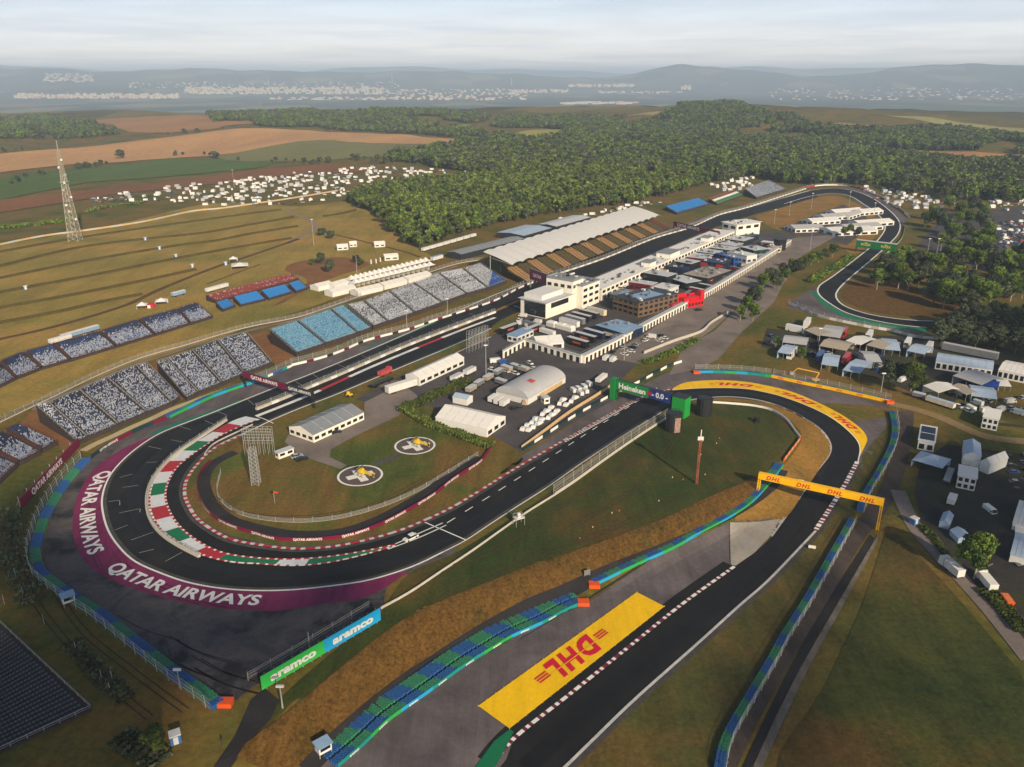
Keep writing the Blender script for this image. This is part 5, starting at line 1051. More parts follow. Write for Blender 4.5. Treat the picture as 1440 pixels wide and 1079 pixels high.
# billboard with lettering behind the hairpin
a, b = G(368,973), G(535,874); d = b - a; L = d.length; yaw = math.atan2(d.y, d.x); t = thing('lettered_billboard', 'long green and blue billboard with white lettering at the foot of the run-off', 'billboard', a, yaw)
for k, col in enumerate((flat('billboard_green', rgb('36b44e'), .5, .05), flat('billboard_blue', rgb('1f9fd6'), .5, .05))):
    x0, x1 = L * k / 2, L * (k + 1) / 2; pn = MB().box(x0, x1 - .02, -.12, .0, .5, 4.4).build('panel', col, t); tb = MB(); text_on(tb, 'aramco', ((x0 + x1) / 2, -.13, 1.55), (1, 0, 0), (0, 0, 1), 2.1, 0, .05, L * .36, Vector((0, -1, 0)), .03); tb.build('lettering', white, pn)
MB().box(0, L, .05, .25, .4, 4.5).build('backing', black, t)
for k in range(14): MB().bar((L * (k + .5) / 14, .3, 0), (L * (k + .5) / 14, .3, 4.6), .15).bar((L * (k + .5) / 14, .35, 3.4), (L * (k + .5) / 14, 2.4, 0), .1).bar((L * (k + .5) / 14, -.06, 0), (L * (k + .5) / 14, -.06, .6), .1).build('support_post', steel, t)
pp = line([(358,966),(420,930),(480,893),(530,862)], 3); tt = thing('debris_fence', 'dark mesh fence behind the green and blue billboard', 'fence', loc_of(pp)); debris_fence(tt, offs(pp, -3), 2.4, 6, 0, 0)
# round towers
poster = flat('poster_print', rgb('9a7f74'), .6, .7, 1.6)
for k, (px, lab) in enumerate((((946,605), 'round dark tower with a tall printed panel in front of the green tower'), ((989,583), 'round dark tower standing behind the green tower'))):
    c = G(*px); t = thing('round_tower', lab, 'tower', c, 0, 'round dark towers'); mb = MB().cyl((0, 0), 3.2, 0, 7.6, 20); mb.build('shell', bm_('dark'), t)
    cr = MB()
    for q in range(16): an = q * math.pi / 8; cr.bar((3.25 * math.cos(an), 3.25 * math.sin(an), 0), (3.25 * math.cos(an), 3.25 * math.sin(an), 8.3), .14)
    for z in (2.5, 5, 8.2):
        for q in range(16): a0, a1 = q * math.pi / 8, (q + 1) * math.pi / 8; cr.bar((3.25 * math.cos(a0), 3.25 * math.sin(a0), z), (3.25 * math.cos(a1), 3.25 * math.sin(a1), z), .12)
    cr.build('scaffold', bm_('black'), t)
    if k == 0: MB().hexa([(-.2, -3.5, .3), (2.2, -2.9, .3), (2.15, -2.8, .3), (-.2, -3.38, .3), (-.2, -3.5, 6.6), (2.2, -2.9, 6.6), (2.15, -2.8, 6.6), (-.2, -3.38, 6.6)]).build('poster', poster, t)
# masts, screens, lamp poles
def lattice(mb, h, b0, b1, n, w=.2):
    for k in range(n):
        z0, z1 = h * k / n, h * (k + 1) / n; q0, q1 = b0 + (b1 - b0) * k / n, b0 + (b1 - b0) * (k + 1) / n; c = [(-1, -1), (1, -1), (1, 1), (-1, 1)]
        for i in range(4):
            (xa, ya), (xb, yb) = c[i], c[(i + 1) % 4]; mb.bar((xa * q0, ya * q0, z0), (xa * q1, ya * q1, z1), w); mb.bar((xa * q0, ya * q0, z0), (xb * q1, yb * q1, z1), w * .6); mb.bar((xb * q0, yb * q0, z0), (xa * q1, ya * q1, z1), w * .6); mb.bar((xa * q1, ya * q1, z1), (xb * q1, yb * q1, z1), w * .6)
    return mb
t = thing('telecom_mast', 'tall lattice telecom mast with dish antennas on the hillside', 'mast', G(106,339)); lattice(MB(), 56, 4.2, 1.5, 11, .34).build('lower_lattice', flat('mast_paint', rgb('a9a596'), .6, .15), t)
o = lattice(MB(), 20, 1.5, .7, 7, .3).build('upper_lattice', flat('mast_red', rgb('a39888'), .6, .15), t); o.location.z = 56; MB().bar((0, 0, 76), (0, 0, 84), .5).build('aerial', steel, t)
for k in range(9):
    a = k * 2.3; z = 18 + k * 6.2; q = 4.4 - z * .04; MB().cyl((q * math.cos(a), q * math.sin(a)), 1.0, z, z + 1.6, 10).build('dish_antenna', offw, t)
for k, z in enumerate((34, 50)): MB().box(-3, 3, -3, 3, z, z + .3).build('platform', steel, t)
t = thing('radio_mast', 'slim red and white lattice mast on the lawn inside the last corner', 'mast', G(979,681)); mr_ = flat('mast_rust', rgb('9a4a38'), .6, .15)
for k in range(6): o = lattice(MB(), 2.9, .3, .3, 3, .1).build('mast_section', mr_ if k % 2 == 0 else flat('mast_pale', rgb('a5634f'), .6), t); o.location.z = k * 2.9
MB().cyl((0, 0), 1.0, 16.8, 17.1, 8).build('platform', mr_, t); MB().box(-1, 1, -.2, .2, 17.1, 18.4).build('antenna_panel', offw, t); MB().bar((0, 0, 17), (0, 0, 21), .28).build('aerial', offw, t)
def screen_frame(label, pL, pR, z0, z1, depth):
    a, b = G(*pL), G(*pR); d = b - a; L = d.length; yaw = math.atan2(d.y, d.x); t = thing('screen_scaffold', label, 'scaffold', a, yaw, 'scaffold screens'); mb = MB()
    for k in range(7): x = L * k / 6; [mb.bar((x, y, 0), (x, y, z1), .13) for y in (0, depth)]; mb.bar((x, 0, z0), (x, depth, z0 + 1.5), .09)
    for q in range(6): z = z0 + (z1 - z0) * q / 5; [mb.bar((0, y, z), (L, y, z), .11) for y in (0, depth)]
    for k in range(6): mb.bar((L * k / 6, 0, z0), (L * (k + 1) / 6, 0, z1), .07)
    mb.build('frame', steel, t); return t
screen_frame('scaffold frame of a large screen between pit lane and service yard', (659,497), (686,487), 3.5, 11.5, 1.6)
screen_frame('tall scaffold screen frame at the edge of the helipad lawn by the kerb', (344,640), (384,640), 5, 11, 2)
t = thing('screen_tower', 'lattice tower leg carrying the screen frame beside the infield road', 'tower', G(360,681)); lattice(MB(), 14, 1.3, 1.1, 9, .16).build('lattice', steel, t)
def pole(label, px, h, group='light poles', head=True, m=None, w=.22):
    t = thing('light_pole', label, 'light pole', G(*px), 0, group); MB().cyl((0, 0), w, 0, h, 8, 0, w * .6).build('pole', m or steel, t)
    if head: MB().box(-.9, .9, -.25, .25, h, h + .5).build('lamp_head', offw, t)
for k, (x, y, h, l) in enumerate([(683,528,15,'tall white pole beside the scaffold screen in the service yard'), (441,346,22,'pale floodlight pole on the hillside path'), (329,264,22,'white and rust pole standing among the campsite vehicles'), (502,391,16,'slim pole behind the white pagoda tents'), (629,446,11,'pole in front of the pale speckled seating'), (572,464,11,'pole before the narrow pale speckled block'), (1138,354,19,'tall pole beside the road below the marquees'), (1109,304,14,'tall pole behind the smaller marquees'), (1140,295,17,'tall pole at the back of the marquees'), (1193,290,15,'tall pole behind the far end of the marquees'), (1228,304,13,'tall pole by the far infield kerb'), (1088,316,14,'tall pole between pit exit and marquees'), (253,967,5,'lamp post behind the lower tyre wall'), (397,996,6,'lamp post below the green billboard'), (435,912,5,'thin post behind the green and blue billboard'), (1150,488,10,'thin pole among the caravans on the upper lot'), (1313,478,10,'pole at the corner of the upper lot by dark trees'), (1238,552,9,'pole behind the orange end block'), (1302,365,16,'first tall pole beside the far ramp'), (1315,365,16,'second tall pole beside the far ramp'), (877,507,13,'pale pole at the lower end of the parking apron')]): pole(l, (x, y), h, head=k not in (3, 14))
# ------------------------------------------------------------------ vehicles
def car_mb(L=4.3, w=1.8, h=1.5, kind='car'):
    b, g, wh = MB(), MB(), MB()
    if kind == 'car':
        b.hexa([(-L/2, -w/2, .3), (L/2, -w/2, .3), (L/2, w/2, .3), (-L/2, w/2, .3), (-L/2, -w/2 + .05, .9), (L/2 - .1, -w/2 + .1, .78), (L/2 - .1, w/2 - .1, .78), (-L/2, w/2 - .05, .9)])
        b.hexa([(-L*.3, -w*.4, 1.42), (L*.1, -w*.4, 1.42), (L*.1, w*.4, 1.42), (-L*.3, w*.4, 1.42), (-L*.29, -w*.38, h), (L*.09, -w*.38, h), (L*.09, w*.38, h), (-L*.29, w*.38, h)])
        g.hexa([(-L*.46, -w*.46, .88), (L*.27, -w*.46, .82), (L*.27, w*.46, .82), (-L*.46, w*.46, .88), (-L*.31, -w*.4, 1.42), (L*.1, -w*.4, 1.42), (L*.1, w*.4, 1.42), (-L*.31, w*.4, 1.42)])
    else:
        b.hexa([(-L/2, -w/2, .35), (L/2, -w/2, .35), (L/2, w/2, .35), (-L/2, w/2, .35), (-L/2, -w/2 + .06, h), (L/2 - (1.2 if kind == 'van' else .3), -w/2 + .06, h), (L/2 - (1.2 if kind == 'van' else .3), w/2 - .06, h), (-L/2, w/2 - .06, h)])
        g.box(L/2 - 1.5, L/2 - .9, -w/2 - .02, w/2 + .02, h * .55, h * .85)
        g.hexa([(L/2 - .60, -w*.42, h*.55), (L/2 - .56, -w*.42, h*.55), (L/2 - .56, w*.42, h*.55), (L/2 - .60, w*.42, h*.55), (L/2 - 1.12, -w*.4, h*.95), (L/2 - 1.06, -w*.4, h*.95), (L/2 - 1.06, w*.4, h*.95), (L/2 - 1.12, w*.4, h*.95)] if kind == 'van' else [(L/2 - .1, -w*.42, h*.5), (L/2 + .02, -w*.42, h*.5), (L/2 + .02, w*.42, h*.5), (L/2 - .1, w*.42, h*.5), (L/2 - .32, -w*.4, h*.85), (L/2 - .2, -w*.4, h*.85), (L/2 - .2, w*.4, h*.85), (L/2 - .32, w*.4, h*.85)])
    return b, g
CPAINT = {'white': 'd9d9d6', 'silver': '9da2a8', 'black': '17191c', 'red': 'a51c20', 'blue': '274a82', 'grey': '565a5f'}
def cp(c): return flat('car_paint_' + c, rgb(CPAINT[c]), .3, .05, 1, .1, .5)
def vehicle(label, px, yaw, kind='car', col='white', L=4.3, w=1.8, h=1.5, group=None, cat=None):
    t = thing({'car': 'parked_car', 'van': 'van', 'bus': 'motor_coach'}[kind], label, cat or {'car': 'car', 'van': 'van', 'bus': 'coach'}[kind], G(*px), yaw, group); b, g = car_mb(L, w, h, kind)
    b.build('body', cp(col), t); g.build('windows_glass' if 0 else 'glazing', glass, t)
    for x in (-L * .32, L * .32):
        for s in (-1, 1): MB().xcyl((x, s * (w / 2 - .1), .34 if kind != 'bus' else .5), .34 if kind != 'bus' else .5, .24, 12).build('wheel', black, t)
    return t
def yv(a, b): return yaw2(a, b)
vehicle('white car driving alone on the racing asphalt past the dashed line', (577,758), yv((590,752),(565,764)), 'car', 'white', 4.9, 2.0, 1.6)
for px, a, k, c, L, l in [((417,643),(.6),'car','silver',4.6,'silver car beside the small hut near the helipads'), ((424,647),.6,'car','black',4.8,'black car next to the silver car near the helipads'), ((472,609),.5,'car','black',4.6,'black car against the wall of the medical building'), ((852,506),1.0,'van','white',5.4,'white van at the lower end of the parking apron'), ((862,508),1.0,'van','white',5.4,'white van second from the apron wall'), ((1391,722),-1.45,'van','white',5.6,'white van standing on the dark lower lot'), ((1347,573),-1.2,'car','white',4.4,'white car on grass behind the white cabins'), ((1361,579),-1.2,'car','white',4.4,'white car beside a dark awning on the grass'), ((1355,572),-1.2,'car','black',4.4,'dark car between the two white cars on the grass'), ((697,510),.3,'van','white',6.5,'long white van beside the pole in the service yard'), ((708,512),.4,'van','blue',5.5,'pale blue van next to the short cream wall'), ((725,575),.5,'car','black',5.4,'black car behind the large marquee end'), ((982,437),.4,'car','black',4.5,'dark car alone on the empty parking apron'), ((1431,800),-1.5,'car','grey',4.4,'grey car at the right edge of the lower lot')]: vehicle(l, px, a, k, c, L, 1.9 if k == 'car' else 2.1, 1.5 if k == 'car' else 2.4)
t = trailer('white box truck driving on the road beside the brown grass slope', (1340,807), yv((1352,816),(1325,793)), 6.2, 2.5, 3.3, 'white', canvas, 'box_truck', 'white')
trailer('white box truck half hidden behind the big tree by the road', (1388,826), yv((1400,838),(1378,812)), 6.2, 2.5, 3.0, 'white', canvas, 'box_truck', 'white')
t = thing('tractor', 'small yellow tractor parked behind the medical building', 'tractor', G(491,558), .4); MB().box(-1.6, 1.4, -.7, .7, .6, 1.3).build('body', flat('machine_yellow', rgb('d2a814'), .5), t); MB().box(-1.2, .2, -.65, .65, 1.32, 2.5).build('cab', flat('machine_yellow', rgb('d2a814')), t)
for x, r_ in ((-.9, .7), (1.0, .45)):
    for s in (-1, 1): MB().xcyl((x, s * .9, r_), r_, .35).build('wheel', black, t)
t = thing('fire_engine', 'red truck parked by the pit lane beside the long white hall', 'truck', G(541,527), yv((531,532),(551,523))); MB().box(-4, 4, -1.25, 1.25, .7, 2.6).build('body', flat('faded_red', rgb('a33a30'), .7), t); MB().box(2.2, 3.9, -1.2, 1.2, 2.6, 3.2).build('cab', flat('faded_red', rgb('a33a30')), t)
for x in (-2.6, 2.4):
    for s in (-1, 1): MB().xcyl((x, s * 1.1, .5), .5, .3).build('wheel', black, t)
trailer('long dark flatbed beside the red truck at the pit lane', (536,541), yv((528,545),(552,535)), 14, 2.6, 1.8, 'black', bm_('dark'))
# covered carts in rows
cart0 = None
for k, (x, y) in enumerate([(736,605),(742,600),(748,596),(754,591),(744,606),(750,602),(758,597),(762,592),(763,584),(769,580),(775,575),(771,589),(777,585),(783,580),(787,569),(792,564),(796,571),(803,566),(809,561)]):
    if cart0 is None:
        cart0 = thing('covered_cart', '', 'cart', G(x, y), y1, 'white covered carts along the timber fence'); MB().hexa([(-1.9, -1, .3), (1.9, -.8, .3), (1.9, .8, .3), (-1.9, 1, .3), (-1.5, -.7, 1.7), (1.2, -.5, 1.3), (1.2, .5, 1.3), (-1.5, .7, 1.7)]).build('cover', canvas, cart0); MB().hexa([(-1.6, -.5, 1.7), (-.4, -.45, 1.6), (-.4, .45, 1.6), (-1.6, .5, 1.7), (-1.3, -.4, 2.1), (-.5, -.35, 2.0), (-.5, .35, 2.0), (-1.3, .4, 2.1)]).build('roof', canvas_b, cart0)
        for q in (-1.2, 1.2):
            for s in (-1, 1): MB().xcyl((q, s * .75, .3), .3, .2, 8).build('wheel', black, cart0)
        o = cart0
    else: o = dup(cart0, G(x, y), y1 + .25 * (k % 3 - 1))
    o['label'] = 'white covered cart parked in rows along the timber board fence'
for k, (x, y) in enumerate([(805,551),(812,549),(820,546),(827,542),(815,555),(822,552)]): vehicle('white van, one of the cluster between carts and the green gantry', (x, y), y1 + .9, 'van', 'white', 4.8, 1.9, 2.0, 'vans clustered near the green gantry')
trailer('white cylinder shaped tank trailer at the end of the cart rows', (845,536), y1, 9, 2.4, 2.6, 'white', canvas)
# helicopters
hy = flat('helicopter_yellow', rgb('e0b615'), .35, .06, 1, 0, .5)
def helicopter(label, c, yaw):
    t = thing('helicopter', label, 'helicopter', c, yaw, 'yellow helicopters on the helipads')
    bm = bmesh.new(); bmesh.ops.create_uvsphere(bm, u_segments=16, v_segments=10, radius=1)
    for v in bm.verts: v.co = Vector((v.co.x * 2.7 - (.25 * v.co.x if v.co.x < 0 else 0), v.co.y * 1.0, 1.75 + v.co.z * 1.05 + (.15 if v.co.x < 0 else -.05)))
    me = bpy.data.meshes.new('fuselage'); bm.to_mesh(me); bm.free(); me.materials.append(hy); [setattr(p, 'use_smooth', True) for p in me.polygons]; o = bpy.data.objects.new('fuselage', me); COL.objects.link(o); o.parent = t
    MB().hexa([(1.5, -.75, 1.75), (2.5, -.45, 1.55), (2.5, .45, 1.55), (1.5, .75, 1.75), (1.2, -.6, 2.6), (1.9, -.4, 2.3), (1.9, .4, 2.3), (1.2, .6, 2.6)]).build('windscreen', glass, t)
    MB().hexa([(-6.2, -.2, 2.15), (-1.8, -.5, 1.8), (-1.8, .5, 1.8), (-6.2, .2, 2.15), (-6.2, -.2, 2.6), (-1.8, -.4, 2.7), (-1.8, .4, 2.7), (-6.2, .2, 2.6)]).build('tail_boom', hy, t)
    f = MB().hexa([(-7.0, -.12, 1.6), (-5.9, -.12, 1.9), (-5.9, .12, 1.9), (-7.0, .12, 1.6), (-7.3, -.08, 3.6), (-6.6, -.08, 3.5), (-6.6, .08, 3.5), (-7.3, .08, 3.6)]); f.build('tail_fin', hy, t); MB().box(-6.2, -5.6, -1.3, 1.3, 2.4, 2.5).build('tailplane', hy, t)
    MB().xcyl((-6.6, 0, 2.4), .55, .3, 12).build('tail_rotor', dark, t); MB().box(-1.1, .9, -.5, .5, 2.75, 3.15).build('engine_cowling', hy, t)
    MB().cyl((0, 0), .16, 3.1, 3.6, 8).build('rotor_mast', dark, t)
    for k in range(4): a = k * math.pi / 2 + .4; MB().bar((0, 0, 3.55), (5.1 * math.cos(a), 5.1 * math.sin(a), 3.45), .32, 0, .05).build('rotor_blade', dark, t)
    for s in (-1, 1): MB().bar((-1.8, s * 1.05, .2), (1.9, s * 1.05, .2), .12).bar((-.9, s * .6, 1), (-.9, s * 1.05, .2), .09).bar((.9, s * .6, 1), (.9, s * 1.05, .2), .09).build('skid', dark, t)
hyaw = yv((515,672),(498,664))
helicopter('yellow helicopter on the pad closer to the hairpin', G(508,669), hyaw); helicopter('yellow helicopter on the pad closer to the white marquee', G(586,627), hyaw)
# ------------------------------------------------------------------ lots with awnings, coaches and tents
def awning(label, A, B, C, h, m, name='awning', hr=1.2, group='awnings and tents on the upper lot', cat='awning'):
    c, yaw, L, w = rect(A, B, C, h); t = thing(name, label, cat, c, yaw, group)
    if w > L: pass
    MB().gable(-L / 2, L / 2, -w / 2, w / 2, None, h - hr * .5, h + hr * .5, 0, .1).build('roof', m, t)
    wm = MB()
    for x0, x1, y0, y1_ in ((-L / 2, L / 2, w / 2 - .1, w / 2), (-L / 2, -L / 2 + .1, -w / 2, w / 2 - .1)): wm.box(x0, x1, y0, y1_, 0, h - hr * .5)
    wm.build('side_wall', m, t)
    for x in (-L / 2 + .1, 0, L / 2 - .1): MB().cyl((x, -w / 2 + .1), .08, 0, h - hr * .5, 6).build('post', steel, t)
    return t
cg, cw, cb_, ct = canvas_g, canvas, canvas_b, flat('tan_awning', rgb('a59a8c'), .85, .1)
for A, B, C, h, m, l in [((1131,463),(1150,471),(1160,460),4,ct,'tan grey awning nearest the access road on the upper lot'), ((1152,470),(1181,474),(1188,459),4,cg,'grey and tan awning beside the red and white coach'), ((1100,480),(1134,484),(1140,474),4,cg,'bluish grey awning in front of a long white coach'), ((1152,485),(1190,492),(1195,480),4,ct,'wide tan grey awning in the middle row of the upper lot'), ((1189,478),(1210,484),(1215,471),4.5,cw,'white gabled awning beside the red and white coach'), ((1218,484),(1241,490),(1248,476),4,ct,'tan awning next to a white coach, back row'), ((1093,494),(1110,497),(1117,485),4,cb_,'pale blue awning beside the big white coach'), ((1155,511),(1178,514),(1185,499),4,cb_,'pale blue awning between the dark and the maroon coach'), ((1185,519),(1209,524),(1217,506),4,cb_,'bluish white awning closest to the yellow boards'), ((1219,507),(1240,508),(1247,494),4,cg,'grey awning half behind the twin trees'), ((1244,490),(1266,492),(1280,478),4,cb_,'pale blue awning, back row near the dark wood'), ((1275,492),(1300,497),(1304,485),4,cb_,'pale blue awning last in the back row'), ((1340,527),(1380,540),(1386,523),5,cg,'large grey awning in front of the long white marquee'), ((1298,541),(1320,551),(1329,535),4,cw,'white pointed awning right of the twin trees'), ((1335,542),(1359,554),(1364,543),4,ct,'tan awning over a red patch beside the white awning'), ((1366,555),(1402,560),(1405,545),4,cb_,'light blue awning with a small white sign'), ((1381,540),(1403,544),(1402,534),3.4,flat('royal_canvas', rgb('1f49a0'), .8),'bright blue small awning behind the light blue one'), ((1405,541),(1422,542),(1424,532),3.2,cw,'small white tent at the end of the grey awning')]: awning(l, A, B, C, h, m)
hall('long_marquee', 'long white marquee with glazed front along the dark wood', 'marquee', rect((1316,507),(1396,519),(1319,495),4.5), 4, 5.4, canvas, canvas_b, [(.8, 3.2, 9, (-1, 1), False)], bays=8)
hall('long_marquee', 'long white marquee cut by the photo edge on the upper lot', 'marquee', rect((1404,519),(1450,528),(1406,504),4.5), 4, 5.4, canvas, canvas, [(.8, 3.2, 6, (-1, 1), False)], bays=6)
trailer('grey roofed trailer behind the long white marquee', (1362,500), yv((1336,493),(1386,503)), 26, 3, 4.4, 'grey', canvas_g)
for px, a, b, c, l in [((1134,458),(1130,462),(1140,449),'white','white coach beside the first tan awning'), ((1118,467),(1108,465),(1132,470),'white','long white coach behind the bluish awning'), ((1112,502),(1120,489),(1106,506),'white','big white coach facing the grass bank'), ((1152,506),(1160,492),(1147,511),'blue','dark blue and white coach between two awnings'), ((1189,509),(1197,496),(1182,516),'red','maroon and white coach next to the pale blue awning'), ((1186,472),(1193,460),(1184,475),'red','red coach in front of the white gabled awning'), ((1221,476),(1227,466),(1216,482),'white','white coach in the back row beside a tan awning'), ((1275,487),(1280,477),(1271,492),'white','white coach between the two pale blue awnings'), ((1305,493),(1311,484),(1300,500),'white','white coach at the corner of the upper lot')]: vehicle(l, px, yv(a, b), 'bus', c, 11, 2.6, 3.8, 'coaches on the upper lot')
for k in range(4): trailer('white cabin with grey roof, ' + o9[k] + ' in the row of four below the white awning', (1307 + 9.5 * k, 566 + 3.0 * k), yv((1303,565),(1340,577)), 3.2, 2.5, 2.8, 'cream', canvas_b, 'cabin', group='row of four cabins')
trailer('grey cabin tucked beneath the twin trees', (1291,560), yv((1285,560),(1297,563)), 5, 2.5, 2.6, 'grey', lroof, 'cabin')
block('stacked_cabins', 'stack of white cabins with ribbed roofs beside the dusty road', 'cabin', rect((1382,587),(1404,592),(1408,577),5), 5.2, offw, canvas, [(.6, 2.0, 3), (3, 4.4, 3)])
block('box_pavilion', 'white box pavilion with two dark blue roof panels on the lawn', 'pavilion', rect((1291,620),(1314,625),(1325,601),4), 4, offw, canvas, [(.5, 2.6, 2)])
c, yaw, L, w = rect((1291,620),(1314,625),(1325,601),4); t = [o for o in bpy.data.objects if o.name == 'box_pavilion'][0]
for s in (-1, 1): MB().box(-L * .44, L * .44, s * w * .22 - w * .19, s * w * .22 + w * .19, 4.003, 4.12).build('roof_panel', flat('navy_roof', rgb('1c2740'), .5), t)
def pagoda(label, c, yaw, s=5.0, h=2.8, hr=4.6, group=None, m=None):
    t = thing('pagoda_tent', label, 'tent', c, yaw, group); m = m or canvas; q = s / 2
    MB().box(-q, q, q - .08, q, 0, h).box(-q, -q + .08, -q, q - .08, 0, h).build('side_wall', m, t)
    r = MB(); r.add([(-q, -q, h), (q, -q, h), (q, q, h), (-q, q, h), (-q * .45, -q * .45, h + .9), (q * .45, -q * .45, h + .9), (q * .45, q * .45, h + .9), (-q * .45, q * .45, h + .9), (0, 0, hr)], [(0, 1, 5, 4), (1, 2, 6, 5), (2, 3, 7, 6), (3, 0, 4, 7), (4, 5, 8), (5, 6, 8), (6, 7, 8), (7, 4, 8)]); r.build('roof', m, t); return t
c, yaw, L, w = rect((1294,651),(1312,657),(1320,640),3); pagoda('white pagoda tent on the lawn below the box pavilion', c, yaw, max(L, w), 3, 5.2, m=canvas_b)
hall('gable_tent', 'pale blue and white tent hall on the lower lot', 'tent', rect((1355,640),(1379,645),(1384,624),4), 4, 5.5, canvas, canvas_b)
hall('gable_tent', 'white gabled tent hall joined to the pale blue one on the lower lot', 'tent', rect((1379,649),(1392,655),(1401,636),4), 4, 6, canvas, canvas)
for k in range(3): trailer('white cabin, ' + o9[k] + ' in the row under the pale blue tent hall', (1358 + 10.5 * k, 655 + 2.4 * k), yv((1354,652),(1386,658)), 3.4, 2.5, 2.8, 'white', canvas, 'cabin', group='row of three white cabins')
block('stacked_cabins', 'stacked ribbed white cabins below the tent halls on the lower lot', 'cabin', rect((1347,669),(1373,675),(1378,659),5), 5.2, offw, canvas, [(.6, 2.0, 3), (3, 4.4, 3)])
trailer('small white cabin on the dark lower lot by a green mat', (1337,708), yv((1333,715),(1341,697)), 5.5, 2.5, 2.8, 'white', canvas, 'cabin')
trailer('long narrow grey trailer with open frame beside the lower lot lane', (1333,672), yv((1327,692),(1340,655)), 12, 2.2, 1.6, 'grey', canvas_g)
for k, (a, b, cc) in enumerate([((1321,733),(1335,737),(1337,722)), ((1336,744),(1348,756),(1343,731))]): hall('tunnel_tent', ['bluish tunnel tent entrance leg on the lower lot', 'bluish tunnel tent long leg beside the big tree'][k], 'tent', rect(a, b, cc, 2.6), 2.2, 3.4, canvas_b, canvas_b)
hall('white_hall', 'white roofed hall cut by the photo edge on the lower lot', 'hall', rect((1421,778),(1450,786),(1428,748),4), 3.6, 5, offw, canvas_b, bays=4)
hall('white_hall', 'white roofed hall at the photo edge above the other one', 'hall', rect((1424,735),(1450,742),(1430,700),4), 3.6, 5, offw, canvas, bays=4)
block('market_stall', 'pale stall between the two halls at the photo edge', 'stall', rect((1428,747),(1450,752),(1430,741),3), 3, offw, canvas, [(1, 2, 3)])
t = thing('skip', 'bright orange skip beside the road on the right', 'skip', G(1415,847), yv((1410,840),(1420,853))); MB().hexa([(-2, -.9, .1), (2, -.9, .1), (2, .9, .1), (-2, .9, .1), (-2.4, -1.1, 1.5), (2.4, -1.1, 1.5), (2.4, 1.1, 1.5), (-2.4, 1.1, 1.5)]).build('bin', orange, t); MB().box(-2.2, 2.2, -.9, .9, 1.503, 1.6).build('lid', flat('pale_cover', rgb('d0743f'), .7), t)
def toilet(label, px, yaw=.5, group='portable toilets'):
    t = thing('portable_toilet', label, 'toilet', G(*px), yaw, group); MB().box(-1.1, 1.1, -1, 1, 0, 2.2).build('cabin', flat('toilet_blue', rgb('3f76b8'), .5), t); MB().box(-1.2, 1.2, -1.1, 1.1, 2.203, 2.5).build('roof', offw, t); MB().box(-.5, .5, -1.06, -1.005, .1, 2).build('door', offw, t)
for px, l in [((1284,737),'blue and white portable toilet beside the right hand road'), ((247,1043),'blue portable toilet beside the small tree at the bottom'), ((204,338),'portable toilet highest on the terraces'), ((224,351),'portable toilet second from the top of the terraces'), ((247,362),'portable toilet third down the terraces'), ((270,376),'portable toilet fourth down the terraces'), ((317,373),'portable toilet beside the white tent at the track on the hill'), ((36,407),'dark lone portable toilet far out on the terraces')]: toilet(l, px)
for px, l, s in [((337,377),'low white flat tent beside the dirt track on the hill',12), ((328,368),'small white tent behind the low flat tent on the hill',6), ((200,434),'small white tent beside the red dome on the hill',6), ((227,428),'white pointed tent right of the red dome',7), ((362,190 * 0 + 281),'white pointed tent at the campsite fence above the path',9)]: pagoda(l, G(*px), .3, s, 2.4, 4.2)
t = thing('dome_tent', 'round red dome tent on the hill between two white tents', 'tent', G(212,432)); bm = bmesh.new(); bmesh.ops.create_uvsphere(bm, u_segments=14, v_segments=8, radius=3); [bm.verts.remove(v) for v in list(bm.verts) if v.co.z < -.2]; me = bpy.data.meshes.new('dome'); bm.to_mesh(me); bm.free(); me.materials.append(red); o = bpy.data.objects.new('dome', me); COL.objects.link(o); o.parent = t; MB().box(-.9, .9, -3.1, -2.7, 0, 2).build('entrance', canvas, t)
for px, L, c, l in [((251,416),10,'lblue','pale blue trailer behind the hillside seating end'), ((113,471),22,'lblue','long blue topped trailer behind the hillside seating'), ((85,481),12,'white','white trailer behind the hillside seating, left of the blue topped one'), ((305,408),18,'white','white trailer behind the red hillside seats')]: trailer(l, px, yv((100,472),(150,458)), L, 2.5, 3, c, canvas)
for px, l, a in [((481,351),'big white ribbed shed on the hill slope',9), ((496,347),'small white shed beside the ribbed one on the slope',6), ((533,347),'white shed at the end of the slope path near the wood',9), ((549,365),'white pair of sheds above the pagoda tents',11)]: hall('white_shed', l, 'shed', (G(*px), .35, a, a * .6), 3.2, 4.6, offw, canvas, [(1, 2, 2)])
for k, px in enumerate([(521,374),(528,373),(534,371),(541,369)]):
    t = thing('feather_flag', 'white feather flag, ' + o9[k] + ' of four on the slope above the tents', 'flag', G(*px), 0, 'white feather flags'); MB().cyl((0, 0), .06, 0, 5, 6).build('flagpole', steel, t); MB().hexa([(.07, -.03, 1.4), (.9, -.03, 1.6), (.9, .03, 1.6), (.07, .03, 1.4), (.07, -.03, 5), (.7, -.03, 4.7), (.7, .03, 4.7), (.07, .03, 5)]).build('banner', canvas, t)
def along(p, q, n): return [(p[0] + (q[0] - p[0]) * k / (n - 1), p[1] + (q[1] - p[1]) * k / (n - 1)) for k in range(n)]
yw = yv((480,405),(600,378))
for row, (p, q, n) in enumerate([((494,398),(598,372),17), ((500,403),(604,378),16)]):
    for x, y in along(p, q, n): pagoda('white pagoda tent in the double row behind the pale speckled seating', G(x, y), yw, 6.4, 3, 5.6, 'pagoda tents behind the pale seating')
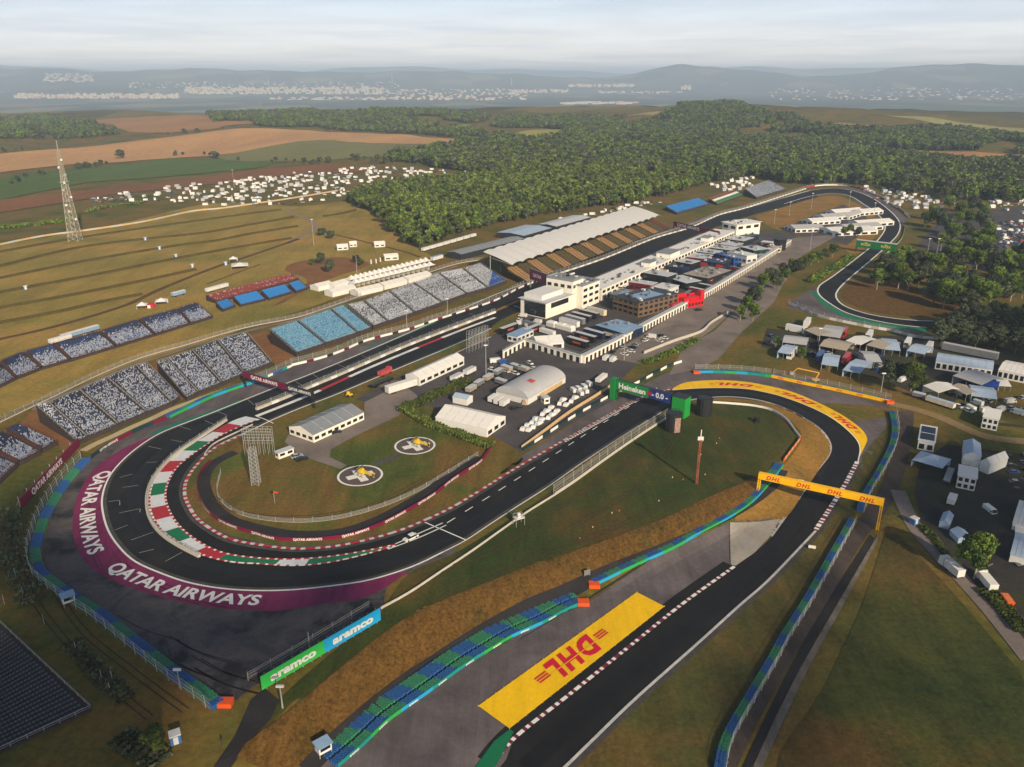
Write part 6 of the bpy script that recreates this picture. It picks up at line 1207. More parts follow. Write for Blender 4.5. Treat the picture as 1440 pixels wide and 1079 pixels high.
for k, (p, q) in enumerate([((467,412),(500,404)), ((503,411),(538,403)), ((540,402),(572,394)), ((574,393),(606,385)), ((447,404),(468,399)), ((470,402),(490,396))]): hall('white_marquee', 'low white marquee, ' + o9[k] + ' in the line directly behind the seating crest', 'marquee', rect(p, q, (p[0] - 3, p[1] - 5), 3), 3, 4.4, canvas, canvas, group='low marquees behind the seating crest')
for k, (x, y) in enumerate(along((598,353), (664,334), 8)): trailer('white container, ' + o9[k] + ' in the line along the edge of the wood', (x, y), yv((598,353),(664,334)), 8.5, 2.6, 3, 'white', canvas, 'container', group='containers along the wood')
hall('service_hall', 'long bluish grey roofed hall behind the end of the covered stand', 'hall', rect((648,357),(737,335),(643,350),5), 4.5, 5.6, bm_('dark'), grey_roof, bays=12)
hall('service_hall', 'bluish roofed hall with dark sides behind the covered stand, near the wood', 'hall', rect((736,331),(775,320),(722,320),5), 4.5, 5.6, bm_('dark'), canvas_b, bays=6)
hall('service_hall', 'grey roofed hall second behind the covered stand', 'hall', rect((782,318),(830,305),(775,310),5), 4.5, 5.6, bm_('dark'), lroof, bays=6)
trailer('white trailer with grey roof by the containers above the pale seating', (614,366), yv((600,370),(625,363)), 12, 3, 3.6, 'white', bm_('lblue'))
for k, (A, B, C, l) in enumerate([((1140,319),(1166,327),(1176,305),'large white curved marquee in front at the first corner'), ((1166,316),(1186,321),(1198,305),'white marquee second from the big curved one'), ((1186,311),(1203,315),(1214,300),'pale grey marquee third from the big curved one'), ((1174,303),(1192,305),(1200,293),'white marquee behind the pale grey one'), ((1190,296),(1206,299),(1211,289),'small white marquee at the far kerb'), ((1097,316),(1114,322),(1125,307),'white marquee closest to the pit exit'), ((1122,308),(1138,312),(1150,300),'white marquee second in the back row'), ((1138,302),(1156,306),(1166,294),'white marquee third in the back row'), ((1155,296),(1170,299),(1178,287),'white marquee last in the back row')]): hall('white_marquee', l, 'marquee', (lambda q: (q[0], q[1], q[2] * .9, q[3] * .8))(rect(A, B, C, 4)), 3.4, 5.6, canvas, canvas if k % 2 == 0 else canvas_g, [(.5, 2.4, 5)], group='marquees inside the first corner')
# ------------------------------------------------------------------ distant campsites and car parks (small in the picture: one mesh each)
def combo(name, kind, col, L, w, h):
    b, g = car_mb(L, w, h, kind); m = MB(); m.v, m.f = list(b.v), list(b.f); m.m = [0] * len(b.f); m.add(g.v, g.f, 1)
    for x in (-L * .3, L * .3):
        for s in (-1, 1): m.xcyl((x, s * w * .45, .35), .35, .25, 8, 2)
    me = bpy.data.meshes.new(name); me.from_pydata(m.v, [], m.f); [me.materials.append(q) for q in (cp(col), glass, black)]; me.polygons.foreach_set('material_index', m.m); return me
def tentmesh(m): 
    q = MB().gable(-2.6, 2.6, -2, 2, 0, 2.2, 3.4, 0, .15); me = bpy.data.meshes.new('tent'); me.from_pydata(q.v, [], q.f); me.materials.append(m); return me
PROTO = [('campervan', combo('campervan', 'bus', 'white', 6, 2.3, 2.8), 'white camper van'), ('caravan', combo('caravan', 'bus', 'white', 5, 2.2, 2.4), 'white caravan'), ('parked_car', combo('parked_car', 'car', 'silver', 4.4, 1.8, 1.5), 'silver car'), ('parked_car', combo('parked_car', 'car', 'black', 4.4, 1.8, 1.5), 'dark car'), ('parked_car', combo('parked_car', 'car', 'white', 4.4, 1.8, 1.5), 'white car'), ('parked_car', combo('parked_car', 'car', 'red', 4.4, 1.8, 1.5), 'red car'), ('tent', tentmesh(canvas), 'white frame tent'), ('tent', tentmesh(canvas_g), 'grey frame tent'), ('van', combo('van', 'van', 'white', 5.4, 2, 2.3), 'white van'), ('parked_car', combo('parked_car', 'car', 'blue', 4.4, 1.8, 1.5), 'blue car')]
def inpoly(x, y, P):
    c = False
    for i in range(len(P)):
        (x1, y1_), (x2, y2_) = P[i - 1], P[i]
        if (y1_ > y) != (y2_ > y) and x < (x2 - x1) * (y - y1_) / (y2_ - y1_) + x1: c = not c
    return c
def scatter(poly, n, where, kinds, yaw, mind=6.0, jit=.3):
    W_ = [G(*p) for p in poly]; P = [(p.x, p.y) for p in W_]; xs, ys = [p[0] for p in P], [p[1] for p in P]; got = []; tries = 0
    while len(got) < n and tries < n * 60:
        tries += 1; x, y = random.uniform(min(xs), max(xs)), random.uniform(min(ys), max(ys))
        if not inpoly(x, y, P) or any((x - a) ** 2 + (y - b) ** 2 < mind ** 2 for a, b in got): continue
        got.append((x, y)); k = random.choice(kinds); nm, me, lb = PROTO[k]
        o = bpy.data.objects.new(nm, me); COL.objects.link(o); o.location = (x, y, hz(x, y)); o.rotation_euler.z = yaw + random.choice((0, math.pi / 2, 0)) + random.uniform(-jit, jit)
        tag(o, f'{lb} {where}', nm.replace('_', ' ').replace('parked car', 'car'), f'{lb}s {where}')
scatter([(125,280),(200,268),(300,257),(400,246),(480,236),(560,236),(650,242),(690,248),(640,250),(580,258),(545,264),(500,274),(470,282),(400,288),(300,290),(220,287)], 420, 'on the hillside campsite beyond the terraces', [0, 0, 1, 1, 6, 7, 7, 8, 2, 3, 3, 4, 9, 0, 1, 3], .3, 4.7)
scatter([(125,279),(180,274),(185,283),(130,287)], 26, 'in the dark row at the campsite end', [2, 3, 3, 9, 3], .2, 3.6)
scatter([(1205,262),(1250,266),(1345,288),(1330,303),(1262,293),(1212,274)], 70, 'on the lot outside the first corner', [0, 1, 2, 4, 6, 7, 8, 5], .1, 6)
scatter([(1385,266),(1445,268),(1445,302),(1395,296)], 45, 'on the far right lot behind the dark trees', [0, 1, 4, 6, 8, 2], .1, 6)
scatter([(1400,312),(1445,312),(1445,368),(1405,346)], 75, 'in the far right car park', [2, 3, 4, 9, 3, 5, 8], 0, 4.0, .06)
scatter([(995,258),(1060,246),(1062,262),(1000,276)], 26, 'behind the striped far seating', [0, 6, 6, 8, 7], .4, 6)
scatter([(770,312),(905,284),(930,285),(850,300)], 26, 'on the lane between covered stand and wood', [2, 3, 4, 8, 0], .4, 5)
scatter([(1410,640),(1445,640),(1445,700),(1415,690)], 14, 'on the dark lower lot by the photo edge', [3, 2, 9], 0, 5)

# tightly parked lorries and cabins filling the paddock lanes
R5 = random.Random(12)
for row, (p, q, n) in enumerate([((868,412),(1042,339),18), ((955,424),(1070,364),11), ((915,412),(1010,372),8), ((985,384),(1062,352),7), ((745,460),(770,470),3), ((850,470),(868,478),3)]):
    for k, px in enumerate(along(p, q, n)):
        b = R5.choice(['black', 'navy', 'white', 'grey', 'dark', 'maroon', 'blue', 'cream']); trailer(f'{b} team lorry squeezed into the lanes between hospitality units', (px[0] + R5.uniform(-2, 2), px[1] + R5.uniform(-1, 1)), y2 if R5.random() < .75 else y1, R5.uniform(7, 12), 2.6, R5.uniform(3, 4.2), b, R5.choice([lroof, canvas, bm_('grey'), bm_('black')]), 'lorry_trailer', group=f'{b} lorries in the paddock lanes')
scatter([(845,500),(870,490),(905,478),(930,470),(938,476),(900,494),(865,508)], 12, 'parked by the apron pole', [2, 3, 4, 8], y1, 4.5)
scatter([(735,445),(760,452),(745,462),(722,455)], 6, 'below the control annexe', [3, 4, 8], y1, 4)
scatter([(690,520),(740,510),(770,516),(700,535)], 9, 'in the service yard behind the barrel hall', [3, 4, 8, 2], y2, 4.5)
scatter([(1075,470),(1250,500),(1300,520),(1290,545),(1200,515),(1090,490)], 22, 'between the awnings of the upper lot', [3, 2, 4, 8, 9, 3], .4, 5)
scatter([(1340,575),(1440,596),(1445,560),(1400,560)], 10, 'on the shaded end of the upper lot', [3, 2, 8], .4, 5)

# small trackside furniture
t = thing('camera_platform', 'pale scaffold camera platform on the grass edge below the long straight', 'platform', G(729,738), .5); MB().box(-1.6, 1.6, -1.2, 1.2, 2.6, 2.8).build('deck', offw, t)
for x in (-1.5, 1.5):
    for y in (-1.1, 1.1): MB().bar((x, y, 0), (x, y, 3.9), .12).build('leg', steel, t)
MB().bar((-1.5, -1.1, 3.8), (1.5, -1.1, 3.8), .1).bar((1.5, -1.1, 3.8), (1.5, 1.1, 3.8), .1).bar((1.5, 1.1, 3.8), (-1.5, 1.1, 3.8), .1).bar((-1.5, 1.1, 3.8), (-1.5, -1.1, 3.8), .1).build('guard_rail', steel, t); MB().box(-.5, .5, -.4, .4, 2.81, 4.2).build('camera_case', offw, t)
for px, l in [((97,850),'pale marshal hut on stilts behind the outer tyre wall'), ((455,1060),'marshal hut with bluish roof beside the lower double tyre wall')]:
    t = thing('marshal_hut', l, 'hut', G(*px), .7); MB().box(-1.5, 1.5, -1.1, 1.1, 1.2, 3.0).build('cabin', offw, t); MB().hexa([(-1.8, -1.4, 3.0), (1.8, -1.4, 3.0), (1.8, 1.4, 3.0), (-1.8, 1.4, 3.0), (-1.8, -1.4, 3.15), (1.8, -1.4, 3.15), (1.8, 1.4, 3.5), (-1.8, 1.4, 3.5)]).build('roof', bm_('lblue'), t); MB().box(-1.2, 1.2, -1.16, -1.11, 1.9, 2.8).build('window', glass, t)
    for x in (-1.4, 1.4):
        for y in (-1, 1): MB().bar((x, y, 0), (x, y, 1.2), .16).build('leg', steel, t)
for px, l in [((1125,680),'white marker board on the dry verge before the yellow gantry'), ((1193,697),'white marker board outside the track before the yellow gantry'), ((1141,773),'white marker board on the verge just past the yellow gantry')]:
    t = thing('marker_board', l, 'marker board', G(*px), -.3); MB().box(-1.1, 1.1, -.06, .06, .5, 1.5).build('panel', offw, t)
    for x in (-.8, .8): MB().bar((x, .1, 0), (x, .1, 1.4), .1).build('post', steel, t)
t = thing('windsock', 'red and white windsock on a thin pole on the helipad lawn', 'windsock', G(386,708)); MB().cyl((0, 0), .08, 0, 4.6, 8).build('pole', steel, t); MB().hexa([(.05, -.3, 4.0), (1.6, -.15, 3.9), (1.6, .15, 3.9), (.05, .3, 4.0), (.05, -.3, 4.6), (1.6, -.15, 4.2), (1.6, .15, 4.2), (.05, .3, 4.6)]).build('sock', flat('sock_red', rgb('c0452f'), .7), t)
ym = flat('lift_yellow', rgb('c99a3c'), .5, .1)
t = thing('boom_lift', 'folded yellow boom lift behind the yellow lettered tyre wall', 'boom lift', G(1146,537), math.pi - .25); MB().box(-1.6, 1.6, -1.1, 1.1, .6, 1.5).build('chassis', ym, t); MB().bar((0, 0, 1.5), (-1.2, 0, 4.6), .5).build('turret', ym, t); MB().bar((-1.2, 0, 4.6), (8.6, 0, 6.0), .42).build('boom', ym, t); MB().bar((8.6, 0, 6.0), (10.6, 0, 3.6), .32).build('jib', ym, t); MB().box(10, 11.8, -.8, .8, 2.8, 3.9).build('basket', steel, t)
for x in (-1.2, 1.2):
    for s_ in (-1, 1): MB().xcyl((x, s_ * 1.0, .55), .55, .4).build('wheel', black, t)
t = thing('speaker_stack', 'small black loudspeaker stack alone on the lawn inside the last corner', 'loudspeaker', G(1063,594), .3); MB().box(-.9, .9, -.7, .7, .3, 2.2).build('cabinet', black, t); MB().box(-1.3, 1.3, -1, 1, 0, .298).build('base', dark, t)
t = thing('sign_frame', 'small pale sign frame on the bank where the tyre walls part', 'sign', G(825,812), .4); MB().box(-1, 1, -.05, .05, .8, 2.6).build('panel', bm_('grey'), t); MB().bar((-.9, .1, 0), (-.9, .1, 2.5), .1).build('post', steel, t); MB().bar((.9, .1, 0), (.9, .1, 2.5), .1).build('post', steel, t)
for k, (x, y) in enumerate([(1011,617),(1007,624),(991,668),(960,675),(945,672),(926,705),(870,719),(860,722),(833,742),(815,758),(985,640)]):
    t = thing('ground_marker', 'tiny pale marker peg scattered across the lawn inside the last corner', 'marker', G(x, y), 0, 'marker pegs on the lawn'); MB().cyl((0, 0), .28, 0, .5, 8, 0, .12).build('cone', tan_w if k % 3 else orange, t); MB().cyl((0, 0), .4, 0, .06, 8).build('base', black, t)
t = thing('person', 'person in dark clothing walking on the path below the green billboard', 'person', G(312,1048), .6)
sk = bpy.data.meshes.new('body'); vv = [(0, 0, .95), (0, 0, 1.2), (0, 0, 1.45), (0, 0, 1.56), (0, .02, 1.7), (-.2, 0, 1.42), (-.26, .02, 1.12), (-.24, .1, .86), (.2, 0, 1.42), (.26, .02, 1.12), (.24, .1, .86), (-.1, 0, .88), (-.12, .1, .5), (-.12, .06, .06), (-.12, .2, .04), (.1, 0, .88), (.12, -.1, .5), (.12, -.24, .08), (.12, -.12, .03)]
sk.from_pydata(vv, [(0, 1), (1, 2), (2, 3), (3, 4), (2, 5), (5, 6), (6, 7), (2, 8), (8, 9), (9, 10), (0, 11), (11, 12), (12, 13), (13, 14), (0, 15), (15, 16), (16, 17), (17, 18)], []); ob = bpy.data.objects.new('body', sk); COL.objects.link(ob); ob.parent = t
bm = bmesh.new(); bm.from_mesh(sk); ly = bm.verts.layers.skin.verify()
for v, r_ in zip(bm.verts, (.15, .14, .16, .06, .11, .07, .05, .04, .07, .05, .04, .09, .07, .05, .05, .09, .07, .05, .05)): v[ly].radius = (r_, r_ * .8)
bm.verts.ensure_lookup_table(); bm.verts[0][ly].use_root = True; bm.to_mesh(sk); bm.free(); ob.modifiers.new('skin', 'SKIN'); sd = ob.modifiers.new('sub', 'SUBSURF'); sd.levels = sd.render_levels = 2; sk.materials.append(flat('dark_clothes', rgb('3a3330'), .9))
hr_ = MB().cyl((0, .0), .11, 1.72, 1.82, 8, 0, .06); hr_.build('hair', flat('dark_hair', rgb('2a211c'), .9), t)
# ------------------------------------------------------------------ trees
def leaf_mat(name, c):
    m, nt, b = new_mat(name); n = noise(nt, .35, 4, .7); r = ramp(nt, [(.3, tuple(v * .7 for v in c)), (.7, tuple(v * 1.3 for v in c))])
    nt.links.new(n.outputs['Fac'], r.inputs[0]); oi = nt.nodes.new('ShaderNodeObjectInfo'); hs = nt.nodes.new('ShaderNodeHueSaturation')
    mr = nt.nodes.new('ShaderNodeMapRange'); mr.inputs['To Min'].default_value = .65; mr.inputs['To Max'].default_value = 1.35; nt.links.new(oi.outputs['Random'], mr.inputs[0]); nt.links.new(mr.outputs[0], hs.inputs['Value'])
    nt.links.new(r.outputs[0], hs.inputs['Color']); nt.links.new(hs.outputs[0], b.inputs['Base Color']); b.inputs['Roughness'].default_value = .8; b.inputs['Specular IOR Level'].default_value = .2
    return m
LEAF = [leaf_mat('leaf_dark', rgb('354719')), leaf_mat('leaf_mid', rgb('4a601f')), leaf_mat('leaf_light', rgb('667829'))]
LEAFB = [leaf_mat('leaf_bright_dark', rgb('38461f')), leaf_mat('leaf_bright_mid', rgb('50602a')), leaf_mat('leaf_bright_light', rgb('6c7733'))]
LEAFD = [leaf_mat('leaf_deep_dark', rgb('333c2a')), leaf_mat('leaf_deep_mid', rgb('454d37')), leaf_mat('leaf_deep_light', rgb('585f44'))]  # greyed leaf tones that also carry the haze over the far forest
bark = flat('bark', rgb('5d4f40'), .9, .3, 2); birch = flat('pale_bark', rgb('9a8d7c'), .9, .3, 2)
def crown_geo(h, rad, base, nl, leaf, lobes, seed, shape=1.0):
    """leaf clumps gathered in lobes round an uneven crown; returns verts, faces, material index"""
    R = np.random.RandomState(seed); V = []; F = []; M = []
    C = []
    for k in range(lobes):
        a = R.uniform(0, 2 * math.pi); u = R.uniform(0, 1) ** .6; z = base + (h - base) * (.18 + .72 * R.uniform(0, 1) ** .8); prof = math.sin(math.pi * min(1, max(.06, (z - base) / (h - base) * .85 + .12))) ** .7
        C.append((rad * .68 * u * prof * math.cos(a), rad * .68 * u * prof * math.sin(a), z, rad * R.uniform(.26, .44) * (.7 + .3 * prof), R.randint(3)))
    for k in range(nl):
        cx, cy, cz, r, tone = C[R.randint(len(C))]; d = R.normal(size=3); d /= np.linalg.norm(d); q = r * R.uniform(.55, 1.0) ** .5
        p = np.array([cx, cy, cz]) + d * q * np.array([1, 1, .8 * shape]); n = d + R.normal(size=3) * .55; n /= np.linalg.norm(n)
        t = np.cross(n, R.normal(size=3)); t /= np.linalg.norm(t); b = np.cross(n, t); s = leaf * R.uniform(.6, 1.25); o = len(V)
        V += [tuple(p - t * s - b * s * .6), tuple(p + t * s * .9 - b * s * .5), tuple(p + t * s * .7 + b * s * .7), tuple(p - t * s * .6 + b * s * .8)]; F.append((o, o + 1, o + 2, o + 3)); M.append(min(2, max(0, tone + R.choice([-1, 0, 0, 1]))))
    return V, F, M
def trunk_mb(h, base, rad, seed, r0=.32):
    R = random.Random(seed); m = MB(); m.cyl((0, 0), r0, -.3, base + (h - base) * .25, 8, 0, r0 * .6)
    for k in range(5):
        a = k * 1.3 + R.random(); z = base * .75 + (h - base) * .06 * k; e = (rad * .55 * math.cos(a), rad * .55 * math.sin(a), z + (h - base) * .38); m.bar((0, 0, z), e, r0 * .7)
    return m
def tree_proto(name, h, rad, base, nl, leaf, lobes, seed, mats, bk, label, cat='tree', loc=(0, 0, 0), group=None):
    t = thing(name, label, cat, loc, random.uniform(0, 6), group); V, F, M = crown_geo(h, rad, base, nl, leaf, lobes, seed); m = MB(); m.v, m.f, m.m = V, F, M; c = m.build('crown', mats, t); trunk_mb(h, base, rad, seed).build('trunk', bk, t); return t
# trees near enough to show trunk and crown
def near(px, h, k): return G(*px), h
T1 = tree_proto('broadleaf_tree', 15, 6.6, 3.2, 5200, .42, 26, 3, LEAF, birch, 'big leafy tree with pale forked trunk beside the right hand road', loc=G(1369,815))
T2 = tree_proto('broadleaf_tree', 17, 6.2, 3.5, 4200, .46, 24, 5, LEAF, birch, 'tall twin tree in sun beside the white awning on the upper lot', loc=G(1279,556))
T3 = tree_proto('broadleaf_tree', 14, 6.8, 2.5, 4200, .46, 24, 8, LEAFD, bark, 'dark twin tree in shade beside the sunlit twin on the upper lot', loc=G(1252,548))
T4 = tree_proto('broadleaf_tree', 8, 3.2, 1.6, 2600, .3, 16, 9, LEAFB, bark, 'small sunlit tree in the dark corner beside the blue toilet', loc=G(221,1062))
def copy_tree(src, px, h0, h, label, group=None, sx=1.0):
    s = h / h0; return dup(src, G(*px), random.uniform(0, 6.28), label, group, (s * sx, s * sx, s))
for src, h0, px, h, sx, l in [(T2,17,(1127,504),6,1.3,'small round tree between coach and pale blue awning on the upper lot'), (T2,17,(1090,490),7,1.2,'tree at the access road end of the upper lot'), (T3,14,(463,384),10,.95,'dark green tree alone on the soil slope behind the pagoda tents'), (T3,14,(452,372),9,1.0,'darker tree just behind the lone tree on the soil slope'), (T2,17,(439,374),6,1.2,'small bush like tree left of the lone slope tree'), (T3,14,(500,370),6,1.4,'dark bushy tree by the feather flags'), (T2,17,(508,374),5.5,1.5,'light bushy tree by the feather flags'), (T3,14,(170,224),17,1.25,'lone round tree standing in the stubble field'), (T3,14,(452,332),7,1.6,'wide dark bush on the path below the campsite'), (T3,14,(466,336),7,1.5,'second wide dark bush on the path below the campsite'), (T3,14,(384,412),3,1.2,'tiny shrub on the grass before the aqua blue seats'), (T2,17,(276,281),7,1.2,'small tree among the first campers on the hill')]: copy_tree(src, px, h0, h, l, None, sx)
belt = [(1058,452),(1048,440),(1058,430),(1066,418),(1072,408),(1080,398),(1090,398),(1105,396),(1118,388),(1128,380),(1140,374),(1100,385),(1112,378),(1150,370),(1160,366),(1040,452),(1170,362),(1092,408),(1186,335),(1195,330),(1206,332)]
for k, (x, y) in enumerate(belt): copy_tree((T2, T1, T3)[k % 3], (x, y), (17, 15, 14)[k % 3], random.uniform(8, 12), 'green tree in the belt between parking apron and far circuit', 'trees between parking apron and far circuit', 1.05)
wood = [(1236,398),(1248,402),(1262,406),(1276,408),(1290,404),(1304,400),(1244,388),(1258,384),(1272,380),(1288,386),(1300,388),(1312,394),(1232,408)] + [(1312,428),(1326,434),(1342,438),(1358,442),(1374,436),(1390,432),(1404,428),(1420,424),(1436,420),(1330,420),(1348,424),(1366,426),(1384,418),(1400,412),(1420,408),(1318,416),(1440,402),(1340,410),(1358,412)] + [(1330,380),(1344,384),(1356,378),(1338,366),(1352,362),(1366,366),(1372,380),(1386,372),(1322,352),(1340,342),(1356,338),(1370,346),(1384,352),(1330,330),(1346,320),(1362,318),(1378,324),(1390,334),(1350,306),(1366,300),(1380,308),(1334,296),(1344,286),(1328,282),(1310,310),(1318,322),(1300,320),(1380,360),(1396,390),(1412,380),(1428,372),(1440,376),(1418,394),(1434,390)]
for k, (x, y) in enumerate(wood): copy_tree((T3, T2, T1)[k % 3] if y < 395 else (T2, T3, T1)[k % 3], (x, y), (14, 17, 15)[k % 3] if y < 395 else (17, 14, 15)[k % 3], random.uniform(14, 19), 'leafy tree in the grove inside the far circuit bend', 'trees in the grove inside the far bend', 1.15)
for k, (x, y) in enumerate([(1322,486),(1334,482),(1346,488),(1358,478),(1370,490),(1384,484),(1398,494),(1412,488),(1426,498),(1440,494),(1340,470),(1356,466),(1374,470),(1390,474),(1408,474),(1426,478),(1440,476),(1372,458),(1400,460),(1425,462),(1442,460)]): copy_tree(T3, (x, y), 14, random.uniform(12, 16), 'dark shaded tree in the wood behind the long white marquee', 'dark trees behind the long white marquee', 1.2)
# hedges and field edges
def hedge(label, pts, w, h, mats, n, name='hedge', leaf=.4):
    P = line(pts, 1.5); R = np.random.RandomState(len(label)); V = []; F = []; M = []
    for k in range(n):
        i = R.randint(len(P)); q = P[i] + side(P, i) * R.uniform(-w, w) / 2; hh = h * (.75 + .3 * math.sin(i * .7) * math.sin(i * .23)); p = np.array([q.x, q.y, hz(q.x, q.y) + R.uniform(.1, 1) ** .6 * hh]); nn = R.normal(size=3); nn[2] = abs(nn[2]); nn /= np.linalg.norm(nn); t = np.cross(nn, R.normal(size=3)); t /= np.linalg.norm(t); b = np.cross(nn, t); s = leaf * R.uniform(.6, 1.3); o = len(V)
        V += [tuple(p - t * s - b * s), tuple(p + t * s - b * s * .6), tuple(p + t * s * .6 + b * s), tuple(p - t * s + b * s * .8)]; F.append((o, o + 1, o + 2, o + 3)); M.append(R.randint(3))
    m = MB(); m.v, m.f, m.m = V, F, M; o = m.build(name, mats, None, loc_of(P)); return tag(o, label, name.replace('_', ' '))
hedge('bushy green hedge climbing from the helipad lawn past the big marquee', [(564,577),(578,583),(600,597),(625,606),(650,615),(672,624),(690,630)], 4.5, 2.4, LEAFB, 5200)
hedge('broad leafy hedge strip between grey road and service yard cabins', [(566,578),(590,568),(615,556),(640,545),(655,537)], 6.5, 2.4, LEAFB, 5200)
hedge('low green hedge along the campsite end on the hill', [(124,298),(150,292),(175,289),(200,286)], 7, 3, LEAFB, 2200, leaf=.7)
hedge('scrubby bush strip under the lattice telecom mast', [(0,322),(40,318),(80,313),(104,308)], 12, 3, LEAF, 2600, leaf=.8)
hedge('row of shrubs under the far green gantry', [(1140,398),(1165,382),(1185,372),(1196,362)], 7, 3, LEAF, 2200, leaf=.6)
hedge('overgrown grass strip beside the lower lot lane', [(1296,742),(1315,762),(1332,786),(1345,797)], 2.5, 1.2, LEAFB, 1500, leaf=.35)
hedge('overgrown bank of weeds at the right edge of the road', [(1385,832),(1400,845),(1420,868),(1440,890)], 5, 1.5, LEAFB, 2400, leaf=.35)
hedge('scrub along the slope below the parking apron', [(905,512),(950,495),(980,478)], 5, 2, LEAF, 1600)
# woods: the largest trees of the near wood singly, the rest as one mass
def ptin(poly_px, n, mind, seed):
    W_ = [G(*p) for p in poly_px]; P = np.array([(p.x, p.y) for p in W_]); R = np.random.RandomState(seed); lo, hi = P.min(0), P.max(0); area = abs(sum(P[i - 1][0] * P[i][1] - P[i][0] * P[i - 1][1] for i in range(len(P)))) / 2
    q = R.uniform(lo, hi, (int(n * (hi - lo).prod() / area) + 10, 2)); c = np.zeros(len(q), bool)
    for i in range(len(P)):
        (x1, y1_), (x2, y2_) = P[i - 1], P[i]; m = (y1_ > q[:, 1]) != (y2_ > q[:, 1])
        with np.errstate(divide='ignore', invalid='ignore'): c ^= m & (q[:, 0] < (x2 - x1) * (q[:, 1] - y1_) / (y2_ - y1_) + x1)
    return q[c]
def protos(mats, seed, n, h=12, rad=5.4):
    out = []
    for k in range(3): V, F, M = crown_geo(h * (1 + .08 * k), rad, 1.5, n, .95, 15, seed + k); m = MB(); m.v, m.f, m.m = V, F, M; m.cyl((0, 0), .3, -.3, 5, 6, 3); me = bpy.data.meshes.new('tree'); me.from_pydata(m.v, [], m.f); [me.materials.append(q) for q in list(mats) + [bark]]; me.polygons.foreach_set('material_index', m.m); out.append(me)
    return out
PB, PD, PM = protos(LEAFB, 20, 420), protos(LEAFD, 40, 420), protos(LEAF, 60, 420)
FA = [(484,284),(520,298),(540,318),(556,330),(570,345),(590,350),(640,332),(700,316),(760,306),(830,293),(900,286),(940,276),(985,264),(1000,256),(960,248),(880,246),(800,240),(745,236),(715,250),(660,253),(600,261),(540,268)]
FB = [(538,231),(600,236),(640,240),(700,248),(720,238),(745,236),(800,240),(880,246),(960,248),(1000,256),(1045,252),(1080,252),(1100,258),(1150,262),(1180,258),(1240,264),(1290,278),(1330,280),(1445,286),(1445,230),(1350,231),(1300,226),(1240,220),(1200,212),(1150,212),(1100,215),(1000,205),(900,203),(800,202),(720,200),(640,208),(560,218)]
FC = [(640,206),(720,198),(800,200),(900,201),(1000,203),(1100,213),(1150,210),(1200,209),(1300,212),(1445,218),(1445,198),(1395,191),(1330,180),(1250,186),(1190,184),(1140,180),(1130,170),(1080,162),(1000,157),(930,166),(870,166),(800,166),(730,166),(700,170),(690,180),(770,180),(795,185),(780,197),(740,198),(700,192),(650,200)]
FD = [(-20,196),(100,196),(170,190),(100,170),(40,166),(-20,166)]
FE = [(365,178),(440,182),(540,187),(640,194),(690,190),(640,183),(600,188),(565,186),(620,178),(680,172),(690,168),(600,160),(470,161),(350,160),(290,163),(300,172),(355,172)]
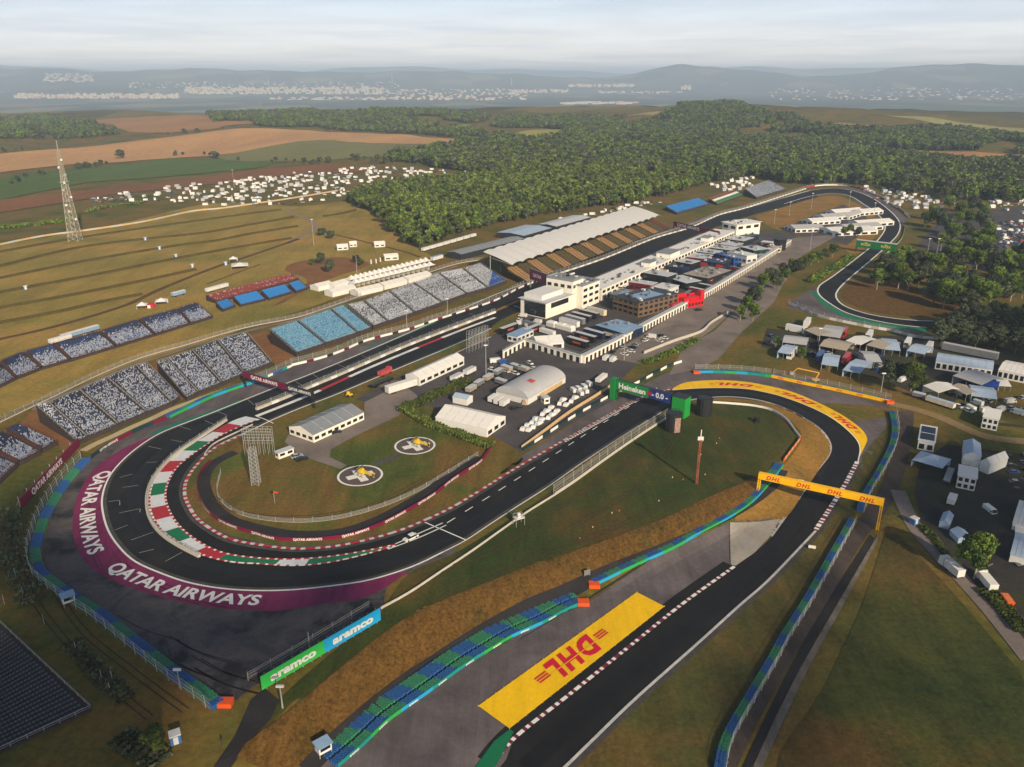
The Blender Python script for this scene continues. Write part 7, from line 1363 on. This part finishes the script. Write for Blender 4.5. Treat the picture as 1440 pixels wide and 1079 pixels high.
def mass(name, polys, protos_, smin, smax, seed, label=None, skip=0):
    pts = np.concatenate([ptin(p, n, 0, seed + i) for i, (p, n) in enumerate(polys)]); pts = pts[np.argsort(np.hypot(pts[:, 0], pts[:, 1]))]
    if seed == 9 or seed == 5: pts = pts[(vnoise(pts[:, 0], pts[:, 1], 150 if seed == 9 else 120, 7) + .5 * vnoise(pts[:, 0], pts[:, 1], 60, 3)) < (.34 if seed == 9 else .62)]       # clearings
    # thin out trees that stand too close
    R = np.random.RandomState(seed); keep = []; grid = {}; md = 4.6 * smin
    for i, (x, y) in enumerate(pts):
        g = (int(x // md), int(y // md))
        if any((x - a) ** 2 + (y - b) ** 2 < md * md for dx in (-1, 0, 1) for dy in (-1, 0, 1) for a, b in grid.get((g[0] + dx, g[1] + dy), ())): continue
        grid.setdefault(g, []).append((x, y)); keep.append(i)
    pts = pts[keep]; Z = H(pts[:, 0], pts[:, 1]); sc = R.uniform(smin, smax, len(pts)); clump = vnoise(pts[:, 0], pts[:, 1], 45, 2); sc *= 1 + .16 * clump
    for i in range(min(skip, len(pts))):
        o = bpy.data.objects.new('broadleaf_tree', protos_[i % len(protos_)]); COL.objects.link(o); o.location = (pts[i, 0], pts[i, 1], Z[i]); o.rotation_euler.z = R.uniform(0, 6.28); o.scale = (sc[i],) * 3; tag(o, label, 'tree', label)
    p2, z2, s2 = pts[skip:], Z[skip:], sc[skip:]
    me = bpy.data.meshes.new(name); me.vertices.add(len(p2)); me.vertices.foreach_set('co', np.column_stack([p2, z2]).ravel())
    a = me.attributes.new('scl', 'FLOAT', 'POINT'); a.data.foreach_set('value', s2.astype(np.float32)); a = me.attributes.new('rot', 'FLOAT_VECTOR', 'POINT'); rr_ = np.zeros((len(p2), 3), np.float32); rr_[:, 2] = R.uniform(0, 6.28, len(p2)); a.data.foreach_set('vector', rr_.ravel())
    a = me.attributes.new('pick', 'INT', 'POINT'); a.data.foreach_set('value', R.randint(0, len(protos_), len(p2)).astype(np.int32)); me.update()
    o = bpy.data.objects.new(name, me); COL.objects.link(o); o['kind'] = 'stuff'
    ng = bpy.data.node_groups.new(name, 'GeometryNodeTree'); ng.interface.new_socket('Geometry', in_out='INPUT', socket_type='NodeSocketGeometry'); ng.interface.new_socket('Geometry', in_out='OUTPUT', socket_type='NodeSocketGeometry')
    N = ng.nodes; gi, go_ = N.new('NodeGroupInput'), N.new('NodeGroupOutput'); ip = N.new('GeometryNodeInstanceOnPoints'); jg = N.new('GeometryNodeJoinGeometry')
    for me_ in protos_[::-1]:
        src = [q for q in bpy.data.objects if q.type == 'MESH' and q.data == me_]
        oi = N.new('GeometryNodeObjectInfo'); oi.inputs['Object'].default_value = src[0]; oi.inputs['As Instance'].default_value = True; ng.links.new(oi.outputs['Geometry'], jg.inputs[0])
    def at(nm, ty):
        q = N.new('GeometryNodeInputNamedAttribute'); q.data_type = ty; q.inputs['Name'].default_value = nm; return q.outputs['Attribute']
    ng.links.new(gi.outputs[0], ip.inputs['Points']); ng.links.new(jg.outputs[0], ip.inputs['Instance']); ip.inputs['Pick Instance'].default_value = True
    ng.links.new(at('pick', 'INT'), ip.inputs['Instance Index']); ng.links.new(at('rot', 'FLOAT_VECTOR'), ip.inputs['Rotation']); ng.links.new(at('scl', 'FLOAT'), ip.inputs['Scale']); ng.links.new(ip.outputs[0], go_.inputs[0])
    o.modifiers.new('trees', 'NODES').node_group = ng
    return len(p2)
n1_ = mass('woodland', [(FA, 3600)], PB + PM[:2] + PD[:1], .5, 1.3, 1, 'leafy green tree at the front of the wood beside the covered stand', 90)
n2_ = mass('dark_woodland', [(FB, 14000)], PD + PM + PB[:1], .55, 1.4, 5, 'dark green tree at the near edge of the wood beyond the covered stand', 6)
n3_ = mass('far_forest', [(FC, 34000), (FD, 6000), (FE, 16000)], PD + PM + PB[:1], .62, 1.25, 9, 'mid green tree at the near edge of the far forest', 6)
print('woods', n1_, n2_, n3_)
for pts, n in (([(-10,262),(20,258),(45,250),(62,247)], 14), ([(85,242),(110,238),(125,236),(150,231),(170,230),(190,227)], 26), ([(225,222),(255,219),(280,219),(310,223),(340,227)], 22), ([(378,230),(395,229),(425,231),(450,231),(470,228),(490,226),(510,226),(535,228)], 40), ([(0,216),(30,212),(50,208)], 8), ([(240,190),(270,187),(310,183)], 14), ([(120,182),(145,185),(170,188)], 10)):
    P = line(pts, 6)
    for k in range(n // 2):
        q = P[random.randrange(len(P))]; o = bpy.data.objects.new('broadleaf_tree', random.choice(PD)); COL.objects.link(o); x, y = q.x + random.uniform(-7, 7), q.y + random.uniform(-7, 7); o.location = (x, y, hz(x, y)); o.rotation_euler.z = random.uniform(0, 6); s = random.uniform(.4, .95); o.scale = (s * 1.2, s * 1.2, s); tag(o, 'dark bushy tree on the edge of the far fields', 'tree', 'trees along the field edges')
# ------------------------------------------------------------------ far city
m_city = flat('city_facade', rgb('b9ad9a'), .8, .15, .02); m_city2 = flat('city_roof', rgb('b98f74'), .8, .2, .02)
mb = MB(); R = random.Random(4)
def city_band(x0, x1, y0, y1, n, w, h, mi=0):
    for k in range(int(n * 1.15)):
        px = R.uniform(x0, x1); py = R.uniform(y0, y1) ; p = G(px, py); a = R.uniform(.3, .8) * w; b = R.uniform(.3, .7) * w * .6; hh_ = R.uniform(.3, 1.0) * h; z = hz(p.x, p.y); mb.box(p.x - a / 2, p.x + a / 2, p.y - b / 2, p.y + b / 2, z - 3, z + hh_, mi if R.random() < .85 else 1)
city_band(20, 250, 134, 139, 240, 60, 34); city_band(260, 540, 124, 133, 420, 60, 34); city_band(380, 560, 137, 141, 60, 70, 14); city_band(540, 740, 126, 141, 160, 60, 22); city_band(720, 800, 128, 131, 60, 60, 36); city_band(800, 890, 120, 123, 90, 70, 34); city_band(788, 898, 144, 147, 40, 130, 16); city_band(840, 960, 129, 132, 50, 70, 18); city_band(60, 130, 104, 116, 110, 70, 16); city_band(955, 975, 122, 127, 14, 40, 50); city_band(1080, 1440, 124, 141, 150, 60, 14); city_band(180, 560, 116, 124, 120, 50, 16)
mb.build('distant_city', [m_city, m_city2])['kind'] = 'stuff'
for k, (px, py, h) in enumerate([(551,117,150), (69 + 308,121,120), (719,120,110)]):
    t = thing('chimney_tower', ['slim pale tower beyond the city, centre of the skyline', 'slim tower over the pale city blocks', 'slim pale mast beyond the city between hills'][k], 'tower', G(px, py)); MB().cyl((0, 0), 2.6 if h < 60 else 7, -4, h, 10, 0, 1.6 if h < 60 else 4).build('shaft', m_city, t)
for pts, l in (([(1348,190),(1362,186),(1366,192),(1352,196)], 'white works building far off beyond the tan field'), ([(1312,187),(1325,186),(1326,190),(1314,191)], 'small pale works building far off left of the white one')):
    r = rect(pts[0], pts[2], pts[1], 0); block('works_building', l, 'building', (r[0], r[1], r[2], max(r[3], 30)), 12, offw, canvas)

# ------------------------------------------------------------------ unseen cloud puffs added behind the viewpoint, placed to shade parts of the ground
cm, nt3, b3 = new_mat('shade_cloud'); b3.inputs['Base Color'].default_value = (.9, .9, .9, 1); b3.inputs['Roughness'].default_value = 1
tr3 = nt3.nodes.new('ShaderNodeBsdfTransparent'); mx3 = nt3.nodes.new('ShaderNodeMixShader'); mx3.inputs[0].default_value = .78
nt3.links.new(tr3.outputs[0], mx3.inputs[1]); nt3.links.new(b3.outputs[0], mx3.inputs[2]); nt3.links.new(mx3.outputs[0], nt3.nodes['Material Output'].inputs[0])
bm = bmesh.new(); R = np.random.RandomState(6)
for px, py, r in [(0,760,16),(20,830,18),(60,900,20),(110,960,18),(30,980,22),(180,1010,16),(110,1060,20),(20,1070,22),(150,905,12),(215,950,12),(270,985,9),(330,930,12),(400,895,13),(455,850,12),(490,830,9),(230,880,10),(310,880,9),(40,700,9),(1175,830,9),(1135,910,9),(1090,1000,10),(1215,740,9),(1240,690,8),(1060,1060,8),(1190,900,8),(1160,1000,9),(1140,1070,9),(1340,690,20),(1400,740,22),(1330,640,12),(1420,640,16),(1300,720,10),(1390,680,16),(1400,470,22),(1440,500,20),(1350,455,12),(1350,530,10),(1420,580,12)]:
    g = G(px, py); k = (620 - g.z) / math.sin(SUN_EL); c = g - dv * k
    for q in range(3):
        m = Matrix.Translation(c + Vector((R.uniform(-.5, .5) * r, R.uniform(-.5, .5) * r, R.uniform(0, .4) * r))) @ Matrix.Diagonal((r * R.uniform(.55, .85), r * R.uniform(.7, 1.1) , r * .22, 1)); bmesh.ops.create_icosphere(bm, subdivisions=2, radius=1, matrix=m)
me = bpy.data.meshes.new('shade_clouds'); bm.to_mesh(me); bm.free(); me.materials.append(cm); o = bpy.data.objects.new('shade_clouds', me); COL.objects.link(o); o['kind'] = 'stuff'

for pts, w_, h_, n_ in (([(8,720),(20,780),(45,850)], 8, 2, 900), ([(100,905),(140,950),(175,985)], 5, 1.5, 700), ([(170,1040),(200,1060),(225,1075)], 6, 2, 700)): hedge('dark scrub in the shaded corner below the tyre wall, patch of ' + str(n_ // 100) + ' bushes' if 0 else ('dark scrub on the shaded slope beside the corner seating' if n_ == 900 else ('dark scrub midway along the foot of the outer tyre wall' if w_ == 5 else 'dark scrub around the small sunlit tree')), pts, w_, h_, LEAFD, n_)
for k, (x, y) in enumerate([(33,840),(62,878),(107,917),(158,958),(22,812),(6,850),(143,957),(155,975)]): pole('short pale post, ' + o9[k] + ' in the shaded strip outside the hairpin', (x, y), 3.2, 'short posts outside the hairpin', False, None, .1)
